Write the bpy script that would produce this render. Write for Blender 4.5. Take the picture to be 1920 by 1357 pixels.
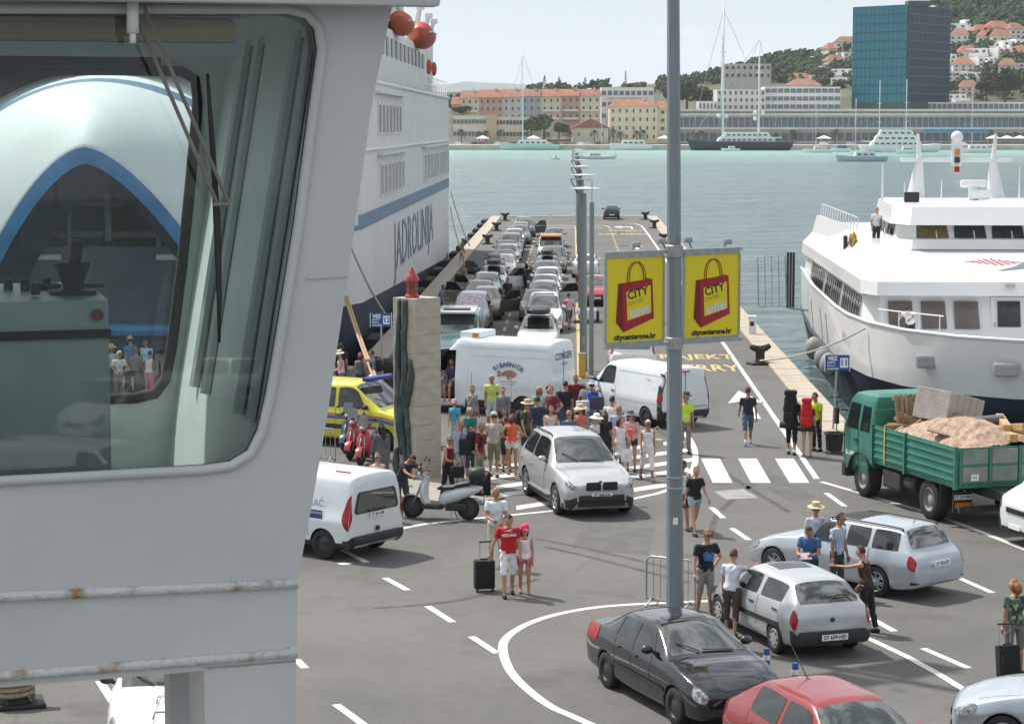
import bpy, bmesh, math, random
import numpy as np
from mathutils import Vector, Matrix
R = math.radians
random.seed(7)
rng = np.random.default_rng(7)
SC = bpy.context.scene
COL = SC.collection
for _o in list(bpy.data.objects):
 bpy.data.objects.remove(_o)
# ------------------------------------------------------------------ camera, sky, sun, exposure
CAM_H, FPX, HOR = 9.5, 4200.0, 236.0          # eye height over the quay, focal length in photo pixels, horizon row
PITCH = math.atan((678.5 - HOR) / FPX)
cam_d = bpy.data.cameras.new('camera')
cam = bpy.data.objects.new('camera', cam_d)
COL.objects.link(cam)
cam.location = (0, 0, CAM_H)
cam.rotation_euler = (math.pi / 2 - PITCH, 0, 0)
cam_d.sensor_width = 36.0
cam_d.lens = 36.0 * FPX / 1920.0
cam_d.clip_start = 0.05
cam_d.clip_end = 12000
SC.camera = cam
SUN_EL, SUN_AZ = R(56), R(-50)                 # azimuth from +Y, positive towards +X
world = bpy.data.worlds.new('World')
SC.world = world
world.use_nodes = True
_nt = world.node_tree
_bg = _nt.nodes['Background']
_sky = _nt.nodes.new('ShaderNodeTexSky')
_sky.sky_type = 'NISHITA'
_sky.sun_disc = False
_sky.sun_elevation = SUN_EL
_sky.sun_rotation = SUN_AZ
_sky.altitude = 10
_sky.air_density = 1.0
_sky.dust_density = 4.0
_sky.ozone_density = 1.0
# thin summer cloud veil over the whole dome
_tc = _nt.nodes.new('ShaderNodeTexCoord')
_mp = _nt.nodes.new('ShaderNodeMapping')
_mp.inputs['Scale'].default_value = (1.0, 1.0, 2.2)
_cn = _nt.nodes.new('ShaderNodeTexNoise')
_cn.inputs['Scale'].default_value = 7.0
_cn.inputs['Detail'].default_value = 7
_cn.inputs['Roughness'].default_value = 0.58
_cr = _nt.nodes.new('ShaderNodeValToRGB')
_cr.color_ramp.elements[0].position = 0.43
_cr.color_ramp.elements[1].position = 0.57
_cr.color_ramp.elements[0].color = (0.10, 0.10, 0.10, 1)
_cr.color_ramp.elements[1].color = (0.90, 0.90, 0.90, 1)
_mx = _nt.nodes.new('ShaderNodeMix')
_mx.data_type = 'RGBA'
_cm = _nt.nodes.new('ShaderNodeMix')                # sunlit cloud is brighter high up than in the hazy band above the sea
_cm.data_type = 'RGBA'
_cm.inputs[6].default_value = (13.0, 13.4, 13.6, 1)
_cm.inputs[7].default_value = (6.9, 8.0, 9.0, 1)
_nt.links.new(_tc.outputs['Generated'], _mp.inputs[0])
_nt.links.new(_mp.outputs[0], _cn.inputs['Vector'])
_nt.links.new(_cn.outputs['Fac'], _cr.inputs[0])
_sz = _nt.nodes.new('ShaderNodeSeparateXYZ')       # near the horizon the veil closes up
_nt.links.new(_tc.outputs['Generated'], _sz.inputs[0])
_mr = _nt.nodes.new('ShaderNodeMapRange')
_mr.inputs[1].default_value = 0.06
_mr.inputs[2].default_value = 0.40
_mr.inputs[3].default_value = 0.84
_mr.inputs[4].default_value = 0.0
_nt.links.new(_sz.outputs[2], _mr.inputs[0])
_mm = _nt.nodes.new('ShaderNodeMath')
_mm.operation = 'MAXIMUM'
_nt.links.new(_mr.outputs[0], _mm.inputs[0])
_nt.links.new(_mr.outputs[0], _cm.inputs[0])
_nt.links.new(_cm.outputs[2], _mx.inputs[7])
_nt.links.new(_cr.outputs[0], _mm.inputs[1])
_nt.links.new(_mm.outputs[0], _mx.inputs[0])
_nt.links.new(_sky.outputs[0], _mx.inputs[6])
_nt.links.new(_mx.outputs[2], _bg.inputs[0])
_bg.inputs[1].default_value = 0.085
sun_d = bpy.data.lights.new('sun', 'SUN')
sun_d.energy = 4.2
sun_d.angle = R(1.6)
sun_d.color = (1.0, 0.955, 0.88)
sun = bpy.data.objects.new('sun', sun_d)
COL.objects.link(sun)
_sd = Vector((math.sin(SUN_AZ) * math.cos(SUN_EL), math.cos(SUN_AZ) * math.cos(SUN_EL), math.sin(SUN_EL)))
sun.rotation_euler = (-_sd).to_track_quat('-Z', 'Y').to_euler()
sun.location = _sd * 60
SC.view_settings.view_transform = 'Standard'
SC.view_settings.look = 'None'
SC.view_settings.exposure = 0.24
SC.view_settings.gamma = 1.0
SC.view_settings.use_curve_mapping = False
SC.render.engine = 'CYCLES'
SC.cycles.use_denoising = True
SC.cycles.max_bounces = 8
SC.cycles.transparent_max_bounces = 12
SC.cycles.sample_clamp_indirect = 6.0
SC.cycles.caustics_reflective = False
SC.cycles.caustics_refractive = False
def ray(x, y):
 """Direction of the sight line through a point of the 1920x1357 survey picture."""
 u, v = (x - 960.0) / FPX, (y - 678.5) / FPX
 c, s = math.cos(PITCH), math.sin(PITCH)
 return Vector((u, c - v * s, -(s + v * c)))
def G(x, y, z=0.0):
 """Where that sight line meets the level z."""
 d = ray(x, y)
 t = (z - CAM_H) / d.z
 return Vector((d.x * t, d.y * t, z))
def D(x, y, dist):
 """The point of that sight line at distance dist along Y."""
 d = ray(x, y)
 t = dist / d.y
 return Vector((d.x * t, dist, CAM_H + d.z * t))
# ------------------------------------------------------------------ materials
MATS = {}
def lin(c):
 """sRGB 0-255 to linear."""
 return tuple((v / 255 / 12.92) if v / 255 <= 0.04045 else ((v / 255 + 0.055) / 1.055) ** 2.4 for v in c)
def pm(name, col, rough=0.5, metal=0.0, var=0.12, scale=6.0, bump=0.0, bscale=None, coat=0.0, ior=1.5, emis=None, stretch=None, dirt=0.0):
 """Procedural principled material: base colour broken up by two noises."""
 if name in MATS:
  return MATS[name]
 m = bpy.data.materials.new(name)
 m.use_nodes = True
 nt = m.node_tree
 b = nt.nodes['Principled BSDF']
 tc = nt.nodes.new('ShaderNodeTexCoord')
 src = tc.outputs['Object']
 if stretch:
  mp = nt.nodes.new('ShaderNodeMapping')
  mp.inputs['Scale'].default_value = stretch
  nt.links.new(src, mp.inputs[0])
  src = mp.outputs[0]
 n = nt.nodes.new('ShaderNodeTexNoise')
 n.inputs['Scale'].default_value = scale
 n.inputs['Detail'].default_value = 5
 nt.links.new(src, n.inputs['Vector'])
 r = nt.nodes.new('ShaderNodeValToRGB')
 r.color_ramp.elements[0].position = 0.3
 r.color_ramp.elements[1].position = 0.7
 lo = [max(0, c * (1 - var)) for c in col] + [1]
 hi = [min(1, c * (1 + var)) for c in col] + [1]
 r.color_ramp.elements[0].color = lo
 r.color_ramp.elements[1].color = hi
 nt.links.new(n.outputs['Fac'], r.inputs[0])
 out = r.outputs[0]
 if dirt > 0:
  n2 = nt.nodes.new('ShaderNodeTexNoise')
  n2.inputs['Scale'].default_value = scale * 0.23
  n2.inputs['Detail'].default_value = 8
  n2.inputs['Roughness'].default_value = 0.7
  nt.links.new(src, n2.inputs['Vector'])
  r2 = nt.nodes.new('ShaderNodeValToRGB')
  r2.color_ramp.elements[0].position = 0.5
  r2.color_ramp.elements[1].position = 0.75
  r2.color_ramp.elements[0].color = (0, 0, 0, 1)
  r2.color_ramp.elements[1].color = (dirt, dirt, dirt, 1)
  nt.links.new(n2.outputs['Fac'], r2.inputs[0])
  mx = nt.nodes.new('ShaderNodeMix')
  mx.data_type = 'RGBA'
  nt.links.new(r2.outputs[0], mx.inputs[0])
  nt.links.new(out, mx.inputs[6])
  mx.inputs[7].default_value = (col[0] * 0.45 + 0.03, col[1] * 0.4 + 0.025, col[2] * 0.35 + 0.02, 1)
  out = mx.outputs[2]
 nt.links.new(out, b.inputs['Base Color'])
 b.inputs['Roughness'].default_value = rough
 b.inputs['Metallic'].default_value = metal
 b.inputs['IOR'].default_value = ior
 if coat:
  b.inputs['Coat Weight'].default_value = coat
  b.inputs['Coat Roughness'].default_value = 0.04
 if emis:
  b.inputs['Emission Color'].default_value = (*emis[:3], 1)
  b.inputs['Emission Strength'].default_value = emis[3]
 if bump > 0:
  n3 = nt.nodes.new('ShaderNodeTexNoise')
  n3.inputs['Scale'].default_value = bscale or scale * 4
  n3.inputs['Detail'].default_value = 4
  nt.links.new(src, n3.inputs['Vector'])
  bp = nt.nodes.new('ShaderNodeBump')
  bp.inputs['Strength'].default_value = bump
  bp.inputs['Distance'].default_value = 0.02
  nt.links.new(n3.outputs['Fac'], bp.inputs['Height'])
  nt.links.new(bp.outputs[0], b.inputs['Normal'])
 MATS[name] = m
 return m
def paint(name, rgb, metal=0.0, rough=0.35):
 return pm('paint_' + name, lin(rgb) if max(rgb) > 1 else rgb, rough, metal, 0.05, 2.5, coat=0.7, dirt=0.10)
def cloth(rgb):
 k = 'cloth_%d_%d_%d' % tuple(rgb)
 return pm(k, lin(rgb), 0.85, 0, 0.18, 7, bump=0.5, bscale=22)
GLASS = pm('car_glass', (0.016, 0.022, 0.021), 0.02, 0, 0.4, 1.3, ior=1.75)
GLASSL = pm('windscreen_glass', (0.030, 0.042, 0.036), 0.02, 0, 0.7, 2.2, ior=2.5)
RUBBER = pm('rubber', (0.018, 0.018, 0.019), 0.75, 0, 0.25, 9)
PLASTIC = pm('black_plastic', (0.025, 0.026, 0.028), 0.5, 0, 0.2, 6)
ALLOY = pm('wheel_alloy', (0.45, 0.46, 0.47), 0.32, 0.8, 0.1, 5)
HUBCAP = pm('grey_hubcap', (0.42, 0.43, 0.44), 0.4, 0.3, 0.1, 5)
DARKRIM = pm('dark_rim', (0.05, 0.05, 0.052), 0.5, 0.2, 0.2, 5)
CHROME = pm('chrome', (0.6, 0.6, 0.62), 0.15, 1.0, 0.05, 5)
LAMPG = pm('headlamp', (0.24, 0.25, 0.27), 0.08, 0.3, 0.95, 16, ior=1.7)
LAMPR = pm('tail_lamp', (0.33, 0.012, 0.012), 0.15, 0, 0.35, 14)
LAMPO = pm('orange_lamp', (0.6, 0.2, 0.02), 0.2, 0, 0.2, 9)
WHITE = pm('white_paint', (0.78, 0.79, 0.79), 0.4, 0, 0.03, 2, dirt=0.05)
PLATE = pm('plate_white', (0.82, 0.82, 0.80), 0.45, 0, 0.04, 8)
INK = pm('black_ink', (0.02, 0.02, 0.022), 0.6, 0, 0.1, 8)
STEEL = pm('galvanised_steel', (0.36, 0.38, 0.39), 0.45, 0.6, 0.15, 11, dirt=0.15)
BLACK = pm('black_iron', (0.022, 0.021, 0.020), 0.6, 0.1, 0.3, 7, bump=0.4)
# ------------------------------------------------------------------ mesh collector
class MB:
 def __init__(self):
  self.v, self.f, self.m = [], [], []
 def add(self, vs, fs, mi=0):
  o = len(self.v)
  self.v.extend([tuple(p) for p in vs])
  self.f.extend([tuple(i + o for i in f) for f in fs])
  self.m.extend([mi] * len(fs))
  return self
 def box(self, c, s, rz=0.0, mi=0, taper=1.0, rot=None):
  x, y, z = s[0] / 2, s[1] / 2, s[2] / 2
  p = [(-x, -y, -z), (x, -y, -z), (x, y, -z), (-x, y, -z), (-x * taper, -y * taper, z), (x * taper, -y * taper, z), (x * taper, y * taper, z), (-x * taper, y * taper, z)]
  M = rot if rot is not None else Matrix.Rotation(rz, 3, 'Z')
  c = Vector(c)
  return self.add([M @ Vector(q) + c for q in p], [(0, 3, 2, 1), (4, 5, 6, 7), (0, 1, 5, 4), (1, 2, 6, 5), (2, 3, 7, 6), (3, 0, 4, 7)], mi)
 def rbox(self, c, s, r=0.03, mi=0, rot=None):
  """Box with chamfered edges."""
  bm = bmesh.new()
  bmesh.ops.create_cube(bm, size=1)
  bmesh.ops.scale(bm, vec=s, verts=bm.verts)
  bmesh.ops.bevel(bm, geom=list(bm.edges), offset=min(r, min(s) * 0.45), segments=2, affect='EDGES', profile=0.6)
  M = rot if rot is not None else Matrix.Identity(3)
  c = Vector(c)
  bm.verts.index_update()
  self.add([M @ v.co + c for v in bm.verts], [[v.index for v in f.verts] for f in bm.faces], mi)
  bm.free()
  return self
 def rings(self, rings, mi=0, cap=True, closed=False):
  n = len(rings[0])
  vs = [p for r in rings for p in r]
  fs = []
  k = len(rings)
  for i in range(k if closed else k - 1):
   a, b = i * n, ((i + 1) % k) * n
   for j in range(n):
    fs.append((a + j, a + (j + 1) % n, b + (j + 1) % n, b + j))
  if cap and not closed:
   fs.append(tuple(range(n - 1, -1, -1)))
   fs.append(tuple(range((k - 1) * n, k * n)))
  return self.add(vs, fs, mi)
 def tube(self, pts, r, n=8, mi=0, cap=True, sx=1.0):
  pts = [Vector(p) for p in pts]
  rs = r if isinstance(r, (list, tuple)) else [r] * len(pts)
  out, prev = [], None
  for i, p in enumerate(pts):
   d = (pts[min(i + 1, len(pts) - 1)] - pts[max(i - 1, 0)])
   d = d.normalized() if d.length > 1e-9 else Vector((0, 0, 1))
   a = prev - d * prev.dot(d) if prev is not None else None
   if a is None or a.length < 1e-4:
    a = d.cross(Vector((0, 0, 1)) if abs(d.z) < 0.95 else Vector((0, 1, 0)))
   a.normalize()
   prev = a
   b = d.cross(a)
   out.append([p + (a * math.cos(2 * math.pi * k / n) * sx + b * math.sin(2 * math.pi * k / n)) * rs[i] for k in range(n)])
  return self.rings(out, mi, cap)
 def cyl(self, p0, p1, r0, r1=None, n=12, mi=0):
  return self.tube([p0, p1], [r0, r0 if r1 is None else r1], n, mi)
 def lathe(self, prof, c=(0, 0, 0), n=20, mi=0, M=None, cap=True):
  """prof: (radius, height) pairs about Z, moved by matrix M then c."""
  c = Vector(c)
  rs = []
  for r, h in prof:
   ring = []
   for k in range(n):
    a = 2 * math.pi * k / n
    p = Vector((r * math.cos(a), r * math.sin(a), h))
    ring.append((M @ p if M is not None else p) + c)
   rs.append(ring)
  return self.rings(rs, mi, cap)
 def ball(self, c, s, n=10, m=7, mi=0, rot=None):
  c = Vector(c)
  s = s if isinstance(s, (tuple, list)) else (s, s, s)
  rs = []
  for i in range(m + 1):
   t = math.pi * (0.02 + 0.96 * i / m)
   ring = []
   for k in range(n):
    a = 2 * math.pi * k / n
    p = Vector((s[0] * math.sin(t) * math.cos(a), s[1] * math.sin(t) * math.sin(a), -s[2] * math.cos(t)))
    ring.append((rot @ p if rot is not None else p) + c)
   rs.append(ring)
  return self.rings(rs, mi)
 def prism(self, poly, vec, mi=0):
  n = len(poly)
  a = [Vector(p) for p in poly]
  vec = Vector(vec)
  b = [p + vec for p in a]
  fs = [tuple(range(n - 1, -1, -1)), tuple(range(n, 2 * n))] + [(i, (i + 1) % n, n + (i + 1) % n, n + i) for i in range(n)]
  return self.add(a + b, fs, mi)
 def sheet(self, poly, mi=0):
  return self.add(poly, [tuple(range(len(poly)))], mi)
 def grid(self, P, mi=0):
  """P: array [a][b] of points."""
  a, b = len(P), len(P[0])
  fs = [(i * b + j, i * b + j + 1, (i + 1) * b + j + 1, (i + 1) * b + j) for i in range(a - 1) for j in range(b - 1)]
  return self.add([p for r in P for p in r], fs, mi)
 def mesh(self, name, mats, smooth=False, fix=False, angle=None):
  me = bpy.data.meshes.new(name)
  me.from_pydata(self.v, [], self.f)
  for m in (mats if isinstance(mats, (list, tuple)) else [mats]):
   me.materials.append(m)
  if any(self.m):
   me.polygons.foreach_set('material_index', self.m)
  if fix:
   bm = bmesh.new()
   bm.from_mesh(me)
   bmesh.ops.recalc_face_normals(bm, faces=bm.faces)
   bm.to_mesh(me)
   bm.free()
  if smooth:
   me.polygons.foreach_set('use_smooth', [True] * len(me.polygons))
   if angle:
    try:
     me.set_sharp_from_angle(angle=R(angle))
    except Exception:
     pass
  me.update()
  return me
 def build(self, name, mats, parent=None, smooth=False, loc=None, rz=0.0, fix=True, angle=None, rot=None):
  return link(name, self.mesh(name, mats, smooth, fix, angle), parent, loc, rz, rot)
def link(name, me, parent=None, loc=None, rz=0.0, rot=None, scale=None):
 o = bpy.data.objects.new(name, me)
 COL.objects.link(o)
 if parent is not None:
  o.parent = parent
 if loc is not None:
  o.location = loc
 if rot is not None:
  o.rotation_euler = rot
 elif rz:
  o.rotation_euler = (0, 0, rz)
 if scale is not None:
  o.scale = scale if isinstance(scale, (tuple, list)) else (scale,) * 3
 return o
ORD = ['first', 'second', 'third', 'fourth', 'fifth', 'sixth', 'seventh', 'eighth', 'ninth', 'tenth', 'eleventh', 'twelfth', 'thirteenth', 'fourteenth', 'fifteenth', 'sixteenth', 'seventeenth', 'eighteenth', 'nineteenth', 'twentieth',
 'twenty-first', 'twenty-second', 'twenty-third', 'twenty-fourth', 'twenty-fifth', 'twenty-sixth', 'twenty-seventh', 'twenty-eighth', 'twenty-ninth', 'thirtieth']
def tag(o, label, cat, group=None, kind=None):
 o['label'] = label
 o['category'] = cat
 if group:
  o['group'] = group
 if kind:
  o['kind'] = kind
 return o
def thing(name, label, cat, loc=(0, 0, 0), rz=0.0, group=None):
 o = bpy.data.objects.new(name, None)
 o.empty_display_size = 0.2
 COL.objects.link(o)
 o.location = loc
 o.rotation_euler = (0, 0, rz)
 return tag(o, label, cat, group)
def struct(o):
 o['kind'] = 'structure'
 return o
KIDS = {}
def kids(o):
 return [c for c in COL.objects if c.parent == o] if False else list(o.children)
def dup(root, loc, rz, label=None, group=None, scale=None, remat=None):
 """Copy a thing with its parts and sub-parts; remat swaps materials object by object {old name: new material}."""
 def cp(o, par):
  c = o.copy()
  COL.objects.link(c)
  if par is not None:
   c.parent = par
  if remat and c.type == 'MESH':
   for i, s in enumerate(c.material_slots):
    if s.material and s.material.name in remat:
     nm = remat[s.material.name]
     s.link = 'OBJECT'
     s.material = nm
  for k in CH.get(o.name, []):
   cp(k, c)
  return c
 CH = {}
 stack = [root]
 while stack:
  q = stack.pop()
  CH[q.name] = list(q.children)
  stack.extend(q.children)
 r = cp(root, None)
 r.location = loc
 r.rotation_euler = (0, 0, rz)
 if scale:
  r.scale = scale if isinstance(scale, (tuple, list)) else (scale,) * 3
 if label:
  r['label'] = label
 if group:
  r['group'] = group
 return r
_fonts = {}
def text_mesh(s, size, mat, extrude=0.0, bold=0.0, spacing=1.0, align='CENTER'):
 cu = bpy.data.curves.new('lettering', 'FONT')
 cu.body = s
 cu.size = size
 cu.extrude = extrude
 cu.offset = bold
 cu.space_character = spacing
 cu.align_x = align
 cu.align_y = 'CENTER'
 cu.resolution_u = 2
 o = bpy.data.objects.new('lettering_tmp', cu)
 me = bpy.data.meshes.new_from_object(o)
 bpy.data.objects.remove(o)
 bpy.data.curves.remove(cu)
 me.name = 'lettering'
 me.materials.clear()
 me.materials.append(mat)
 return me
def lettering(s, size, mat, parent, M, name='lettering', **kw):
 """Flat letters placed by matrix M (its X is the reading direction, Y up, Z towards the reader)."""
 me = text_mesh(s, size, mat, **kw)
 me.transform(M)
 return link(name, me, parent)
def frame_m(o, x, y):
 """Matrix with origin o, X axis x, Y axis y."""
 x = Vector(x).normalized()
 y = Vector(y)
 y = (y - x * y.dot(x)).normalized()
 z = x.cross(y)
 return Matrix(((x.x, y.x, z.x, o[0]), (x.y, y.y, z.y, o[1]), (x.z, y.z, z.z, o[2]), (0, 0, 0, 1)))
def bake(objs):
 """Apply modifiers of many temporary objects in one evaluation, return meshes, remove the objects."""
 bpy.context.view_layer.update()
 dg = bpy.context.evaluated_depsgraph_get()
 out = [bpy.data.meshes.new_from_object(o.evaluated_get(dg)) for o in objs]
 for o in objs:
  bpy.data.objects.remove(o)
 return out
# ------------------------------------------------------------------ the setting: sea, quay, pier, markings
DIRX = 0.0272                                   # the pier runs slightly to the right of straight ahead
def PR(s, z, h=0.0):
 """Point of the pier frame: s metres across, z metres ahead."""
 return Vector((s + DIRX * z, z, h))
PIER_A = math.atan2(-DIRX, 1.0)                 # rotation of something that faces along the pier, outwards
def nodes(name):
 m = bpy.data.materials.new(name)
 m.use_nodes = True
 nt = m.node_tree
 return m, nt, nt.nodes['Principled BSDF']
def N(nt, typ, **kw):
 n = nt.nodes.new(typ)
 for k, v in kw.items():
  if hasattr(n, k):
   setattr(n, k, v)
  else:
   n.inputs[k.replace('_', ' ')].default_value = v
 return n
def ramp(nt, src, stops):
 r = nt.nodes.new('ShaderNodeValToRGB')
 e = r.color_ramp.elements
 while len(e) > 1:
  e.remove(e[0])
 e[0].position, e[0].color = stops[0][0], (*stops[0][1], 1)
 for p, c in stops[1:]:
  q = e.new(p)
  q.color = (*c, 1)
 nt.links.new(src, r.inputs[0])
 return r.outputs[0]
def mixc(nt, f, a, b, mode='MIX'):
 m = nt.nodes.new('ShaderNodeMix')
 m.data_type = 'RGBA'
 m.blend_type = mode
 for sock, v in ((m.inputs[0], f), (m.inputs[6], a), (m.inputs[7], b)):
  if hasattr(v, 'is_linked') or hasattr(v, 'links'):
   nt.links.new(v, sock)
  elif isinstance(v, (int, float)):
   sock.default_value = v
  else:
   sock.default_value = (*v, 1)
 return m.outputs[2]
def asphalt_mat():
 m, nt, b = nodes('asphalt')
 tc = N(nt, 'ShaderNodeTexCoord').outputs['Object']
 big = N(nt, 'ShaderNodeTexNoise', Scale=0.16, Detail=7.0, Roughness=0.62)
 mid = N(nt, 'ShaderNodeTexNoise', Scale=2.6, Detail=8.0, Roughness=0.8)
 fine = N(nt, 'ShaderNodeTexNoise', Scale=38.0, Detail=3.0, Roughness=0.8)
 for n in (big, mid, fine):
  nt.links.new(tc, n.inputs['Vector'])
 c = ramp(nt, big.outputs['Fac'], [(0.32, (0.104, 0.102, 0.098)), (0.5, (0.126, 0.123, 0.117)), (0.68, (0.146, 0.142, 0.135))])
 c = mixc(nt, 0.55, c, ramp(nt, mid.outputs['Fac'], [(0.3, (0.70, 0.70, 0.70)), (0.7, (1.18, 1.17, 1.15))]), 'MULTIPLY')
 c = mixc(nt, 0.6, c, ramp(nt, fine.outputs['Fac'], [(0.3, (0.62, 0.62, 0.62)), (0.72, (1.3, 1.3, 1.3))]), 'MULTIPLY')
 # cracks and tar joints
 wob = N(nt, 'ShaderNodeTexNoise', Scale=0.7, Detail=5.0)
 nt.links.new(tc, wob.inputs['Vector'])
 wv = mixc(nt, 0.45, tc, wob.outputs['Color'], 'ADD')
 vo = N(nt, 'ShaderNodeTexVoronoi', feature='DISTANCE_TO_EDGE', Scale=0.13)
 nt.links.new(wv, vo.inputs['Vector'])
 cr = ramp(nt, vo.outputs['Distance'], [(0.0, (1, 1, 1)), (0.0025, (0.6, 0.6, 0.6)), (0.005, (0, 0, 0))])
 cm = N(nt, 'ShaderNodeMath', operation='MULTIPLY')
 nt.links.new(cr, cm.inputs[0])
 nt.links.new(ramp(nt, big.outputs['Fac'], [(0.45, (0, 0, 0)), (0.62, (.6, .6, .6))]), cm.inputs[1])
 c = mixc(nt, cm.outputs[0], c, (0.075, 0.072, 0.068))
 # oil drips and old patches
 oil = N(nt, 'ShaderNodeTexNoise', Scale=0.55, Detail=8.0, Roughness=0.55)
 mp = N(nt, 'ShaderNodeMapping')
 mp.inputs['Location'].default_value = (13, 5, 2)
 nt.links.new(tc, mp.inputs[0])
 nt.links.new(mp.outputs[0], oil.inputs['Vector'])
 of = ramp(nt, oil.outputs['Fac'], [(0.60, (0, 0, 0)), (0.72, (0.55, 0.55, 0.55))])
 c = mixc(nt, of, c, (0.062, 0.059, 0.055))
 nt.links.new(c, b.inputs['Base Color'])
 b.inputs['Roughness'].default_value = 0.86
 bp = N(nt, 'ShaderNodeBump', Strength=0.35, Distance=0.012)
 nt.links.new(fine.outputs['Fac'], bp.inputs['Height'])
 nt.links.new(bp.outputs[0], b.inputs['Normal'])
 return m
def sea_mat():
 m, nt, b = nodes('sea_water')
 tc = N(nt, 'ShaderNodeTexCoord').outputs['Object']
 sep = N(nt, 'ShaderNodeSeparateXYZ')
 nt.links.new(tc, sep.inputs[0])
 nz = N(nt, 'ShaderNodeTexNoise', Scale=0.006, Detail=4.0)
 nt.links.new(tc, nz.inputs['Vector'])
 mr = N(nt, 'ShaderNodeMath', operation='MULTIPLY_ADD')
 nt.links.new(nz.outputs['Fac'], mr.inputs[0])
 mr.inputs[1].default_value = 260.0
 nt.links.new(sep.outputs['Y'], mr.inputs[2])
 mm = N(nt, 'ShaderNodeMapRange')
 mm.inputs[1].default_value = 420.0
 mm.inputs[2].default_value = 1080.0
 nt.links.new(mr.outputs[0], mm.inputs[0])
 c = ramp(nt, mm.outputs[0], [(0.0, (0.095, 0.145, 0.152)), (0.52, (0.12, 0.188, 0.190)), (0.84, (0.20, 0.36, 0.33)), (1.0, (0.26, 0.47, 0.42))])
 nt.links.new(c, b.inputs['Base Color'])
 b.inputs['Roughness'].default_value = 0.22
 b.inputs['IOR'].default_value = 1.33
 mp = N(nt, 'ShaderNodeMapping')
 mp.inputs['Rotation'].default_value = (0, 0, R(12))
 mp.inputs['Scale'].default_value = (0.55, 1.0, 1.0)
 nt.links.new(tc, mp.inputs[0])
 w1 = N(nt, 'ShaderNodeTexNoise', Scale=0.32, Detail=6.0, Roughness=0.62, Distortion=0.6)
 w2 = N(nt, 'ShaderNodeTexNoise', Scale=0.055, Detail=4.0, Roughness=0.55)
 for w in (w1, w2):
  nt.links.new(mp.outputs[0], w.inputs['Vector'])
 ad = N(nt, 'ShaderNodeMath', operation='MULTIPLY_ADD')
 nt.links.new(w2.outputs['Fac'], ad.inputs[0])
 ad.inputs[1].default_value = 2.4
 nt.links.new(w1.outputs['Fac'], ad.inputs[2])
 bp = N(nt, 'ShaderNodeBump', Strength=1.0, Distance=1.9)
 nt.links.new(ad.outputs[0], bp.inputs['Height'])
 nt.links.new(bp.outputs[0], b.inputs['Normal'])
 return m
SEA_Z = -1.6
WATER_D = (CAM_H - SEA_Z) * 4200 / 45.0         # far shore, about a kilometre off
ASPH = asphalt_mat()
STONE = pm('quay_stone', (0.40, 0.355, 0.285), 0.8, 0, 0.16, 1.4, bump=0.4, bscale=14, dirt=0.25)
CONC = pm('quay_concrete', (0.30, 0.28, 0.25), 0.85, 0, 0.2, 0.8, bump=0.4, bscale=10, dirt=0.4)
MARKW = pm('road_paint_white', (0.62, 0.62, 0.60), 0.7, 0, 0.10, 3.0, bump=0.25, bscale=40, dirt=0.28)
MARKY = pm('road_paint_yellow', (0.52, 0.38, 0.17), 0.7, 0, 0.12, 3.0, bump=0.25, bscale=40, dirt=0.3)
s = MB()
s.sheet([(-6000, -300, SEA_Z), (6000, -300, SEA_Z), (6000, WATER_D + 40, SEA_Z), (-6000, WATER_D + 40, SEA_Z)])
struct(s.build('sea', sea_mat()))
S_L, S_R, Z_END, Z_LQ, Z_RQ = -8.55, 8.8, 236.0, 88.0, 70.0
ground_poly = [(-70, -60, 0), (62, -60, 0), (62, Z_RQ, 0), PR(S_R, Z_RQ), PR(S_R, Z_END), PR(S_L, Z_END), PR(S_L, Z_LQ), (-70, Z_LQ, 0)]
g = MB()
g.sheet(ground_poly)
struct(g.build('quay_ground', ASPH))
w = MB()
n_ = len(ground_poly)
for i in range(n_):
 a, b_ = Vector(ground_poly[i]), Vector(ground_poly[(i + 1) % n_])
 dn = Vector((0, 0, -4.5))
 w.add([a - Vector((0, 0, .01)), b_ - Vector((0, 0, .01)), b_ + dn, a + dn], [(0, 1, 2, 3)])
quay_wall = struct(w.build('quay_wall', CONC))
# capstones along the edges, one by one
ck = MB()
ck.rbox((0, 0, -0.10), (1.0, 2.17, 0.36), 0.025)
cap_me = ck.mesh('capstone', STONE)
quay_edge = bpy.data.objects.new('quay_edge', None)
COL.objects.link(quay_edge)
struct(quay_edge)
def cap_row(p0, p1, inward):
 p0, p1 = Vector(p0), Vector(p1)
 L = (p1 - p0).length
 d = (p1 - p0) / L
 k = int(L / 2.2)
 a = math.atan2(-d.x, d.y)
 for i in range(k):
  q = p0 + d * (L * (i + 0.5) / k) + Vector(inward) * 0.49
  o = link('capstone', cap_me, quay_edge, (q.x, q.y, random.uniform(-.006, .008)), a + random.uniform(-.004, .004))
cap_row(PR(S_L, Z_LQ), PR(S_L, Z_END), (1, 0, 0))
cap_row(PR(S_R, Z_RQ - 1), PR(S_R, Z_END), (-1, 0, 0))
cap_row(PR(S_L + 1, Z_END), PR(S_R - 1, Z_END), (0, -1, 0))
cap_row((-32, Z_LQ, 0), PR(S_L, Z_LQ), (0, -1, 0))
cap_row(PR(S_R, Z_RQ), (40, Z_RQ, 0), (0, -1, 0))
MZ = 0.004
def mark(poly, mat=MARKW, name='road_marking', z=MZ):
 """A painted shape given by its corners on the ground."""
 b = MB()
 b.sheet([(p[0], p[1], z) for p in poly])
 return struct(b.build(name, mat))
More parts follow.
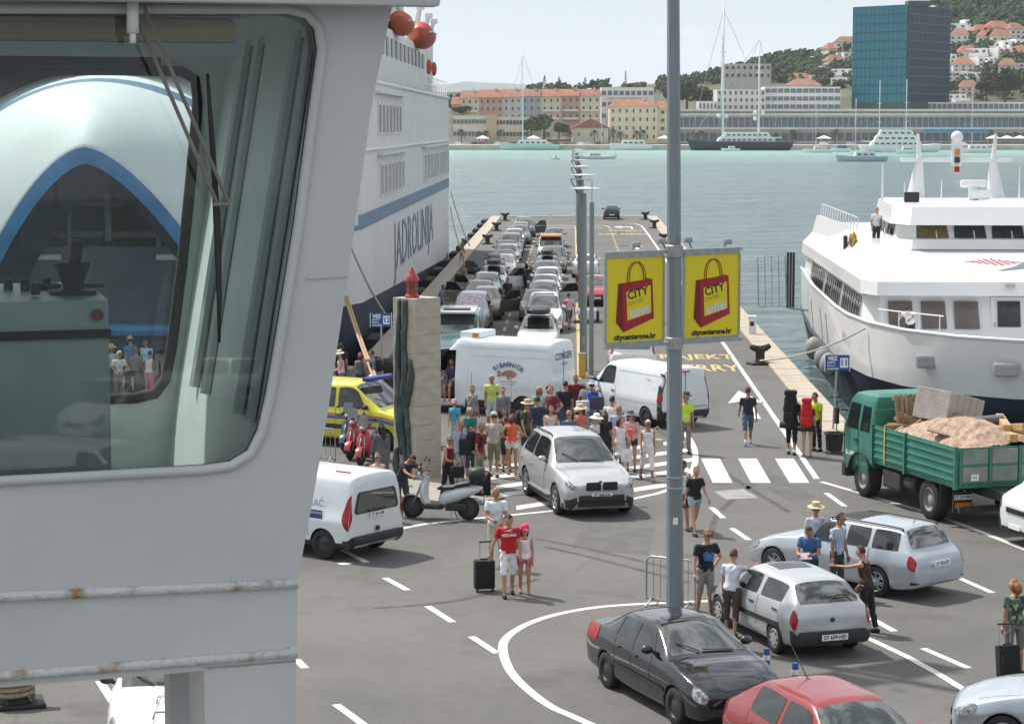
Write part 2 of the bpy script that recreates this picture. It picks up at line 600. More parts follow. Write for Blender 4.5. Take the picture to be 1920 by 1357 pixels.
def stripe(pts, w, mat=MARKW, name='lane_line', z=MZ):
 """A painted line of width w along ground points."""
 pts = [Vector((p[0], p[1], 0)) for p in pts]
 L, Rr = [], []
 for i, p in enumerate(pts):
  d = (pts[min(i + 1, len(pts) - 1)] - pts[max(i - 1, 0)]).normalized()
  n = Vector((-d.y, d.x, 0)) * (w / 2)
  L.append(p + n)
  Rr.append(p - n)
 b = MB()
 b.grid([[(p.x, p.y, z) for p in L], [(p.x, p.y, z) for p in Rr]])
 return struct(b.build(name, mat))
def spl(pts, k=6):
 """Catmull-Rom through points."""
 P = [Vector(p) for p in pts]
 out = []
 for i in range(len(P) - 1):
  a, b, c, d = P[max(i - 1, 0)], P[i], P[i + 1], P[min(i + 2, len(P) - 1)]
  for j in range(k):
   t = j / k
   out.append(0.5 * ((2 * b) + (c - a) * t + (2 * a - 5 * b + 4 * c - d) * t * t + (3 * b - a - 3 * c + d) * t ** 3))
 out.append(P[-1])
 return out
# dashes of the driving lanes (corner points read off the survey)
for a, b in [((722, 1083), (764, 1106)), ((802, 1136), (849, 1166)), ((884, 1193), (932, 1224)), ((630, 1320), (682, 1358)), ((556, 1236), (572, 1252)),
   ((642, 1031), (688, 1054)), ((1334, 951), (1356, 971)), ((1372, 990), (1404, 1012)), ((1549, 924), (1584, 949)), ((1632, 1158), (1677, 1183)),
   ((1731, 1215), (1816, 1252)), ((1800, 1084), (1861, 1111)), ((1200, 700), (1204, 706))][:12]:
 stripe([G(*a), G(*b)], 0.15, MARKW, 'lane_dash')
stripe([G(x, y) for x, y in ((1540, 903), (1640, 932), (1755, 965), (1840, 997), (1960, 1045))], 0.16)
stripe([G(x, y) for x, y in ((1560, 1178), (1630, 1197), (1700, 1230), (1760, 1263), (1822, 1301))], 0.15)
stripe([G(x, y) for x, y in ((187, 1276), (214, 1318), (238, 1358))], 0.16)
stripe(spl([G(x, y) for x, y in ((1480, 1128), (1360, 1126), (1240, 1130), (1130, 1137), (1050, 1150), (990, 1169), (951, 1194), (943, 1218), (955, 1254), (984, 1287), (1030, 1322), (1080, 1345), (1140, 1372))]), 0.17)
# zebra crossing in front of the pier
for i in range(4):
 x0 = 1314.5 + 69.3 * i - 69.3
 x1 = 1336.5 + 72.0 * i - 72.0
 if i == 0:
  continue
 mark([G(x0, 859.5), G(x0 + 35, 859.5), G(x1 + 37, 905), G(x1, 905)], name='crosswalk_stripe')
mark([G(1314.5, 859.5), G(1349.5, 859.5), G(1373.5, 905), G(1336.5, 905)], name='crosswalk_stripe', z=MZ) if False else None
# hatched island round the pillar
stripe(spl([G(x, y) for x, y in ((700, 1004), (780, 985), (860, 975), (940, 967), (1040, 957), (1130, 945), (1200, 932), (1250, 919), (1288, 895), (1303, 868), (1301, 838), (1286, 815), (1262, 798))]), 0.17)
for a, b in [((918, 950), (1000, 935)), ((945, 934), (1010, 921)), ((930, 910), (1300, 858)), ((915, 893), (1290, 840)), ((905, 876), (1280, 824)),
   ((968, 948), (1250, 905)), ((925, 926), (1290, 877))][2:]:
 A, B = G(*a), G(*b)
 dd = (B - A)
 mark([A, B, B + Vector((0, -0.62, 0)), A + Vector((0, -0.62, 0))], name='hatched_stripe', z=MZ * 0.9)
# lines of the pier
stripe([PR(6.62, 60), PR(6.62, 200), PR(6.55, 214), PR(6.0, 219), PR(4.6, 221.5), PR(0, 222)], 0.16)
stripe([PR(0.25, 84), PR(0.25, 214)], 0.14, MARKY)
for i in range(30):
 z0 = 92 + i * 4.0
 stripe([PR(-3.2, z0), PR(-3.2, z0 + 2)], 0.14, MARKY, 'lane_dash')
for i in range(26):
 z0 = 124 + i * 3.4
 stripe([PR(3.46, z0), PR(3.46, z0 + 1.4)], 0.16, MARKY, 'lane_dash')
stripe([PR(3.46, 212), PR(3.0, 214.5), PR(-6, 214.5)], 0.3)
stripe([PR(-6, 210), PR(2.8, 210)], 0.3)
def floor_text(s_, cx, cy, wdt, hgt, mat):
 me = text_mesh(s_, 1.0, mat, bold=0.02, spacing=1.05)
 xs = [v.co.x for v in me.vertices]
 ys = [v.co.y for v in me.vertices]
 mx, my = (max(xs) + min(xs)) / 2, (max(ys) + min(ys)) / 2
 me.transform(Matrix.Translation((cx, cy, MZ)) @ Matrix.Rotation(PIER_A, 4, 'Z') @ Matrix.Diagonal((wdt / (max(xs) - min(xs)), hgt / (max(ys) - min(ys)), 1, 1)) @ Matrix.Translation((-mx, -my, 0)))
 return struct(link('road_lettering', me))
_a, _b = G(1210, 671), G(1377, 671)
floor_text('TRAJEKT', (_a.x + _b.x) / 2, 92.0, _b.x - _a.x, 2.4, MARKY)
_a, _b = G(1158, 691), G(1389, 691)
floor_text('CAR FERRY', (_a.x + _b.x) / 2, 88.0, _b.x - _a.x, 2.4, MARKY)
_a, _b = G(1140, 432), G(1206, 432)
floor_text('TRAJEKT', (_a.x + _b.x) / 2, 203.6, _b.x - _a.x, 2.4, MARKY)
_a, _b = G(1121, 437.5), G(1213, 437.5)
floor_text('CAR FERRY', (_a.x + _b.x) / 2, 197.6, _b.x - _a.x, 2.4, MARKY)
def arrow(s0, z0, L, kind='up', k=1.0):
 if kind == 'up':
  p = [(-.1, 0), (.1, 0), (.1, L * .6), (.42, L * .52), (0, L), (-.42, L * .52), (-.1, L * .6)]
 else:
  p = [(.1, 0), (.3, 0), (.3, L * .75), (-.7, L * .75), (-.7, L), (-1.5, L * .65), (-.7, L * .3), (-.7, L * .55), (.1, L * .55)]
 mark([PR(s0 + x * k, z0 + y) for x, y in p], name='road_arrow')
arrow(5.0, 173, 8.5, 'up', 1.3)
arrow(5.3, 207.5, 6.5, 'left')
arrow(6.0, 72.5, 7.8, 'up', 1.55)
ASPH2 = pm('asphalt_patch', (0.108, 0.106, 0.102), .9, 0, .18, 1.5, bump=.4, bscale=40, dirt=.25)
for q_ in (((1095, 985), (1230, 990), (1215, 1040), (1070, 1030)), ((1560, 985), (1700, 1030), (1650, 1050), (1515, 1000)), ((1440, 880), (1530, 930), (1490, 945), (1400, 895)), ((1290, 740), (1345, 742), (1352, 790), (1290, 786))):
 mark([G(*p) for p in q_], ASPH2, 'asphalt_patch', z=.002)
TYRE = pm('tyre_mark', (0.075, 0.073, 0.070), .9, 0, .4, 3, dirt=.5)
for pts in (((1010, 1010), (1130, 1035), (1300, 1075)), ((1020, 1024), (1130, 1050), (1290, 1092)), ((700, 1140), (860, 1125), (1010, 1085)), ((1420, 900), (1350, 960), (1330, 1010)), ((1180, 770), (1300, 850), (1480, 960))):
 stripe(spl([G(*p) for p in pts]), .16, TYRE, 'tyre_mark', z=.0025)
# manhole cover in its concrete frame, worn litter
mark([G(1338, 921), G(1394, 916), G(1422, 933), G(1362, 936)], CONC, 'concrete_patch', z=0.003)
mh = mark([G(1368, 920), G(1392, 919), G(1410, 930), G(1374, 931)], STEEL, 'manhole_cover', z=0.009)
b = MB()
b.sheet([(p.x, p.y, .006) for p in (G(632, 1056), G(645, 1054), G(662, 1056), G(655, 1058), G(640, 1059))])
tag(b.build('paper_scrap', PLATE), 'torn white paper scrap lying on the asphalt behind the white van', 'litter')
# ------------------------------------------------------------------ air
hz = MB()
hz.box((0, 4100, 0), (5600, 9000, 1))
hz.v = [(x, y, (-7.0 if z < 0 else 285.0)) for x, y, z in hz.v]
hm = bpy.data.materials.new('haze_air')
hm.use_nodes = True
_n = hm.node_tree
_n.nodes.remove(_n.nodes['Principled BSDF'])
_pv = _n.nodes.new('ShaderNodeVolumePrincipled')
_pv.inputs['Color'].default_value = (0.92, 0.965, 1.0, 1)
_pv.inputs['Density'].default_value = 0.00007
_pv.inputs['Anisotropy'].default_value = 0.2
_n.links.new(_pv.outputs[0], _n.nodes['Material Output'].inputs['Volume'])
hazeo = hz.build('haze', hm)
hazeo['kind'] = 'stuff'
# ------------------------------------------------------------------ cars: lofted bodies, windows and lamps cut as patches of the same surface
def _spline1(C, t, tens):
 """Cardinal spline through rows of C (first axis) at parameters t."""
 n = len(C)
 t = np.clip(np.asarray(t, float), 0, n - 1 - 1e-9)
 i = np.floor(t).astype(int)
 f = (t - i).reshape((-1,) + (1,) * (C.ndim - 1))
 p1, p2 = C[i], C[i + 1]
 m1 = (C[np.minimum(i + 1, n - 1)] - C[np.maximum(i - 1, 0)]) * 0.5 * (1 - tens)
 m2 = (C[np.minimum(i + 2, n - 1)] - C[np.maximum(i, 0)]) * 0.5 * (1 - tens)
 f2, f3 = f * f, f * f * f
 return (2 * f3 - 3 * f2 + 1) * p1 + (f3 - 2 * f2 + f) * m1 + (-2 * f3 + 3 * f2) * p2 + (f3 - f2) * m2
class Shell:
 """st rows: y, zb, w, zs, ws, zt, wt, zc  (front to back; half widths). Ring parameter v: 0 keel, 1-3 side, 4 shoulder, 5 roof edge, 7 roof centre, mirrored to 14."""
 def __init__(self, st, tu=0.35, tv=0.42):
  C = []
  for (y, zb, w, zs, ws, zt, wt, zc) in st:
   h = [(0, zb), (w * .9, zb), (w * .985, zb + .3 * (zs - zb)), (w, zb + .68 * (zs - zb)), (ws, zs), (wt, zt), (wt * .62, zt + .82 * (zc - zt)), (0, zc)]
   ring = h + [(-x, z) for x, z in h[6:0:-1]]
   C.append([(x, y, z) for x, z in ring])
  C = np.array(C)
  a, b = C[0].copy(), C[-1].copy()
  ca, cb = a.mean(axis=0), b.mean(axis=0)
  first = ca + (a - ca) * 0.03
  last = cb + (b - cb) * 0.03
  first[:, 1] += .012
  last[:, 1] -= .012
  self.C = np.concatenate([first[None], C, last[None]])   # user station k sits at u = k + 1
  self.tu, self.tv = tu, tv
 def ev(self, us, vs):
  A = _spline1(self.C, np.asarray(us) + 1.0, self.tu)            # [u][14][3]
  A = np.concatenate([A[:, -2:], A, A[:, :3]], axis=1)
  B = _spline1(np.swapaxes(A, 0, 1), np.asarray(vs) % 14 + 2.0, self.tv)
  return np.swapaxes(B, 0, 1)
 def body(self, mb, k=4, mi=0):
  n = len(self.C)
  us = np.arange((n - 1) * k + 1) / k - 1.0
  vs = np.arange(14 * k) / k
  P = self.ev(us, vs)
  mb.rings([[tuple(q) for q in r] for r in P], mi, cap=True)
 def norm(self, u, v, e=0.02):
  p = self.ev([u - e, u + e], [v - e, v + e])
  du, dv = p[1, 0] - p[0, 0] + p[1, 1] - p[0, 1], p[0, 1] - p[0, 0] + p[1, 1] - p[1, 0]
  n = np.cross(du, dv)
  L = np.linalg.norm(n)
  return n / L if L > 1e-12 else np.array((0, 0, 1.0))
 def patch(self, u0, u1, v0, v1, off=0.006, n=8, m=6, rnd=0.0, skew0=0.0, skew1=0.0):
  """Grid of points over the surface, pushed out by off; rnd rounds the corners, skews shift the u ends as v rises."""
  rows = []
  for i in range(n + 1):
   row = []
   for j in range(m + 1):
    a, b = 2 * i / n - 1, 2 * j / m - 1
    if rnd:
     a, b = a * (1 - rnd * b * b * .5 * a * a), b * (1 - rnd * a * a * .5 * b * b)
    s_, t_ = (a + 1) / 2, (b + 1) / 2
    ua, ub = u0 + skew0 * t_, u1 + skew1 * t_
    u, v = ua + (ub - ua) * s_, v0 + (v1 - v0) * t_
    p = self.ev([u], [v])[0, 0]
    q = self.norm(u, v)
    c = self.C.mean(axis=(0, 1))
    if np.dot(q, p - c) < 0:
     q = -q
    row.append(tuple(p + q * off))
   rows.append(row)
  return rows
def slab(rows, t=0.012):
 """Patch rows to a thin closed-edged sheet (grid plus a skirt going inwards is not needed at this size)."""
 b = MB()
 b.grid(rows)
 return b
def orient_out(me, c):
 me.update()
 if len(me.polygons):
  s_ = sum((p.center - c).dot(p.normal) * p.area for p in me.polygons)
  if s_ < 0:
   me.flip_normals()
 return me
WHEELS = {}
def wheel_meshes(r, w, style):
 key = (r, w, style)
 if key in WHEELS:
  return WHEELS[key]
 M = Matrix.Rotation(math.pi / 2, 3, 'Y')       # axle along X, outside at +X
 t = MB()
 rr = r * (0.66 if style != 'truck' else 0.60)
 t.lathe([(rr, -w / 2), (r * .93, -w / 2), (r * .985, -w * .42), (r, -w * .25), (r, w * .25), (r * .985, w * .42), (r * .93, w / 2), (rr, w / 2 * .96), (rr * .97, w * .2)], n=28, M=M, cap=False)
 tyre = t.mesh('tyre', RUBBER, True, angle=50)
 m = MB()
 if style == 'steel':                           # pressed disc with round holes and a hub
  m.lathe([(rr, w * .40), (rr * .9, w * .46), (rr * .84, w * .30), (rr * .5, w * .36), (rr * .28, w * .42), (0.001, w * .43)], n=28, M=M, cap=False)
  for k in range(12):
   a = k * math.pi / 6
   m.ball((w * .335, rr * .68 * math.cos(a), rr * .68 * math.sin(a)), (.006, rr * .075, rr * .075), 6, 4, 1)
 elif style == 'cap':
  m.lathe([(rr, w * .42), (rr * .93, w * .49), (rr * .80, w * .47), (rr * .3, w * .53), (0.001, w * .54)], n=28, M=M, cap=False)
  for k in range(8):
   a = k * math.pi / 4
   m.box((w * .485, rr * .72 * math.cos(a), rr * .72 * math.sin(a)), (.02, rr * .12, rr * .26), mi=1, rot=Matrix.Rotation(a, 3, 'X'))
 elif style == 'truck':
  m.lathe([(rr, w * .44), (rr * .92, w * .48), (rr * .86, w * .20), (rr * .45, w * .05), (rr * .40, w * .34), (rr * .2, w * .40), (0.001, w * .40)], n=28, M=M, cap=False)
  for k in range(10):
   a = k * math.pi / 5
   m.cyl((w * .08, rr * .58 * math.cos(a), rr * .58 * math.sin(a)), (w * .16, rr * .58 * math.cos(a), rr * .58 * math.sin(a)), rr * .05, n=6, mi=1)
 else:
  k_ = 5 if style == 'five' else 7
  m.lathe([(rr, w * .42), (rr * .93, w * .48), (rr * .88, w * .40), (rr * .88, w * .05), (0.001, w * .05)], n=28, M=M, cap=False, mi=0)
  m.lathe([(rr * .86, w * .06), (0.001, w * .065)], n=20, M=M, cap=False, mi=1)
  for k in range(k_):
   a = 2 * math.pi * k / k_
   Rm = Matrix.Rotation(a, 3, 'X')
   for sgn in ((-1, 1) if style == 'twin' else (0,)):
    p0 = Rm @ Vector((w * .40, sgn * rr * .06, rr * .1))
    p1 = Rm @ Vector((w * .40, sgn * rr * .12, rr * .9))
    m.tube([p0, p1], [rr * (.13 if sgn == 0 else .07), rr * (.10 if sgn == 0 else .055)], 6)
  m.ball((w * .41, 0, 0), (.02, rr * .2, rr * .2), 10, 6)
 rim = m.mesh('rim', [{'steel': DARKRIM, 'cap': HUBCAP, 'truck': pm('truck_rim', (.30, .31, .31), .6, .2, .2, 8, dirt=.4)}.get(style, ALLOY), BLACK if style not in ('truck',) else STEEL], True, angle=40)
 if style == 'steelgrey':
  pass
 WHEELS[key] = (tyre, rim)
 return tyre, rim
def add_wheels(root, positions, r, w, style):
 ty, ri = wheel_meshes(r, w, style)
 for (x, y) in positions:
  o = link('wheel', ty, root, (x, y, r), 0 if x > 0 else math.pi)
  link('rim', ri, o)
def plate_part(root, text, loc, yaw=0.0, tilt=0.0, w=.52, h=.112, size=.095):
 """Number plate facing +Y rotated by yaw; letters are a sub-part."""
 b = MB()
 b.rbox((0, 0, 0), (w, .012, h), .006)
 p = b.build('licence_plate', PLATE, root, loc=loc, rot=(tilt, 0, yaw))
 if text:
  lettering(text, size, INK, p, frame_m((0, .0075, 0), (-1, 0, 0), (0, 0, 1)), bold=.003)
 return p
def base_hatch(L, W, H, wb, hood=.95, nose=.62, belt=.92, roofw=.70, front_over=None, cowl=1.08, roof_f=.30, roof_r=None, rear='hatch', bpil=None):
 """Generic stations of a passenger car scaled to length, width, height. Returns stations and window layout."""
 w = W / 2
 yf = L / 2
 fo = front_over if front_over is not None else (L - wb) * .46
 ya_f, ya_r = yf - fo, yf - fo - wb
 rw = w * roofw
 yr = -L / 2
 yc = ya_f - (wb * .17) if cowl is None else cowl
 rr = roof_r if roof_r is not None else yr + L * .12
 st = [
  (yf, .34, w * .62, nose - .10, w * .56, nose - .05, w * .5, nose - .02),
  (yf - .09, .24, w * .86, nose, w * .80, nose + .03, w * .68, nose + .06),
  (yf - .42, .20, w * .965, nose + .13, w * .88, nose + .17, w * .72, nose + .21),
  ((yf - .42 + yc) / 2, .20, w * .99, belt - .06, w * .92, belt - .03, w * .76, hood - .03),
  (yc, .20, w, belt - .01, w * .93, belt + .035, w * .80, hood + .02),
  (roof_f, .20, w, belt, w * .93, H - .09, rw, H - .015),
  ((roof_f + rr) / 2, .20, w, belt + .02, w * .93, H - .07, rw * 1.0, H),
 ]
 if rear == 'hatch':
  st += [(rr, .21, w * .99, belt + .05, w * .91, H - .10, rw * .95, H - .04),
   (yr + .13, .26, w * .95, belt + .03, w * .86, belt + .08, w * .74, belt + .10),
   (yr + .02, .30, w * .90, belt - .12, w * .83, belt - .09, w * .72, belt - .08),
   (yr, .36, w * .80, belt - .30, w * .74, belt - .28, w * .66, belt - .27)]
  rw_u = (7.06, 7.93)
 elif rear == 'wagon':
  st += [(rr, .21, w * .99, belt + .05, w * .91, H - .10, rw * .95, H - .03),
   (yr + .22, .25, w * .96, belt + .04, w * .87, belt + .09, w * .76, belt + .11),
   (yr + .04, .30, w * .92, belt - .10, w * .84, belt - .07, w * .74, belt - .06),
   (yr, .36, w * .82, belt - .34, w * .76, belt - .32, w * .66, belt - .31)]
  rw_u = (7.08, 7.92)
 else:                                           # saloon with a boot
  st += [(rr, .21, w, belt + .03, w * .92, H - .11, rw * .93, H - .05),
   (rr - .62, .22, w * .98, belt + .03, w * .90, belt + .09, w * .74, belt + .11),
   (yr + .16, .26, w * .95, belt + .01, w * .86, belt + .05, w * .74, belt + .08),
   (yr, .34, w * .80, belt - .28, w * .74, belt - .24, w * .66, belt - .22)]
  rw_u = (7.06, 7.94)
 return st, rw_u, ya_f, ya_r
def car(name, label, cat, spec, group=None):
 """One car with its parts, local +Y is its front."""
 root = thing(name, label, cat, group=group)
 sh = Shell(spec['st'])
 pt = spec['paint']
 fine = spec.get('fine', True)
 body_mb = MB()
 sh.body(body_mb, 5 if fine else 3)
 me = body_mb.mesh('body', [pt, PLASTIC], True, True, 55)
 r, ww = spec['r'], spec.get('ww', .2)
 ya_f, ya_r = spec['axles']
 wx = spec['W'] / 2 - ww / 2 - .012
 # wheel arches really cut out of the body
 tmp = bpy.data.objects.new('body_tmp', me)
 COL.objects.link(tmp)
 cb = MB()
 for y in (ya_f, ya_r):
  for sx in (-1, 1):
   cb.cyl((sx * (wx - .16), y, r), (sx * (wx + .5), y, r), r * 1.13, n=24, mi=1)
 cut = bpy.data.objects.new('cut_tmp', cb.mesh('cut', [pt, PLASTIC], False, True))
 COL.objects.link(cut)
 md = tmp.modifiers.new('b', 'BOOLEAN')
 md.object = cut
 md.operation = 'DIFFERENCE'
 md.solver = 'EXACT'
 CAR_BODIES.append((tmp, cut, root))
 ctr = Vector((0, 0, .7))
 def patch(nm, m, u0, u1, v0, v1, off=.006, n=8, mm=6, rnd=0., par=root, s0=0., s1=0., both=True, lab=None):
  res = []
  for side in ((0, 1) if both else (0,)):
   a, b = (v0, v1) if side == 0 else (14 - v0, 14 - v1)
   q = MB()
   q.grid(sh.patch(u0, u1, a, b, off, n, mm, rnd, s0, s1))
   mesh = orient_out(q.mesh(nm, m, True), ctr)
   res.append(link(nm, mesh, par))
  return res
 w_ = spec.get('win', {})
 patch('windscreen', GLASSL, *w_.get('front', (4.10, 4.93)), 5.05, 8.95, .005, 8, 10, .12, both=False)
 if spec.get('rear_u'):
  patch('rear_window', GLASSL, *spec['rear_u'], w_.get('rv0', 5.12), 14 - w_.get('rv0', 5.12), .006, 8, 10, .22, both=False)
 for (a, b, s0, s1) in w_.get('sides', ((4.42, 5.92, .42, 0), (6.02, 7.02, 0, .1))):
  patch('side_window', GLASS, a, b, 4.10, 4.86, .006, 8, 5, .10, s0=s0, s1=s1)
 hl = spec.get('hl', (.75, 1.9, 3.15, 4.35))
 patch('headlight', LAMPG, *hl, .008, 6, 5, .5)
 tl = spec.get('tl', (8.0, 9.3, 3.0, 4.3))
 patch('tail_light', LAMPR, *tl, .008, 6, 5, .4)
 for (nm, m, u0, u1, v0, v1, off) in spec.get('extra', ()):
  patch(nm, m, u0, u1, v0, v1, off, 10, 4, 0, both=not (v0 < 7 < v1))
 if fine:
  for us in spec.get('seams', (4.55, 5.97, 7.0)):
   du = .012 / max(.2, abs(sh.C[int(us) + 2][0][1] - sh.C[int(us) + 1][0][1]))
   patch('door_seam', BLACK, us, us + du, 1.9, 4.08, .0035, 1, 8)
  dd = .008
  patch('bonnet_seam', BLACK, spec.get('cowl_u', 4) - 2.05, spec.get('cowl_u', 4) + .02, 4.93, 4.93 + .06, .003, 10, 1)
  for us in spec.get('handles', (5.82, 6.9)):
   for side in (1, -1):
    p = sh.ev([us], [3.45])[0, 0]
    b = MB()
    b.rbox((side * (abs(p[0]) + .016), p[1], p[2] + .01), (.03, .19, .032), .012)
    b.build('door_handle', spec.get('hmat', pt), root, smooth=True, angle=40)
  b = MB()
  cu_ = spec.get('cowl_u', 4)
  p0, p1 = sh.ev([cu_ + .12], [6.6])[0, 0], sh.ev([cu_ + .40], [5.7])[0, 0]
  b.tube([Vector(p0) + Vector((0, .01, .02)), (Vector(p0) + Vector(p1)) / 2 + Vector((0, .02, .03)), Vector(p1) + Vector((0, 0, .02))], .010, 5)
  p0, p1 = sh.ev([cu_ + .10], [8.0])[0, 0], sh.ev([cu_ + .16], [6.7])[0, 0]
  b.tube([Vector(p0) + Vector((0, .01, .02)), Vector(p1) + Vector((0, .01, .03))], .010, 5)
  b.build('wiper', BLACK, root)
 # mirrors
 for side in (1, -1):
  p = sh.ev([spec.get('mir_u', 4.62)], [4.25 if side > 0 else 9.75])[0, 0]
  b = MB()
  b.ball((p[0] + side * .13, p[1], p[2] + .05), (.11, .07, .075), 10, 6)
  b.tube([(p[0] - side * .02, p[1], p[2] - .01), (p[0] + side * .08, p[1], p[2] + .03)], .03, 6)
  b.build('wing_mirror', spec.get('mmat', pt), root, smooth=True)
 add_wheels(root, [(wx, ya_f), (-wx, ya_f), (wx, ya_r), (-wx, ya_r)], r, ww, spec.get('rim', 'five'))
 yf, yr = spec['st'][0][0], spec['st'][-1][0]
 # grille and plates on the front face
 if spec.get('grille', True):
  b = MB()
  zc = spec['st'][0][3] - .02
  b.rbox((0, yf + .006, zc), (spec['W'] * .42, .05, .12), .02)
  for k in range(3):
   b.box((0, yf + .034, zc - .035 + .035 * k), (spec['W'] * .39, .008, .010), mi=1)
  b.build('grille', [BLACK, PLASTIC], root)
 b = MB()
 b.rbox((0, yf - .01, .36), (spec['W'] * .62, .06, .11), .02)
 b.build('air_intake', BLACK, root)
 plate_part(root, spec.get('plate_f', ''), (0, yf + .04, spec.get('pf_z', .46)), 0.0)
 plate_part(root, spec.get('plate_r', ''), (0, yr - spec.get('pr_off', .03), spec.get('pr_z', .50)), math.pi)
 return root, sh
CAR_BODIES = []
EXTRA_CUT = []
def finish_bodies():
 ms = bake([t for t, c, r in CAR_BODIES])
 for me, (t, c, r) in zip(ms, CAR_BODIES):
  me.name = 'body'
  link('body', me, r)
 for c in [c for t, c, r in CAR_BODIES]:
  bpy.data.objects.remove(c)
 for c in EXTRA_CUT:
  bpy.data.objects.remove(c)
 EXTRA_CUT.clear()
 CAR_BODIES.clear()
def at_side(front_px, rear_px, W, side, z=0.0):
 """Place by the ground contacts of the two wheels on one side: (location of the middle between axles, heading). side=+1: its right side."""
 f, r = G(*front_px), G(*rear_px)
 d = (f - r).normalized()
 left = Vector((-d.y, d.x, 0))
 c = (f + r) / 2 + left * (side * (W / 2 - .1))
 return c, math.atan2(-d.x, d.y), d
def set_mid(root, c, rz, axles):
 """Put the middle between the axles at c."""
 m = (axles[0] + axles[1]) / 2
 off = Matrix.Rotation(rz, 3, 'Z') @ Vector((0, m, 0))
 root.location = Vector(c) - off
 root.rotation_euler = (0, 0, rz)
# ---- individual cars
SILVER = paint('silver', (0.50, 0.52, 0.54), .45, .33)
SILVERB = paint('blue_silver', (0.46, 0.51, 0.56), .45, .33)
CARWHITE = paint('car_white', (0.76, 0.77, 0.77), 0, .3)
VANWHITE = paint('van_white', (0.72, 0.77, 0.80), 0, .3)
NAVY = paint('dark_blue', (0.006, 0.008, 0.015), 0, .12)
CRED = paint('wine_red', (0.26, 0.016, 0.018), .15, .28)
AMBY = paint('ambulance_yellow', (0.66, 0.60, 0.035), 0, .35)
# silver off-roader, facing the viewer
st, ru, af, ar = base_hatch(4.85, 1.93, 1.76, 2.93, hood=1.13, nose=.82, belt=1.10, roofw=.66, cowl=1.02, roof_f=.10, rear='hatch')
st[0] = (st[0][0], .42, .62, .74, .58, .80, .5, .84)
suv_sp = dict(st=st, rear_u=ru, W=1.93, paint=SILVER, r=.375, ww=.25, axles=(af, ar), rim='five', hl=(.12, 1.75, 3.55, 4.62), plate_f='ST 800-FA', pf_z=.585, grille=False,
   extra=(('arch_cladding', PLASTIC, 1.0, 9.0, 1.0, 1.75, .006), ('bumper_insert', PLASTIC, .05, 1.5, 1.0, 2.3, .006)))
suv, shs = car('silver_suv', 'silver off-road car with roof rails waiting on the hatched lines, facing the viewer', 'car', suv_sp)
for sx in (-1, 1):                                   # twin kidney grille
 b = MB()
 b.rbox((sx * .21, st[0][0] + .02, .80), (.37, .07, .21), .06)
 for k in range(7):
  b.box((sx * .20 - .12 + .04 * k, st[0][0] + .058, .80), (.010, .008, .17), mi=1)
 b.build('grille', [BLACK, PLASTIC], suv, smooth=True, angle=40)
 b = MB()
 b.ball((sx * .66, st[0][0] - .10, .52), (.07, .05, .07), 10, 6)
 b.build('fog_lamp', LAMPG, suv, smooth=True)
 b = MB()
 pts = [Vector(shs.ev([u], [5.15 if sx > 0 else 8.85])[0, 0]) + Vector((0, 0, h)) for u, h in ((5.1, .0), (5.25, .05), (6.0, .055), (6.8, .05), (6.95, .0))]
 b.tube(spl(pts, 4), .018, 6)
 b.build('roof_rail', PLASTIC, suv, smooth=True)
 b = MB()
 b.rbox((sx * .93, -.05, .40), (.14, 2.0, .05), .02)
 b.build('running_board', ALLOY, suv)
b = MB()
b.rbox((0, st[0][0] + .012, .50), (1.15, .07, .17), .03)
b.build('air_intake', BLACK, suv, smooth=True, angle=40)
b = MB()
b.lathe([(.045, 0), (.04, .012), (.001, .014)], (0, st[1][0] - .02, .905), 12)
b.build('bonnet_badge', pm('badge_blue', (.08, .16, .4), .3), suv)
c, rz, d = at_side((1047.7, 964.5), (989.7, 927), 1.93, 1)
set_mid(suv, c, rz, (af, ar))
# silver hatchback seen from behind
st, ru, af, ar = base_hatch(3.83, 1.64, 1.38, 2.45, hood=.93, nose=.60, belt=.90, roofw=.70, cowl=.92, roof_f=.28, roof_r=-1.34, rear='hatch')
sp = dict(st=st, rear_u=(7.10, 7.98), W=1.64, paint=SILVER, r=.28, ww=.175, axles=(af, ar), rim='cap', mmat=PLASTIC, hmat=PLASTIC, plate_r='ST 639-HD', pr_z=.42, pr_off=.10, tl=(7.92, 9.4, 2.6, 4.05),
  win=dict(sides=((4.45, 5.75, .42, .0), (5.92, 6.98, .05, .02)), rv0=5.05), seams=(4.6, 5.83, 6.98), handles=(5.6, 6.75),
  extra=(('rear_bumper', PLASTIC, 8.15, 10.6, .8, 2.45, .035), ('front_bumper', PLASTIC, .1, 1.8, .9, 2.2, .02), ('side_moulding', PLASTIC, 3.9, 7.1, 2.35, 2.62, .012), ('sunroof', GLASS, 5.25, 5.85, 6.1, 7.9, .006)))
fie, shf = car('silver_hatchback', 'small silver hatchback with sunroof and black rear bumper, people leaning on it', 'car', sp)
b = MB()
b.rbox((0, -1.90, .40), (1.36, .14, .26), .05)
b.build('rear_bumper_centre', PLASTIC, fie, smooth=True, angle=40)
p0, p1, p2 = [Vector(shf.ev([u], [v])[0, 0]) for u, v in ((7.93, 7.0), (7.70, 6.7), (7.72, 8.1))]
b = MB()
b.tube([p0 + Vector((0, -.03, 0)), p1 + Vector((.0, -.05, .02)), p1 + Vector((.10, -.05, .03))], .012, 5)
b.tube([p1 + Vector((-.25, -.035, .01)), p1 + Vector((.32, -.035, .02))], .011, 5)
b.build('rear_wiper', BLACK, fie)
b = MB()
b.ball((0, st[9][0] - .02, .72), (.05, .015, .045), 10, 6)
b.build('tailgate_badge', pm('badge_navy', (.03, .05, .15), .3), fie, smooth=True)
c, rz, d = at_side((1352, 1170), (1459, 1224), 1.64, -1)
set_mid(fie, c, rz, (af, ar))
FIE = (c.copy(), rz)
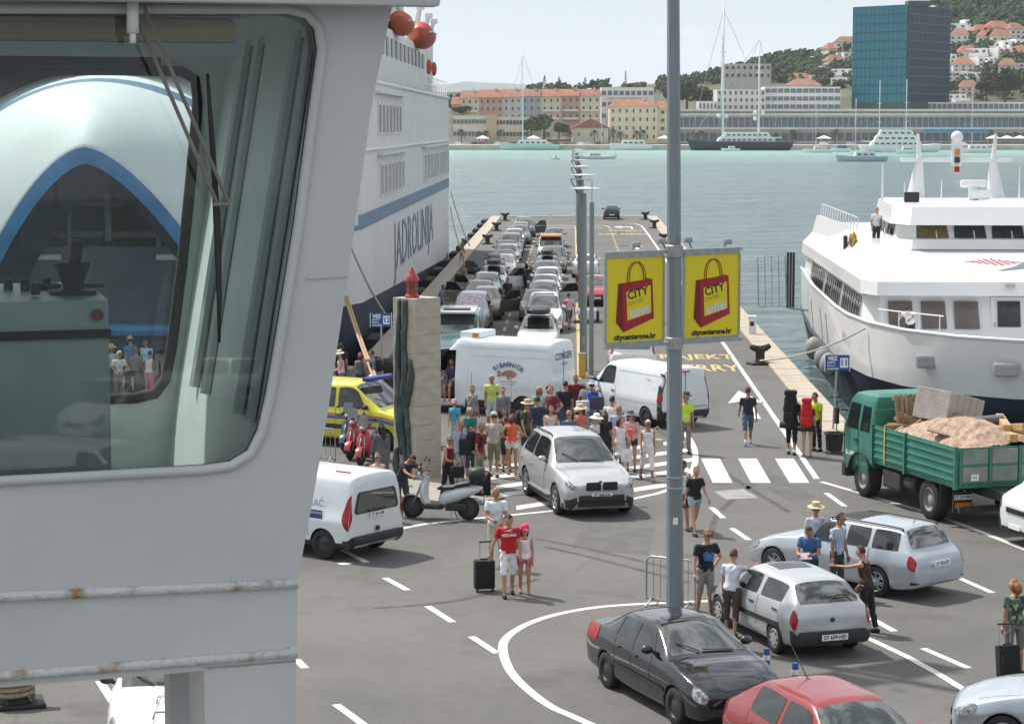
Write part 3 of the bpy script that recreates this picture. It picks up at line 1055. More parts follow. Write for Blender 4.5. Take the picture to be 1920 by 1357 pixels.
# silver-blue estate behind the hatchback
st, ru, af, ar = base_hatch(4.54, 1.73, 1.46, 2.715, hood=.96, nose=.60, belt=.92, roofw=.70, cowl=.92, roof_f=.12, roof_r=-1.75, rear='wagon')
sp = dict(st=st, rear_u=(7.08, 7.93), W=1.73, paint=SILVERB, r=.315, ww=.205, axles=(af, ar), rim='twin', plate_r='ST 556-ZV', pr_z=.74, pr_off=.05, tl=(8.0, 9.1, 2.8, 4.0),
  win=dict(sides=((4.45, 5.50, .42, .0), (5.60, 6.25, .0, .0), (6.33, 7.10, .0, -.12))), seams=(4.6, 5.55, 6.29), handles=(5.4, 6.15), hmat=SILVERB,
  extra=(('bumper_trim', PLASTIC, 8.4, 10.0, 1.5, 1.75, .012), ('sunroof', BLACK, 5.1, 5.7, 5.6, 8.4, .006)))
mer, shm = car('silver_estate', 'silver-blue estate car with roof rails parked behind the small silver hatchback', 'car', sp)
for sx in (-1, 1):
 b = MB()
 pts = [Vector(shm.ev([u], [5.1 if sx > 0 else 8.9])[0, 0]) + Vector((0, 0, h)) for u, h in ((5.1, 0), (5.2, .04), (6.0, .045), (6.85, .04), (6.98, 0))]
 b.tube(spl(pts, 4), .018, 6)
 b.build('roof_rail', PLASTIC, mer, smooth=True)
b = MB()
b.tube([(0, -1.55, 1.44), (0, -1.62, 1.52)], .008, 5)
b.build('aerial', BLACK, mer)
c, rz, d = at_side((1452, 1080), (1648, 1118), 1.73, -1)
set_mid(mer, c, rz, (af, ar))
# dark blue saloon in the foreground
st, ru, af, ar = base_hatch(4.48, 1.75, 1.41, 2.617, hood=.98, nose=.64, belt=.94, roofw=.68, cowl=.98, roof_f=.22, roof_r=-.98, rear='saloon')
sp = dict(st=st, rear_u=(7.05, 7.93), W=1.75, paint=NAVY, r=.31, ww=.2, axles=(af, ar), rim='steel', plate_f='ST 271-LD', pf_z=.48, hl=(.62, 1.75, 3.05, 4.4),
  win=dict(sides=((4.45, 5.62, .42, .0), (5.72, 6.80, .0, .05), (6.87, 7.2, .05, -.1))), seams=(4.6, 5.67, 6.8), handles=(5.5, 6.6),
  extra=(('side_moulding', PLASTIC, 3.9, 7.2, 2.2, 2.45, .012), ('sunroof', GLASS, 5.2, 5.6, 6.0, 8.0, .005)))
aud, sha = car('dark_saloon', 'glossy black saloon car with pole mirrored in its roof and windscreen', 'car', sp)
c, rz, d = at_side((1248, 1356), (1130, 1290), 1.75, 1)
set_mid(aud, c + Vector((.16, 0, 0)), rz, (af, ar))
# red hatchback cut by the bottom edge
st, ru, af, ar = base_hatch(4.34, 1.79, 1.50, 2.60, hood=1.0, nose=.66, belt=.96, roofw=.67, cowl=1.10, roof_f=.30, roof_r=-1.30, rear='hatch')
sp = dict(st=st, rear_u=ru, W=1.79, paint=CRED, r=.315, ww=.205, axles=(af, ar), rim='five', win=dict(sides=((4.40, 5.72, .48, .0), (5.84, 6.95, .0, -.02))), seams=(4.6, 5.78, 6.95), handles=(5.6, 6.8))
bra, shb = car('red_hatchback', 'wine red hatchback with roof aerial, cut off by the bottom edge', 'car', sp)
b = MB()
b.tube([(0, -.95, 1.485), (0, -1.02, 1.50), (0, -1.62, 1.92)], [.02, .012, .004], 5)
b.build('aerial', BLACK, bra)
set_mid(bra, (4.68, 31.0, 0), math.atan2(-.34, -.94), (af, ar))
# pale silver car at the lower right corner
st, ru, af, ar = base_hatch(4.25, 1.74, 1.42, 2.51, hood=.95, nose=.62, belt=.90, roofw=.68, cowl=1.0, roof_f=.2, roof_r=-1.1, rear='saloon')
sp = dict(st=st, rear_u=ru, W=1.74, paint=SILVERB, r=.305, ww=.195, axles=(af, ar), rim='cap', mmat=PLASTIC, hmat=PLASTIC)
sil, shx = car('pale_silver_car', 'pale silver car with black wing mirror in the lower right corner', 'car', sp)
set_mid(sil, (8.90, 33.7, 0), math.atan2(.96, .28), (af, ar))
# two white cars glimpsed under the bridge wing
st, ru, af, ar = base_hatch(4.1, 1.70, 1.48, 2.5, hood=.98, nose=.64, belt=.94, roofw=.70, cowl=.98, roof_f=.3, rear='hatch')
sp = dict(st=st, rear_u=ru, W=1.70, paint=CARWHITE, r=.30, ww=.19, axles=(af, ar), rim='steel', mmat=PLASTIC)
wh1, _ = car('white_hatchback', 'white hatchback with black wing mirror under the bridge wing', 'car', sp)
set_mid(wh1, (-5.40, 34.3, 0), math.atan2(-.12, -1), (af, ar))
wh2, _ = car('white_rack_car', 'white car with a chrome roof rack nearest under the bridge wing', 'car', dict(sp, win={}))
set_mid(wh2, (-4.30, 30.1, 0), math.atan2(-.1, -1), (af, ar))
for y in (.1, -.75):
 b = MB()
 b.tube([(-.62, y, 1.42), (-.60, y, 1.52), (.60, y, 1.52), (.62, y, 1.42)], .018, 6)
 b.build('roof_bar', CHROME, wh2)
# ------------------------------------------------------------------ vans
def van_st(L, W, H, hood=1.0, slope=.75, belt=1.18, nose=.95, roofw=.84, tumble=.965):
 w, yf, yr = W / 2, L / 2, -L / 2
 yc = yf - hood
 return [
  (yf, .38, w * .68, nose - .22, w * .62, nose - .16, w * .56, nose - .12),
  (yf - .10, .28, w * .90, nose - .02, w * .84, nose + .03, w * .72, nose + .06),
  (yf - hood * .55, .26, w * .98, belt - .10, w * .90, belt - .06, w * .77, belt - .01),
  (yc, .26, w, belt, w * .945, belt + .07, w * .82, belt + .11),
  (yc - slope, .26, w, belt + .03, w * tumble, H - .13, w * roofw, H - .03),
  (yc - slope - .62, .26, w, belt + .03, w * tumble, H - .12, w * roofw, H),
  ((yc - slope - .62 + yr) / 2, .26, w, belt + .03, w * tumble, H - .12, w * roofw, H),
  (yr + .16, .28, w, belt + .03, w * tumble, H - .13, w * roofw, H - .015),
  (yr + .03, .32, w * .975, belt + .02, w * tumble * .975, H - .20, w * roofw * .95, H - .09),
  (yr, .40, w * .93, belt, w * .90, H - .36, w * .74, H - .30),
 ]
def surf_box(sh, u, v, size, mat, root, name, off=.0, r=.012):
 p = sh.ev([u], [v])[0, 0]
 n = sh.norm(u, v)
 if np.dot(n, p - np.array((0, p[1], 1.0))) < 0:
  n = -n
 b = MB()
 b.rbox((p[0] + n[0] * off, p[1] + n[1] * off, p[2] + n[2] * off), size, r)
 return b.build(name, mat, root, smooth=True, angle=40)
def van(name, label, L, W, H, wb, place, paint_m=VANWHITE, glazed_rear=True, rear_lights='tall', rim='steel', group=None, **kw):
 st = van_st(L, W, H, **kw.get('shape', {}))
 fo = kw.get('fo', .92)
 ya_f = L / 2 - fo
 sp = dict(st=st, rear_u=None, W=W, paint=paint_m, r=kw.get('r', .33), ww=.215, axles=(ya_f, ya_f - wb), rim=rim, cowl_u=3, mir_u=3.45, mmat=PLASTIC, hmat=PLASTIC,
   win=dict(front=(3.08, 3.93), sides=kw.get('sides', ((3.42, 4.86, .36, 0),))), hl=(.25, 1.8, 3.2, 4.5), tl=kw.get('tl', (6.93, 9.02, 2.6, 4.35)), seams=kw.get('seams', (3.55, 4.95, 6.0)), handles=kw.get('handles', (4.75,)),
   extra=kw.get('extra', (('front_bumper', PLASTIC, .1, 1.4, .9, 2.4, .02), ('lower_cladding', PLASTIC, 1.2, 8.6, .9, 1.55, .006), ('rear_bumper', PLASTIC, 6.95, 9.0, .85, 1.75, .03))),
   plate_f=kw.get('plate_f', ''), plate_r=kw.get('plate_r', ''), pr_z=kw.get('pr_z', .95), pr_off=kw.get('pr_off', .04), fine=kw.get('fine', True))
 o, sh = car(name, label, 'van', sp, group)
 c, rz = place
 set_mid(o, c, rz, sp['axles'])
 yb = st[-1][0]
 b = MB()
 b.rbox((0, yb - .035, .46), (W * .88, .13, .20), .05)
 b.build('rear_bumper_centre', PLASTIC, o, smooth=True, angle=40)
 if glazed_rear:
  z0, z1, a, c2 = kw.get('rwin', (kw.get('shape', {}).get('belt', 1.18) - .06, H - .40, W * .40, W * .345))
  zm, am = (z0 + z1) / 2, (a + c2) / 2
  b = MB()
  b.sheet([(x, yb - .014, z) for x, z in ((-a + .06, z0), (a - .06, z0), (a, z0 + .06), (c2, z1 - .06), (c2 - .06, z1), (-c2 + .06, z1), (-c2, z1 - .06), (-a, z0 + .06))])
  b.build('window_seal', PLASTIC, o)
  b = MB()
  k = .90
  b.sheet([(x * k, yb - .018, zm + (z - zm) * k) for x, z in ((-a + .06, z0), (a - .06, z0), (a, z0 + .06), (c2, z1 - .06), (c2 - .06, z1), (-c2 + .06, z1), (-c2, z1 - .06), (-a, z0 + .06))])
  b.build('rear_window', GLASSL, o)
 return o, sh, sp
def rear_handle(o, sp, z, w=.42):
 b = MB()
 b.rbox((0, sp['st'][-1][0] - .03, z), (w, .05, .05), .015)
 b.build('tailgate_handle', PLASTIC, o)
def side_text(o, sp, s_, y, z, size, mat, side=-1, tilt=0.0, name='lettering', **kw):
 """Lettering on the flank: side -1 is the left side (reads towards its back)."""
 x = side * (sp['W'] / 2 * .995 + .006)
 return lettering(s_, size, mat, o, frame_m((x, y, z), (0, side * 1.0, 0) if side > 0 else (0, -1, 0), (-side * tilt, 0, 1)), name=name, **kw)
BLUEINK = pm('sign_blue', (0.035, 0.075, 0.22), .5, 0, .08, 5)
# white delivery van at the left, tailgate towards us
hd = Vector((-.81, .59, 0)).normalized()
r0 = G(610, 1047)
rzv = math.atan2(-hd.x, hd.y)
left = Vector((-hd.y, hd.x, 0))
wbv = 3.2
cv = r0 + hd * (wbv / 2) - left * (1.9 / 2 - .11)
vito, shv, spv = van('delivery_van', 'white delivery van with bakery lettering and sloping tailgate beside the scooter', 4.75, 1.9, 1.92, wbv, (cv, rzv), glazed_rear=True, plate_r='ST 831-MP', pr_z=.98, pr_off=.05,
     shape=dict(belt=1.10, roofw=.80, tumble=.93), tl=(6.90, 9.10, 2.45, 4.55), fo=.78)
rear_handle(vito, spv, 1.08, .60)
side_text(vito, spv, 'ICA BRAČ', -1.18, 1.24, .23, BLUEINK, bold=-.002)
for k, t in ((0, 'SOLIN'), (1, 'DUBROVAČKA')):
 b = MB()
 b.rbox((-.957, -1.02 - .50 * k + .12, 1.00), (.010, .44, .19), .004)
 q = b.build('advert_panel', BLUEINK, vito)
 lettering(t, .062, WHITE, q, frame_m((-.9635, -1.02 - .50 * k + .12, 1.03), (0, -1, 0), (0, 0, 1)), bold=.001)
b = MB()
b.rbox((-.55, -1.9, 1.925), (.05, .42, .03), .01)
b.build('roof_lamp_strip', LAMPR, vito)
b = MB()
b.rbox((0, spv['st'][-1][0] - .045, .66), (.11, .04, .11), .03)
b.build('lock_handle', PLASTIC, vito)
# fishmonger's high-roof van
hd = Vector((-.91, .415, 0)).normalized()
rz_c = math.atan2(-hd.x, hd.y)
left = Vector((-hd.y, hd.x, 0))
rear_left = G(1032, 786)
cc = rear_left + hd * 2.72 - left * 1.02
con, shc, spc = van('fish_van', 'tall white fishmonger van with fish emblem and an open driver door', 5.41, 2.05, 2.52, 3.45, (cc, rz_c), glazed_rear=False, r=.34, sides=(),
     shape=dict(belt=1.34, hood=.95, slope=1.0, roofw=.82, nose=1.05), tl=(6.95, 9.0, 2.45, 3.4), fo=.95, seams=(4.95, 6.0), handles=(),
     extra=(('front_bumper', PLASTIC, .1, 1.4, .9, 2.4, .02), ('lower_cladding', PLASTIC, 4.6, 8.6, .9, 1.75, .006), ('rear_bumper', PLASTIC, 6.95, 9.0, .85, 1.5, .03), ('rub_strip', VANWHITE, 4.95, 7.3, 2.75, 2.85, .02), ('panel_rib', VANWHITE, 4.95, 7.2, 4.55, 4.62, .02), ('panel_rib', VANWHITE, 4.95, 7.2, 4.75, 4.82, .02)))
# door opening: cut from the flank
t_, c_, r_ = CAR_BODIES[-1]
cutm = MB()
cutm.box((-.80, 1.28, 1.30), (1.1, 1.02, 1.62), mi=1)
cut2 = bpy.data.objects.new('cut_door', cutm.mesh('cut', [VANWHITE, PLASTIC], False, True))
COL.objects.link(cut2)
md = t_.modifiers.new('b2', 'BOOLEAN')
md.object, md.operation, md.solver = cut2, 'DIFFERENCE', 'EXACT'
EXTRA_CUT.append(cut2)
INK_B = BLUEINK
for k, ch in enumerate('RIBARNICA'):
 a = R(136 - 92 * k / 8)
 lettering(ch, .21, INK_B, con, frame_m((-1.034, -1.18 - .66 * math.cos(a), 1.26 + .46 * math.sin(a)), (0, -math.sin(a), -math.cos(a)), (0, -math.cos(a), math.sin(a))), bold=.006)
FISHC = pm('fish_print', (0.38, 0.20, 0.16), .6, 0, .5, 14)
q = MB()
tail = [(-.42, .06), (-.30, .13), (-.24, .03), (-.1, .12), (.08, .15), (.24, .10), (.30, 0), (.22, -.08), (.12, -.10), (.02, -.04), (.06, -.16), (-.02, -.18), (-.08, -.04), (-.2, -.05), (-.28, -.02), (-.34, -.10), (-.42, -.06), (-.36, .01)]
q.prism([(-1.032, -1.18 - a, 1.40 + b_) for a, b_ in tail], (-.006, 0, 0))
q.build('fish_emblem', FISHC, con)
for k, t in enumerate(('KONOBA · RIBARNICA', 'TEL. 098 795 495')):
 lettering(t, .062, INK_B, con, frame_m((-1.034, -1.18, 1.16 - .085 * k), (0, -1, 0), (0, 0, 1)))
yb = spc['st'][-1][0] - .016
lettering('CONGER', .33, INK_B, con, frame_m((0, yb - .006, 1.98), (1, 0, 0), (0, 0, 1)), bold=.004)
lettering('KOMIŽA', .12, INK_B, con, frame_m((.05, yb - .012, 1.72), (1, 0, 0), (0, 0, 1)))
b = MB()
b.box((0, yb, 1.35), (.010, .012, 1.7))
b.build('rear_door_seam', BLACK, con)
for x in (-.45, .45):
 for z in (.72, .82):
  b = MB()
  b.rbox((x, yb - .004, z), (.42, .02, .05), .01)
  b.build('rear_vent', PLASTIC, con)
b = MB()
b.rbox((0, .40, 2.60), (1.25, .75, .24), .05)
fr = b.build('fridge_unit', VANWHITE, con)
b = MB()
b.rbox((-.632, .20, 2.60), (.02, .22, .14), .01)
b.build('fridge_grille', LAMPO, fr)
# open door, hinged at its front edge
b = MB()
dz = Matrix.Rotation(R(62), 3, 'Z')
hinge = Vector((-1.0, 1.80, 0))
def dp(y, z, x=0.0):
 q = dz @ Vector((x, -y, 0))
 return (hinge.x + q.x - 0.0, hinge.y + q.y, z)
for x0, x1 in ((0, .07),):
 b.prism([dp(0, .48), dp(1.0, .48), dp(1.0, 1.36), dp(0, 1.36)], Vector(dp(0, .48, .07)) - Vector(dp(0, .48)))
 for a, c2 in (((0, 1.36), (.55, 2.08)), ((.55, 2.08), (1.0, 2.08)), ((1.0, 2.08), (1.0, 1.36))):
  b.tube([dp(a[0], a[1], .035), dp(c2[0], c2[1], .035)], .035, 6)
dr = b.build('door', [VANWHITE, PLASTIC], con, fix=True)
b = MB()
b.sheet([dp(.06, 1.38, .035), dp(.96, 1.38, .035), dp(.96, 2.05, .035), dp(.57, 2.05, .035)])
b.build('door_window', GLASS, dr)
b = MB()
b.rbox((-.45, 1.05, .78), (.5, .52, .16), .04)
b.rbox((-.45, .78, 1.15), (.5, .14, .75), .05)
b.build('driver_seat', cloth((60, 62, 66)), con, smooth=True, angle=40)
b = MB()
b.lathe([(.17, -.015), (.2, 0), (.17, .015)], (-.45, 1.60, 1.22), 18, M=Matrix.Rotation(R(-62), 3, 'X'), cap=False)
b.build('steering_wheel', BLACK, con)
# low white panel van, rear doors towards us
hd = Vector((-.53, .85, 0)).normalized()
left = Vector((-hd.y, hd.x, 0))
rlp = G(1238, 806)
ct = rlp + hd * 2.39 - left * .95
tra, sht, spt = van('panel_van', 'low white panel van with tall red tail lights turning across the hatched lines', 4.78, 1.9, 1.94, 3.1, (ct, math.atan2(-hd.x, hd.y)), glazed_rear=False, r=.32, sides=((3.42, 4.80, .36, 0),),
     shape=dict(belt=1.14, hood=.8, slope=.85, roofw=.82, tumble=.95), tl=(6.955, 9.02, 2.65, 4.0), fo=.83, rim='steel', seams=(3.55, 4.95),
     extra=(('front_bumper', PLASTIC, .1, 1.4, .9, 2.4, .02), ('rear_corner', PLASTIC, 6.90, 8.9, 1.2, 4.85, .004), ('rear_bumper', PLASTIC, 6.93, 9.0, .85, 1.85, .03), ('panel_swage', VANWHITE, 5.05, 7.05, 2.72, 2.80, .012), ('panel_swage', VANWHITE, 5.05, 7.05, 4.70, 4.76, .012)))
yb = spt['st'][-1][0] - .014
b = MB()
b.box((0, yb, 1.10), (.012, .012, 1.35))
b.build('rear_door_seam', BLACK, tra)
b = MB()
b.rbox((.0, yb - .02, 1.80), (.30, .05, .04), .012)
b.build('high_stop_light', LAMPR, tra)
b = MB()
b.rbox((.52, yb - .01, .68), (.62, .02, .03), .008)
b.build('badge_strip', STEEL, tra)
side_text(tra, spt, 'Trafic', -1.72, 1.52, .13, LAMPR, tilt=.06)
# yellow ambulance behind the stone pillar
hd = Vector((.87, -.5, 0)).normalized()
ca = G(640, 838) + Vector((-hd.y, hd.x, 0)) * .9
amb, sham, spam = van('ambulance', 'yellow ambulance van with blue light bar behind the stone pillar', 4.8, 1.9, 1.95, 3.0, (ca, math.atan2(-hd.x, hd.y)), AMBY, True, r=.33,
     shape=dict(belt=1.12, hood=1.05, slope=.95, roofw=.80, tumble=.94), fo=.9, sides=((3.42, 4.84, .36, 0), (5.02, 5.7, 0, 0)),
     extra=(('front_bumper', AMBY, .1, 1.4, .9, 2.2, .02), ('stripe_red', pm('stripe_red', (.45, .05, .02), .5), 1.4, 8.2, 3.42, 3.55, .0065), ('stripe_blue', pm('stripe_blue', (.05, .12, .34), .5), 1.6, 8.2, 2.95, 3.36, .0065), ('rub_strip', PLASTIC, 3.1, 7.6, 2.15, 2.5, .015)))
b = MB()
b.rbox((0, .72, 2.03), (1.35, .26, .14), .06)
b.build('light_bar', pm('blue_beacon', (.02, .04, .30), .12, 0, .3, 9), amb, smooth=True, angle=40)
b = MB()
b.ball((-.25, .35, 2.0), (.13, .13, .09), 10, 6)
b.build('roof_beacon', CHROME, amb, smooth=True)
lettering('HITNA POMOĆ', .13, BLUEINK, amb, frame_m((.962, -.15, .62), (0, 1, 0), (0, 0, 1)), bold=.002)
# white people carrier waiting behind the panel van
st, ru, af, ar = base_hatch(4.45, 1.80, 1.78, 2.7, hood=1.05, nose=.72, belt=1.02, roofw=.76, cowl=1.2, roof_f=.55, roof_r=-1.85, rear='wagon')
sp = dict(st=st, rear_u=(7.06, 7.95), W=1.80, paint=CARWHITE, r=.31, ww=.2, axles=(af, ar), rim='steel', mmat=PLASTIC, tl=(7.15, 8.6, 3.6, 4.6))
mpv, _ = car('white_minivan', 'white minivan seen from behind, between the panel van and the yellow banner', 'car', sp)
set_mid(mpv, G(1184, 700), PIER_A, (af, ar))
# white van at the right border
whv, _s, _p = van('white_cab_van', 'white van with black mirrors cut off by the right border beside the truck', 5.2, 2.0, 2.2, 3.2, (G(1902, 1030) + Vector((2.5, 1.0, 0)), math.atan2(.96, -.28)), r=.34, rim='steel', shape=dict(belt=1.25, hood=.62, slope=.55, nose=1.05))
# ------------------------------------------------------------------ models of the waiting cars (copied below)
QP = paint('queue_silver', (0.44, 0.46, 0.48), .45, .33)
def qtype(name, L, W, H, wb, rear, **kw):
 st, ru, af, ar = base_hatch(L, W, H, wb, rear=rear, **kw)
 o, sh = car(name, 'model', 'car', dict(st=st, rear_u=ru, W=W, paint=QP, r=.31, ww=.2, axles=(af, ar), rim='cap', fine=False))
 set_mid(o, (0, 0, 0), 0, (af, ar))
 return o, H
QT = {'hatch': qtype('hatchback_car', 4.0, 1.70, 1.46, 2.5, 'hatch', hood=.96, nose=.62, belt=.92, roofw=.70, cowl=1.0, roof_f=.28),
 'estate': qtype('estate_car', 4.6, 1.77, 1.48, 2.7, 'wagon', hood=.97, nose=.64, belt=.94, roofw=.69, cowl=1.0, roof_f=.15, roof_r=-1.75),
 'carrier': qtype('people_carrier', 4.5, 1.82, 1.68, 2.75, 'wagon', hood=1.04, nose=.70, belt=1.0, roofw=.72, cowl=1.25, roof_f=.45, roof_r=-1.75),
 'saloon': qtype('saloon_car', 4.5, 1.76, 1.43, 2.65, 'saloon', hood=.96, nose=.63, belt=.93, roofw=.68, cowl=1.0, roof_f=.2, roof_r=-1.0)}
TEAL = paint('camper_teal', (.32, .50, .52), .1, .35)
cst = dict(shape=dict(belt=1.28, hood=.85, slope=.62, roofw=.86, nose=1.0), fine=False)
camper, _sh, _cp = van('camper_van', 'pale teal camper van with white roof right behind the stone pillar', 5.0, 1.95, 2.22, 3.1, (PR(-4.55, 88.8), PIER_A + math.pi), TEAL, True, **cst)
MB().rbox((0, .1, 2.25), (1.5, 3.0, .10), .04).build('raised_roof', CARWHITE, camper, smooth=True, angle=40)
MB().rbox((0, .9, 2.33), (1.05, .62, .06), .02).build('roof_hatch', PLASTIC, camper)
bus, _sh, _bp = van('orange_roof_van', 'old white van with an orange roof in the lamp post queue', 4.5, 1.85, 2.0, 2.6, (PR(-1.5, 154.5), PIER_A + math.pi), CARWHITE, True, shape=dict(belt=1.2, hood=.5, slope=.5, roofw=.84), fine=False)
MB().rbox((0, 0, 2.0), (1.45, 3.2, .10), .04).build('painted_roof', pm('orange_roof', (.55, .20, .08), .5, dirt=.2), bus, smooth=True, angle=40)
finish_bodies()
# ------------------------------------------------------------------ green tipper truck and what it carries
GREEN = pm('truck_green', (0.024, 0.175, 0.130), .55, 0, .12, 2.2, coat=.25, dirt=.35)
GREENP = pm('tailboard_grey', (0.24, 0.25, 0.22), .7, 0, .2, 3, dirt=.5)
DIRTY = pm('dirty_chassis', (0.040, 0.038, 0.035), .85, 0, .3, 6, dirt=.4)
truck = thing('tipper_truck', 'green open-bed truck loaded with sand, crates and timber', 'truck')
W2 = 1.24
b = MB()                                            # cab: lofted box with raked front
rs = []
for z, yf, yb_, w in ((.62, 3.16, 1.50, 1.16), (.95, 3.22, 1.46, 1.22), (1.55, 3.20, 1.46, 1.22), (1.75, 3.17, 1.46, 1.21), (2.45, 2.93, 1.50, 1.12), (2.62, 2.80, 1.56, 1.04), (2.68, 2.6, 1.7, .9)):
 c_ = .10
 rs.append([(-w + c_, yf, z), (w - c_, yf, z), (w, yf - c_, z), (w, yb_ + .05, z), (w - .05, yb_, z), (-w + .05, yb_, z), (-w, yb_ + .05, z), (-w, yf - c_, z)])
b.rings(rs)
cab = b.build('cab', GREEN, truck, smooth=True, angle=35)
b = MB()
b.sheet([(-1.08, 3.195, 1.80), (1.08, 3.195, 1.80), (1.00, 2.965, 2.42), (-1.00, 2.965, 2.42)])
b.build('windscreen', GLASSL, cab)
for sx in (-1, 1):
 b = MB()
 b.sheet([(sx * 1.222, 2.98, 1.72), (sx * 1.222, 2.30, 1.72), (sx * 1.140, 2.26, 2.38), (sx * 1.140, 2.80, 2.38)])
 b.build('side_window', GLASS, cab)
 b = MB()
 b.sheet([(sx * 1.222, 2.16, 1.72), (sx * 1.222, 1.62, 1.72), (sx * 1.140, 1.66, 2.36), (sx * 1.140, 2.12, 2.36)])
 b.build('side_window', GLASS, cab)
 for y in (3.04, 2.24):
  b = MB()
  b.box((sx * 1.226, y, 1.32), (.006, .015, 1.15))
  b.build('door_seam', BLACK, cab)
 b = MB()
 b.rbox((sx * 1.25, 2.36, 1.45), (.04, .16, .05), .012)
 b.build('door_handle', BLACK, cab)
 b = MB()
 b.rbox((sx * 1.42, 3.12, 1.98), (.10, .16, .44), .04)
 b.tube([(sx * 1.18, 2.98, 2.42), (sx * 1.42, 3.10, 2.36), (sx * 1.42, 3.12, 1.60), (sx * 1.20, 3.08, 1.45)], .016, 6)
 b.build('wing_mirror', BLACK, truck, smooth=True, angle=40)
 b = MB()                                        # mudguard over the front wheel
 P = []
 for k in range(11):
  a = R(-5 + 190 * k / 10)
  P.append([(sx * .95, 2.05 + .66 * math.cos(a), .50 + .66 * math.sin(a)), (sx * 1.30, 2.05 + .66 * math.cos(a), .50 + .66 * math.sin(a))])
 b.grid(P)
 b.build('mudguard', PLASTIC, truck, smooth=True)
b = MB()
b.rbox((0, 3.20, .58), (2.36, .22, .40), .06)
b.build('bumper', DIRTY, truck)
for sx in (-1, 1):
 b = MB()
 b.rbox((sx * .86, 3.30, .66), (.36, .06, .16), .03)
 b.build('headlight', LAMPG, truck)
b = MB()
b.rbox((0, 3.235, 1.20), (1.7, .04, .42), .03)
b.build('grille', BLACK, truck)
lettering('GLUMA', .16, WHITE, cab, frame_m((-1.226, 2.70, 1.06), (0, -1, 0), (0, 0, 1)), bold=.004)
b = MB()
b.box((0, -.55, .86), (.86, 6.9, .22))
for y in (1.2, .2, -1.0, -2.6):
 b.box((0, y, .99), (2.2, .14, .10))
b.build('chassis', DIRTY, truck)
b = MB()
b.rbox((-.95, .42, .68), (.5, .95, .46), .06)
b.build('tool_box', DIRTY, truck)
b = MB()
b.cyl((-.95, -.15, .70), (-.95, -.72, .70), .20, n=16)
b.build('air_tank', DIRTY, truck, smooth=True, angle=40)
b = MB()
b.cyl((.95, .9, .70), (.95, -.5, .70), .27, n=16)
b.build('fuel_tank', STEEL, truck, smooth=True, angle=40)
add_wheels(truck, [(1.02, 2.05), (-1.02, 2.05), (1.02, -1.55), (-1.02, -1.55)], .50, .34, 'truck')
for sx in (-1, 1):
 b = MB()
 b.box((sx * .98, -2.32, .70), (.62, .03, .62))
 b.build('mud_flap', RUBBER, truck)
# bed with ribbed dropsides
YB0, YB1, ZF, HS = 1.28, -3.02, 1.10, .86
b = MB()
b.box((0, (YB0 + YB1) / 2, ZF - .05), (2.46, YB0 - YB1, .12))
b.build('bed_floor', GREEN, truck)
for sx in (-1, 1):
 for (ya, yb_) in ((YB0, -.42), (-.52, YB1)):
  b = MB()
  b.box((sx * W2, (ya + yb_) / 2, ZF + HS / 2), (.05, ya - yb_ - .01, HS))
  p = b.build('dropside', GREEN, truck)
  for k in range(5):
   q = MB()
   q.rbox((sx * (W2 + .035), (ya + yb_) / 2, ZF + .07 + k * .18), (.035, ya - yb_ - .08, .05), .014)
   q.build('rib', GREEN, p)
 for y in (YB0 + .02, -.47, YB1 - .01):
  b = MB()
  b.box((sx * (W2 + .03), y, ZF + HS / 2 - .05), (.10, .085, HS + .16))
  b.build('side_post', GREEN, truck)
b = MB()
b.box((0, YB0 + .03, ZF + .62), (2.46, .05, 1.24))
b.build('headboard', GREEN, truck)
b = MB()
b.box((0, YB1 - .03, ZF + HS / 2), (2.36, .05, HS))
tb = b.build('tailboard', GREEN, truck)
for i in range(4):
 q = MB()
 q.box((-1.18 + .787 * i, YB1 - .075, ZF + HS / 2), (.07, .05, HS + .02))
 q.build('rib', GREEN, tb)
for i in range(3):
 for k in range(2):
  q = MB()
  q.rbox((-.787 + .787 * i, YB1 - .062, ZF + .22 + .42 * k), (.68, .03, .36), .012)
  q.build('board_panel', GREENP if (i + k) % 2 == 0 else pm('tailboard_grey2', (.20, .24, .20), .7, 0, .2, 3, dirt=.5), tb)
b = MB()
b.rbox((-.80, YB1 - .085, ZF + .15), (.20, .01, .15), .004)
q = b.build('type_plate', PLATE, tb)
lettering('HR', .10, INK, q, frame_m((-.80, YB1 - .092, ZF + .15), (1, 0, 0), (0, 0, 1)))
b = MB()
b.box((0, -2.98, .48), (2.3, .10, .14))
b.build('under_run_bar', DIRTY, truck)
for sx in (-1, 1):
 b = MB()
 b.rbox((sx * .86, -2.62, .60), (.50, .08, .50), .02)
 lb = b.build('lamp_board', DIRTY, truck)
 q = MB()
 q.rbox((sx * .86, -2.672, .52), (.42, .02, .13), .006)
 q.build('reflector', LAMPO, lb)
plate_part(truck, 'ST 610-MO', (-.86, -2.67, .72), math.pi, w=.46)
hd = Vector((-1.07, 3.44, 0)).normalized()
left = Vector((-hd.y, hd.x, 0))
mid = (G(1617, 929.8) + G(1744, 975)) / 2 - left * 1.15
rz_t = math.atan2(-hd.x, hd.y)
set_mid(truck, mid, rz_t, (2.05, -1.55))
TM = Matrix.Translation(truck.location) @ Matrix.Rotation(rz_t, 4, 'Z')
def on_truck(b, name, mats, label, cat, loc, rot=(0, 0, 0), group=None, smooth=False, angle=None):
 """A load item built about its own origin and rested on the truck."""
 o = b.build(name, mats, None, smooth=smooth, angle=angle)
 o.matrix_world = TM @ Matrix.Translation(loc) @ Matrix.Rotation(rot[2], 4, 'Z') @ Matrix.Rotation(rot[0], 4, 'X') @ Matrix.Rotation(rot[1], 4, 'Y')
 return tag(o, label, cat, group)
SAND = pm('sand', (0.40, 0.285, 0.215), .95, 0, .4, 9, bump=.9, bscale=45, dirt=.45)
b = MB()
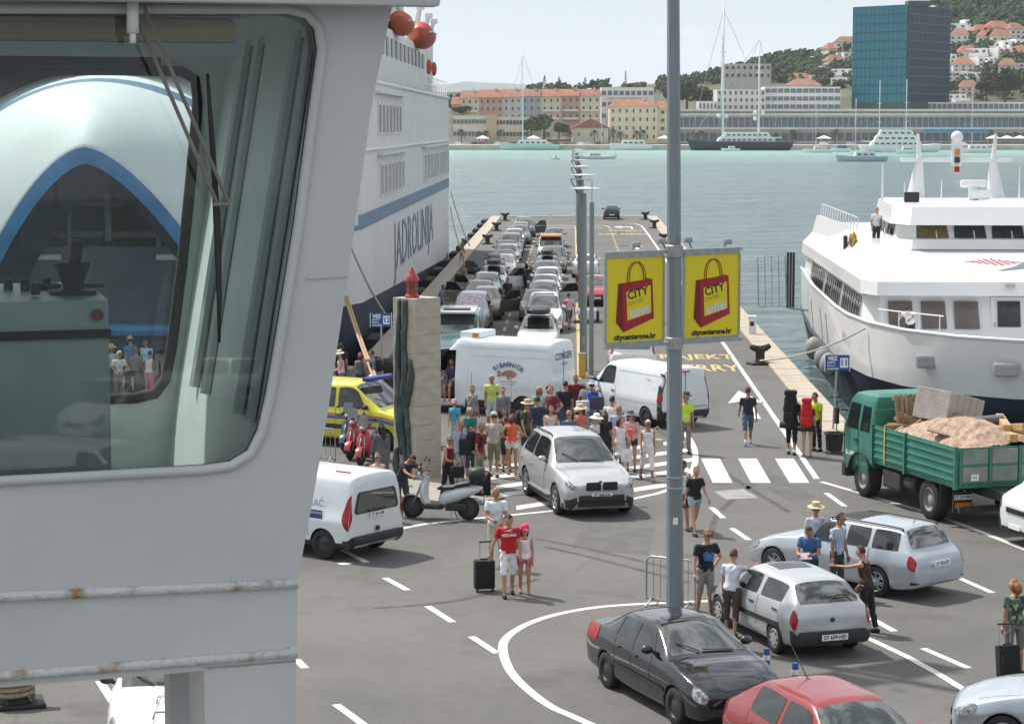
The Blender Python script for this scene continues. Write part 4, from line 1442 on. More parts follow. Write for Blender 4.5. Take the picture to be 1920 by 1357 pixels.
Gd = []
nr = np.random.default_rng(3)
for i in range(49):
 row = []
 for j in range(81):
  x, y = -1.19 + 2.38 * i / 48, 1.20 - 4.18 * j / 80
  e = max(0.0, 1 - (abs(x) / 1.22) ** 2.4) * max(0.0, 1 - abs((y + 1.05) / 2.35) ** 2.6)
  h = ZF + .62 + .70 * e + ((nr.random() - .5) * .035 + .05 * math.sin(7 * x + 3 * math.sin(4 * y)) * math.sin(5 * y + 2 * x)) * (e > 0) + .07 * math.sin(3 * x + 2 * y) * e
  row.append((x, y, h))
 Gd.append(row)
b.grid(Gd)
on_truck(b, 'sand_heap', SAND, 'heap of reddish sand filling the bed of the green truck', 'sand', (0, 0, 0), smooth=True)
WRAP = pm('shrink_wrap', (0.44, 0.385, 0.355), .3, 0, .12, 5, bump=.5, bscale=12)
TIMB = pm('timber', (0.46, 0.30, 0.13), .7, 0, .25, 4, stretch=(6, .6, 6), bump=.3, bscale=20)
OLDW = pm('pallet_wood', (0.28, 0.19, 0.11), .8, 0, .3, 5, bump=.3, bscale=18)
# wrapped stack of boxes leaning over the headboard
b = MB()
for i in range(5):
 b.rbox((0, -.86 + .43 * i, 0), (.92, .425, .78), .02)
wr = on_truck(b, 'wrapped_boxes', WRAP, 'row of boxes in shrink wrap strapped aslant on the sand heap', 'cargo', (.40, .45, 2.42), (R(-12), R(6), R(-52)))
wr.name = 'wrapped_load'
for y in (-.55, .15, .62):
 q = MB()
 q.box((0, y, 0), (.94, .03, .80))
 q.build('strap', pm('strap_tan', (.5, .38, .16), .6), wr)
q = MB()
q.rbox((-.466, -.45, .05), (.008, .17, .22), .003)
q.build('shipping_label', PLATE, wr)
# pallets
for i in range(2):
 b = MB()
 b.box((0, 0, .10), (1.0, .12, .02))
 pal = on_truck(MB().box((0, -.5, .05), (1.0, .10, .10)).box((0, 0, .05), (1.0, .10, .10)).box((0, .5, .05), (1.0, .10, .10)), 'pallet', OLDW, ('wooden pallet standing on edge behind the truck cab', 'lower wooden pallet lying under the wrapped boxes')[i], 'pallet',
    ((-.40, .98, 2.16), (-.15, .40, 1.80))[i], ((R(78), 0, R(8)), (R(-14), 0, R(-50)))[i])
 for k in range(7):
  q = MB()
  q.box((-.45 + .15 * k, 0, .112), (.10, 1.16, .022))
  q.build('slat', OLDW, pal)
for i in range(3):
 b = MB()
 b.rbox((0, 0, 0), (.16, .9, .16), .01)
 on_truck(b, 'wood_block', OLDW, ('short old timber lying lowest behind the headboard of the truck', 'short old timber askew between pallet and wrapped boxes', 'short old timber sticking up highest behind the cab')[i], 'timber', (-.62 + .2 * i, .80 - .1 * i, 1.96 + .12 * i), (R(20 * i), 0, R(70 - 25 * i)), 'old timber behind the cab')
for i, (x, y, z, a) in enumerate(((.62, -1.75, 2.12, 62), (.78, -1.60, 2.30, 66), (.48, -2.25, 2.12, 72), (.80, -2.45, 2.05, 76), (.95, -2.05, 2.24, 70))):
 b = MB()
 b.rbox((0, 0, 0), (.19, 1.9, .19), .02)
 on_truck(b, 'timber_beam', TIMB, ('fresh timber beam at the back of the sand heap', 'topmost fresh timber beam on the sand heap', 'fresh timber beam over the tailboard', 'lowest fresh timber beam nearest the tailboard corner', 'short fresh timber beam behind the others')[i], 'beam', (x, y, z), (R(4 - 3 * i), 0, R(a - 90)), 'timber beams on the sand heap')
b = MB()
b.cyl((0, -.7, 0), (0, .7, 0), .12, n=14)
on_truck(b, 'plastic_pipe', pm('grey_pipe', (.10, .11, .13), .5), 'dark grey plastic pipe lying across the sand heap', 'pipe', (.25, -1.15, 2.30), (R(-6), 0, R(64)), smooth=True, angle=40)
b = MB()
b.box((0, 0, 0), (.25, 1.9, .03))
on_truck(b, 'loose_plank', OLDW, 'loose grey plank lying over the tailboard edge on the sand', 'plank', (-.55, -2.15, 2.02), (R(10), 0, R(38)))
for y in (.62,):
 b = MB()
 b.box((-1.29, y, 1.55), (.02, .05, 1.0))
 b.box((-1.05, y, 2.04), (.5, .05, .02))
 b.build('lashing_strap', pm('strap_tan', (.5, .38, .16), .6), truck)
# ------------------------------------------------------------------ scooters
def scooter(label, paint_m, px, heading, box=True, group=None, s=1.0):
 o = thing('motor_scooter', label, 'scooter', group=group)
 M = Matrix.Rotation(math.pi / 2, 3, 'Y')
 for y in (.66, -.66):
  b = MB()
  b.lathe([(.17, -.05), (.235, -.055), (.262, -.03), (.268, 0), (.262, .03), (.235, .055), (.17, .05)], (0, y, .268), 24, M=M, cap=False)
  w = b.build('wheel', RUBBER, o, smooth=True)
  q = MB()
  q.lathe([(.18, .03), (.15, .035), (.06, .045), (.001, .05)], (0, y, .268), 20, M=M, cap=False)
  q.lathe([(.18, -.03), (.15, -.035), (.06, -.045), (.001, -.05)], (0, y, .268), 20, M=M, cap=False)
  q.build('rim', DARKRIM, w, smooth=True)
 b = MB()
 for sx in (-1, 1):
  b.tube([(sx * .075, .66, .27), (sx * .07, .52, .60), (sx * .05, .44, .82)], .022, 6)
 b.build('fork', STEEL, o, smooth=True)
 b = MB()                                        # front mudguard
 P = []
 for k in range(9):
  a = R(10 + 140 * k / 8)
  P.append([(x, .66 + .30 * math.cos(a), .268 + .30 * math.sin(a) - abs(x) * .25) for x in (-.09, -.05, 0, .05, .09)])
 b.grid(P)
 b.build('mudguard', paint_m, o, smooth=True)
 b = MB()                                        # leg shield
 b.rings([[(x * w, y + (x * x) * .10 * -1, z) for x in (-1, -.5, 0, .5, 1)] + [(x * w, y - .05 - (x * x) * .10, z) for x in (1, .5, 0, -.5, -1)] for w, y, z in ((.10, .40, .28), (.19, .47, .40), (.22, .50, .60), (.20, .47, .78), (.13, .42, .94), (.07, .38, 1.0))])
 b.build('leg_shield', paint_m, o, smooth=True, angle=60)
 b = MB()
 b.rbox((0, .18, .28), (.30, .50, .10), .03)
 b.build('footboard', PLASTIC, o, smooth=True, angle=40)
 b = MB()                                        # tail body
 b.rings([[(w * math.cos(t), y, z + h * math.sin(t)) for t in np.linspace(0, 2 * math.pi, 14)[:-1]] for y, w, z, h in ((.02, .10, .42, .12), (-.12, .17, .50, .18), (-.38, .19, .58, .18), (-.68, .16, .66, .13), (-.92, .09, .73, .07), (-1.0, .04, .75, .03))])
 b.build('tail_body', paint_m, o, smooth=True)
 b = MB()
 b.rings([[(w * math.cos(t), y, z + h * math.sin(t)) for t in np.linspace(0, 2 * math.pi, 14)[:-1]] for y, w, z, h in ((.06, .08, .70, .03), (-.06, .14, .73, .06), (-.34, .16, .75, .06), (-.42, .15, .80, .07), (-.72, .13, .86, .06), (-.84, .07, .87, .03))])
 b.build('seat', pm('seat_vinyl', (.02, .02, .022), .55), o, smooth=True)
 b = MB()
 b.rbox((0, -.40, .30), (.22, .55, .20), .06)
 b.build('engine', PLASTIC, o, smooth=True, angle=40)
 b = MB()
 b.tube([(.16, -.22, .25), (.17, -.5, .26), (.18, -.86, .31)], [.05, .07, .055], 10)
 b.build('exhaust', STEEL, o, smooth=True)
 b = MB()
 b.ball((0, .46, 1.02), (.13, .12, .10), 12, 8)
 hc = b.build('headlamp_cowl', paint_m, o, smooth=True)
 b = MB()
 b.ball((0, .545, 1.03), (.085, .05, .07), 12, 8)
 b.build('headlight', LAMPG, hc, smooth=True)
 b = MB()
 b.tube([(-.34, .34, 1.04), (-.12, .42, 1.06), (.12, .42, 1.06), (.34, .34, 1.04)], .018, 6)
 b.build('handlebar', BLACK, o, smooth=True)
 for sx in (-1, 1):
  b = MB()
  b.tube([(sx * .18, .40, 1.08), (sx * .30, .36, 1.26)], .007, 5)
  b.ball((sx * .32, .36, 1.30), (.055, .02, .04), 10, 6)
  b.build('mirror', BLACK, o, smooth=True)
 b = MB()
 b.rbox((0, -.99, .66), (.16, .05, .06), .02)
 b.build('tail_light', LAMPR, o)
 plate_part(o, '', (0, -1.03, .50), math.pi, tilt=R(-20), w=.17, h=.17)
 b = MB()
 b.tube([(.12, -.28, .2), (.22, -.34, .01)], .014, 6)
 b.tube([(-.12, -.28, .2), (-.22, -.34, .01)], .014, 6)
 b.build('stand', STEEL, o)
 b = MB()
 P = []
 for k in range(4):
  P.append([(x, .50 - .06 * k - .2 * x * x, 1.10 + .11 * k) for x in (-.16 + .01 * k, -.06, .06, .16 - .01 * k)])
 b.grid(P)
 b.build('windshield', pm('smoked_screen', (.10, .11, .12), .1, ior=1.6), o, smooth=True)
 if box:
  b = MB()
  b.rings([[(w * math.copysign(abs(math.cos(t)) ** .7, math.cos(t)), -.88 + l * math.copysign(abs(math.sin(t)) ** .7, math.sin(t)), z) for t in np.linspace(0, 2 * math.pi, 17)[:-1]] for w, l, z in ((.15, .15, .92), (.20, .19, .95), (.215, .205, 1.06), (.21, .20, 1.12), (.17, .16, 1.20), (.08, .08, 1.23))])
  tb_ = b.build('top_box', PLASTIC, o, smooth=True)
  b = MB()
  b.rbox((0, -1.085, 1.07), (.26, .03, .07), .015)
  b.build('reflector', LAMPR, tb_)
 d = Vector(heading).normalized()
 c = G(*px)
 o.location = c
 o.rotation_euler = (0, 0, math.atan2(-d.x, d.y))
 o.scale = (s, s, s)
 return o
SCW = paint('scooter_white', (.62, .66, .68), 0, .3)
SCR = paint('scooter_red', (.40, .02, .03), 0, .3)
SCB = paint('scooter_blue', (.05, .09, .16), .2, .3)
scooter('white scooter with black top box parked on its stand by the pillar', SCW, (826, 972), (-1.6, .42, 0), s=1.06)
scooter('red and white scooter nearest the grey coated woman', SCR, (690, 868), (-.25, -1, 0), box=False, group='scooters by the ambulance')
scooter('red scooter standing close against the ambulance flank', SCR, (672, 856), (-.3, -1, 0), box=False, group='scooters by the ambulance')
scooter('dark blue scooter between red scooters and ambulance', SCB, (662, 842), (-.3, -1, 0), box=True, group='scooters by the ambulance')
# ------------------------------------------------------------------ two queues of waiting cars on the pier
PAL = {'silver': QP, 'white': CARWHITE, 'grey': paint('q_grey', (.16, .17, .18), .35, .33), 'dark': paint('q_dark', (.03, .033, .038), .3, .3), 'beige': paint('q_beige', (.30, .27, .21), .4, .33),
 'bronze': paint('q_bronze', (.17, .14, .10), .4, .33), 'green': paint('q_green', (.10, .15, .12), .35, .33), 'blue': paint('q_blue', (.14, .19, .25), .35, .33), 'red': paint('q_red', (.36, .03, .04), .1, .3), 'lilac': paint('q_lilac', (.34, .32, .36), .4, .33)}
SHADE = pm('sunshade_foil', (.46, .40, .46), .3, .4, .5, 9, bump=.6, bscale=9)
TRIML = pm('interior_trim', (.05, .05, .055), .8)
def roof_box(o, H, label, col=(.035, .036, .04), y=.1, w=.85, l=1.7):
 b = MB()
 b.rings([[(w / 2 * math.copysign(abs(math.cos(t)) ** .6, math.cos(t)) * s_, y + yy, H + .10 + .17 + .16 * math.copysign(abs(math.sin(t)) ** .6, math.sin(t)) * s2) for t in np.linspace(0, 2 * math.pi, 17)[:-1]] for yy, s_, s2 in ((-l / 2, .7, .6), (-l / 2 + .12, .96, .95), (0, 1, 1.1), (l / 2 - .3, .95, .95), (l / 2, .6, .45))])
 m = pm('roof_box_%d' % int(col[0] * 1000), col, .4, 0, .1, 4)
 q = b.build('roof_box', m, None, smooth=True, angle=60)
 M = o.matrix_basis
 q.matrix_basis = M
 tag(q, label, 'roof box')
 for yy in (-.45, .5):
  MB().tube([(-.62, y + yy, H - .05), (-.6, y + yy, H + .08), (.6, y + yy, H + .08), (.62, y + yy, H - .05)], .02, 5).build('roof_bar', PLASTIC, o)
 return q
def open_door(o, side, paint_m, rear=False, ang=62):
 """A door swung open: a panel with its window frame, hinged at the front edge."""
 hy = .80 if not rear else -.25
 M = Matrix.Rotation(side * R(ang) * 1, 3, 'Z')
 hx = side * .84
 def p(y, z, t=0.0):
  q = M @ Vector((t * side, -y, 0))
  return Vector((hx + q.x, hy + q.y, z))
 b = MB()
 b.prism([p(0, .32), p(1.05, .36), p(1.05, .93), p(0, .93)], p(0, .32, .07) - p(0, .32))
 d = b.build('open_door', paint_m, o)
 b = MB()
 b.tube([p(.02, .93, .03), p(.42, 1.36, .03), p(.95, 1.38, .03), p(1.05, .93, .03)], .028, 6)
 b.build('window_frame', PLASTIC, d)
 b = MB()
 b.sheet([p(.08, .95, .03), p(.44, 1.34, .03), p(.93, 1.36, .03), p(1.02, .95, .03)])
 b.build('door_window', GLASS, d)
 b = MB()
 b.prism([p(.06, .40, -.012 + .004), p(.98, .44, -.008), p(.98, .88, -.008), p(.06, .88, -.008)], p(0, .4, .004) - p(0, .4))
 b.build('door_trim', TRIML, d)
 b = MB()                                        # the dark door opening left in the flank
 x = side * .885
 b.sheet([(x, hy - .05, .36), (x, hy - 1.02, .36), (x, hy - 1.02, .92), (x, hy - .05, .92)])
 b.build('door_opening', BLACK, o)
QG = 'cars queueing on the pier'
# (s, z, type, colour, extras)
LEFTQ = [(-4.75, 105.5, 'carrier', 'lilac', 'shade'), (-4.35, 111.6, 'estate', 'bronze', 'doorL'), (-4.9, 117.5, 'saloon', 'beige', 'doorR'), (-4.75, 123.4, 'hatch', 'silver', 'doorR'), (-4.55, 129.0, 'estate', 'white', 'doorL doorR box'),
  (-4.75, 134.8, 'hatch', 'grey', 'doorR box2'), (-4.35, 141.0, 'hatch', 'white', 'shade'), (-4.5, 146.6, 'saloon', 'grey', ''), (-4.45, 152.5, 'estate', 'white', ''), (-4.7, 158.3, 'hatch', 'blue', ''), (-4.6, 164.2, 'carrier', 'silver', ''),
  (-4.6, 170.2, 'saloon', 'grey', ''), (-4.6, 176.3, 'hatch', 'white', ''), (-4.3, 182.2, 'estate', 'green', ''), (-4.4, 188.2, 'hatch', 'silver', ''), (-4.1, 194.2, 'estate', 'dark', 'doorL'), (-4.4, 200.3, 'saloon', 'silver', '')]
RIGHTQ = [(-1.45, 94.6, 'estate', 'white', 'boxbig'), (-1.35, 104.8, 'carrier', 'white', 'hatchroof'), (-1.75, 110.8, 'saloon', 'grey', ''), (-1.5, 116.6, 'hatch', 'silver', 'doorL'), (-1.5, 122.3, 'saloon', 'white', ''), (-1.45, 128.0, 'hatch', 'white', ''), (-1.55, 133.6, 'estate', 'blue', 'doorR'),
  (-1.6, 139.4, 'hatch', 'silver', 'box'), (-1.3, 146.5, 'carrier', 'bronze', ''), (-1.4, 161.5, 'carrier', 'silver', ''), (-1.5, 168.0, 'hatch', 'silver', ''), (-1.5, 177.0, 'estate', 'grey', '')]
KNAME = {'hatch': 'hatchback', 'estate': 'estate car', 'carrier': 'people carrier', 'saloon': 'saloon car'}
for lane, cars_, where in ((0, LEFTQ, 'in the ferry side queue'), (1, RIGHTQ, 'in the lamp post queue')):
 for i, (s_, z, ty, co, ex) in enumerate(cars_):
  feat = ''
  if 'shade' in ex:
   feat = ' with foil sunshade'
  elif 'box' in ex:
   feat = ' with roof box'
  elif 'door' in ex:
   feat = ' with open door'
  l = '%s %s%s, %s from the near end %s' % ({'dark': 'black'}.get(co, co), KNAME[ty], feat, ORD[i], where)
  src, H = QT[ty]
  rm = {QP.name: PAL[co]}
  if 'shade' in ex:
   rm[GLASSL.name] = SHADE
  o = dup(src, PR(s_, z), PIER_A + math.pi + random.uniform(-.02, .02), l, QG, remat=rm)
  if 'shade' in ex:                           # only the windscreen carries the shade
   for c in o.children:
    if c.name.startswith('rear_window') and c.material_slots:
     c.material_slots[0].material = GLASSL
  if 'doorL' in ex:
   open_door(o, -1, PAL[co])
  if 'doorR' in ex:
   open_door(o, 1, PAL[co], rear='box' in ex)
  if 'hatchroof' in ex:
   MB().rbox((0, .15, H + .005), (.95, .55, .04), .01).build('sunroof', GLASS, o)
  if 'box' in ex:
   roof_box(o, H, {'boxbig': 'big dark roof box on the white estate nearest the fishmonger van'}.get(ex, 'roof box on the %s %s %s' % ({'dark': 'black'}.get(co, co), KNAME[ty], where)),
     (.035, .036, .04) if 'box2' not in ex else (.20, .21, .20), w=1.05 if 'boxbig' in ex else .8)
o = dup(QT['saloon'][0], Vector((4.67, 142.2, 0)), PIER_A, 'white saloon seen from behind, ahead of the red car by the lamp post', QG, remat={QP.name: CARWHITE})
o = dup(QT['estate'][0], Vector((4.50, 120.3, 0)), PIER_A + math.pi, 'red estate car facing the viewer behind the yellow banner', QG, remat={QP.name: PAL['red']})
o = dup(QT['hatch'][0], Vector((10.2, 230.0, 0)), PIER_A, 'black hatchback parked alone at the far end of the pier', QG, remat={QP.name: PAL['dark']})
for ty in QT:                                       # the models themselves go
 for r_ in [QT[ty][0]]:
  st_ = [r_]
  allo = []
  while st_:
   q = st_.pop()
   allo.append(q)
   st_.extend(q.children)
  for q in allo:
   bpy.data.objects.remove(q)
# ------------------------------------------------------------------ street furniture
POLEM = pm('pole_galvanised', (0.23, 0.265, 0.28), .5, .45, .12, 3, dirt=.12, stretch=(1, 1, .15))
YEL = pm('banner_yellow', (0.76, 0.62, 0.015), .55, 0, .03, 2)
BRED = pm('banner_red', (0.36, 0.012, 0.022), .55, 0, .05, 2)
BRED2 = pm('banner_dark_red', (0.17, 0.008, 0.014), .55, 0, .05, 2)
LIGHTG = pm('print_pale_grey', (0.62, 0.66, 0.70), .55)
HANDLE = pm('print_brown', (0.28, 0.06, 0.02), .55)
PZ = 41.5
pb = G(1266, 236 + CAM_H * 4200 / PZ)
lean = Vector((-.0105, 0, 1)).normalized()
pole = thing('banner_pole', 'tall octagonal grey steel pole carrying two yellow banners', 'lamp post', pb)
b = MB()
b.lathe([(.165, 0), (.150, 3.0), (.132, 7.0), (.098, 15.5)], n=8, M=(Vector((0, 0, 1)).rotation_difference(lean)).to_matrix())
b.build('pole_shaft', POLEM, pole)
b = MB()
b.rbox((0, 0, .02), (.46, .46, .04), .01)
b.build('base_plate', STEEL, pole)
for z in (2.85, 3.05):
 b = MB()
 b.lathe([(.156, z - .02), (.162, z), (.156, z + .02)], n=8, M=(Vector((0, 0, 1)).rotation_difference(lean)).to_matrix(), cap=False)
 b.build('clamp_band', STEEL, pole)
b = MB()
b.rbox(lean * 2.25 + Vector((0, -.15, 0)), (.09, .01, .13), .003)
b.build('sticker', PLATE, pole)
ax = Vector((math.cos(R(33)), math.sin(R(33)), 0))      # direction of the banner arms
fn = Vector((ax.y, -ax.x, 0))                            # towards the viewer
for z in (7.22, 5.53):
 c_ = lean * z
 b = MB()
 for sg in (-1, 1):
  p0, p1 = c_ + ax * (sg * .12), c_ + ax * (sg * 1.56)
  M = frame_m((0, 0, 0), ax, (0, 0, 1)).to_3x3()
  b.box((p0 + p1) / 2, (1.46, .06, .07), rot=M)
 b.build('banner_arm', STEEL, pole)
 b = MB()
 b.lathe([(.145, z - .12), (.165, z - .10), (.165, z + .10), (.145, z + .12)], n=8, M=(Vector((0, 0, 1)).rotation_difference(lean)).to_matrix(), cap=False)
 b.build('arm_collar', STEEL, pole)
for sg in (-1, 1):
 for q_ in (.30, 1.05):
  b = MB()
  p0 = lean * 7.27 + ax * (sg * q_ + .1)
  b.tube([p0, p0 - ax * .34 + fn * .35 + Vector((0, 0, .16))] if q_ < .6 else [p0, p0 + fn * .10 + Vector((0, 0, .08))], .018, 6)
  h = p0 - ax * .36 + fn * .37 + Vector((0, 0, .17)) if q_ < .6 else p0 + fn * .12 + Vector((0, 0, .10))
  b.rbox(h, (.16, .10, .08), .02, rot=frame_m((0, 0, 0), ax, (0, 0, 1)).to_3x3())
  b.build('spotlight', STEEL, pole, smooth=True, angle=40)
def banner(cx, label):
 """One printed panel, its own frame; local X along the arm, Y up."""
 bw, bh = 1.26, 1.52
 o = thing('advert_banner', label, 'banner', pb + lean * 6.375 + ax * cx, 0)
 M0 = frame_m((0, 0, 0), ax, (0, 0, 1)).to_3x3()
 def pt(x, y, off=0.0):
  return ax * ((x - .5) * bw) + Vector((0, 0, (.5 - y) * bh)) + fn * (.014 + off)
 b = MB()
 b.box((0, 0, 0), (bw, bh, .02), rot=M0)
 b.build('banner_sheet', YEL, o)
 b = MB()
 b.box((0, 0, bh / 2 + .03), (bw + .04, .06, .05), rot=M0)
 b.box((0, 0, -bh / 2 - .03), (bw + .04, .06, .05), rot=M0)
 b.box(ax * (bw / 2 + .02), (.04, bh, .05), rot=M0)
 b.box(ax * (-bw / 2 - .02), (.04, bh, .05), rot=M0)
 b.build('frame', STEEL, o)
 def flat(name, m, poly, off):
  q = MB()
  q.prism([pt(x, y, off) for x, y in poly], fn * .002)
  return q.build(name, m, o)
 flat('bag_print', BRED, [(.205, .305), (.69, .265), (.69, .245), (.81, .268), (.84, .735), (.30, .885), (.30, .88)], .001)
 flat('bag_side_print', BRED2, [(.205, .305), (.275, .30), (.30, .885), (.165, .765)], .004)
 sq = [(.345, .405), (.775, .335), (.79, .665), (.365, .75)]
 flat('bag_panel', YEL, sq, .004)
 tx = (pt(.775, .335) - pt(.345, .405)).normalized()
 for s_, x, y, sz, m, bd in (('CITY', .545, .43, .215, INK, .006), ('CENTER', .49, .535, .105, HANDLE, -.001)):
  lettering(s_, sz, m, o, frame_m(pt(x, y, .008), tx, (0, 0, 1)), bold=bd)
 me = text_mesh('one', .30, LIGHTG, bold=.008)
 me.transform(frame_m(pt(.575, .64, .008), tx, (0, 0, 1)))
 link('lettering', me, o)
 lettering('citycenterone.hr', .140, INK, o, frame_m(pt(.50, .945, .003), ax, (0, 0, 1)), bold=.006)
 for dx in (0, .035):
  q = MB()
  q.tube([pt(.36 + dx + .29 * (.5 - .5 * math.cos(t)), .30 - .02 * dx - .245 * math.sin(t) ** .7 if 0 < t < math.pi else .30, .004 + dx * .05) for t in np.linspace(0, math.pi, 17)], .008, 5)
  q.build('bag_handle_print', HANDLE, o)
 return o
banner(-.90, 'yellow advertising banner with red shopping bag hanging nearer the ferry side of the pole')
banner(.86, 'yellow advertising banner with red shopping bag hanging nearer the catamaran side of the pole')
# lamp posts down the pier
LAMPD = pm('lamp_disc', (.55, .57, .58), .4, .3, .08, 4)
def lamp_post(z, label):
 o = thing('pier_lamp', label, 'lamp post', PR(.42, z), PIER_A, 'lamp posts along the pier')
 b = MB()
 b.lathe([(.15, 0), (.14, 2.5), (.105, 6.9)], n=10)
 b.build('pole_shaft', POLEM, o, smooth=True, angle=30)
 b = MB()
 b.lathe([(.05, 7.02), (.60, 7.06), (.62, 7.085), (.45, 7.12), (.05, 7.16)], (.05, 0, 0), 20)
 b.build('lamp_disc', LAMPD, o, smooth=True, angle=40)
 b = MB()
 b.tube([(-.05, 0, 6.5), (-.52, 0, 7.45), (-.42, 0, 7.50)], [.05, .04, .03], 6)
 b.tube([(-.52, 0, 7.45), (.30, 0, 7.42)], [.035, .02], 6)
 b.build('lamp_bracket', STEEL, o)
 b = MB()
 b.rbox((0, -.14, 1.2), (.12, .03, .3), .01)
 b.build('service_hatch', STEEL, o)
 return o
lab = ['nearest disc lamp post on the pier, beside the fishmonger van', 'second disc lamp post from the yellow post', 'third disc lamp post along the pier', 'fourth disc lamp post along the pier', 'fifth disc lamp post along the pier', 'sixth disc lamp post near the pier end', 'last disc lamp post at the pier end']
for i, l in enumerate(lab):
 lamp_post(87 + i * 23.5, l)
o = thing('steel_post', 'plain square steel post standing against the nearest disc lamp post', 'post', PR(.72, 85.5))
MB().box((0, 0, 3.3), (.17, .17, 6.6)).build('post_shaft', POLEM, o)
MB().cyl((0, 0, 6.6), (0, 0, 7.4), .02, n=6).build('post_spike', STEEL, o)
o = thing('yellow_post', 'short square yellow post at the foot of the lamp post', 'post', PR(.36, 84.6))
MB().rbox((0, 0, .45), (.26, .26, .9), .03).build('post_body', pm('post_yellow', (.55, .36, .06), .6, dirt=.3), o)
MB().rbox((0, 0, .915), (.30, .30, .04), .01).build('post_cap', STEEL, o)
# stone pillar with its bronze relief and the red harbour lantern
PSTONE = pm('pillar_stone', (0.44, 0.40, 0.335), .85, 0, .13, 2.2, bump=.5, bscale=13, dirt=.28, stretch=(1, 1, 2.2))
BRONZE = pm('bronze_patina', (0.058, 0.082, 0.074), .55, .35, .45, 3.5, bump=.6, bscale=9, dirt=.3)
pc = G(781, 905) + Vector((0, .62, 0))
PILROT = R(45)
pil = thing('stone_pillar', 'square stone pillar with bronze relief and red lantern on top', 'pillar', pc, PILROT)
hs = .455
zz = 0.0
hts = [.62, .50, .40, .52, .46, .55, .38, .50, .44, .52]
sc_ = 4.93 / sum(hts)
for i, h in enumerate(hts):
 h *= sc_
 k = hs - (.004 if i % 2 else 0)
 b = MB()
 b.rbox((0, 0, zz + h / 2), (2 * k, 2 * k, h - .005), .006)
 b.build('stone_block', PSTONE, pil)
 zz += h
MB().box((0, 0, 2.44), (2 * hs - .06, 2 * hs - .06, 4.86)).build('core', CONC, pil)
# relief on the face that looks left (local -Y after the 45 degree turn is right-front, -X is left-front)
strands = [([(-.16, 4.9), (-.18, 4.2), (-.22, 3.4), (-.20, 2.6), (-.16, 1.8), (-.02, 1.1), (.06, .6), (.12, .1)], .10),
  ([(.10, 4.9), (.10, 4.3), (.02, 3.7), (.10, 3.0), (.02, 2.3), (.14, 1.6), (.20, .8), (.22, .1)], .085),
  ([(-.05, 4.1), (.05, 3.2), (.00, 2.4), (-.08, 1.7), (-.05, 1.0)], .10),
  ([(.24, 3.3), (.30, 2.9), (.20, 2.4), (.12, 2.0)], .10),
  ([(-.30, 2.9), (-.28, 2.1), (-.20, 1.3), (-.10, .7)], .07),
  ([(-.30, .9), (-.32, .5), (-.30, .1)], .10), ([(.02, 4.9), (.04, 4.5), (.0, 4.1)], .05)]
b = MB()
for pts, r_ in strands:
 P = spl([(-hs - .03, -y, z) for y, z in pts], 4)
 n_ = len(P)
 b.tube(P, [r_ * (.35 + .75 * math.sin(math.pi * (i + .6) / (n_ + .4)) + .12 * math.sin(i * 1.9)) for i in range(n_)], 8)
rel = b.build('bronze_relief', BRONZE, pil, smooth=True)
lan = thing('harbour_lantern', 'red harbour lantern with caged glass on top of the stone pillar', 'lantern', pc + Vector((-.12, -.1, 4.93)))
LRED = pm('lantern_red', (.38, .025, .022), .4, 0, .1, 6, coat=.4, dirt=.15)
MB().lathe([(.20, 0), (.20, .06), (.16, .08), (.16, .13), (.001, .13)], n=16).build('lantern_base', LRED, lan, smooth=True, angle=40)
MB().lathe([(.125, .13), (.125, .45), (.001, .45)], n=16).build('lantern_glass', pm('lantern_glass', (.16, .10, .05), .12, 0, .3, 9), lan, smooth=True, angle=40)
for k in range(6):
 a = k * math.pi / 3
 MB().cyl((.145 * math.cos(a), .145 * math.sin(a), .13), (.145 * math.cos(a), .145 * math.sin(a), .46), .012, n=6).build('cage_bar', LRED, lan)
for z in (.24, .35):
 MB().lathe([(.14, z), (.158, z), (.158, z + .018), (.14, z + .018)], n=16, cap=False).build('cage_ring', LRED, lan)
MB().lathe([(.20, .45), (.195, .50), (.13, .62), (.09, .66), (.09, .70), (.045, .74), (.04, .80), (.001, .82)], n=16).build('lantern_dome', LRED, lan, smooth=True, angle=50)
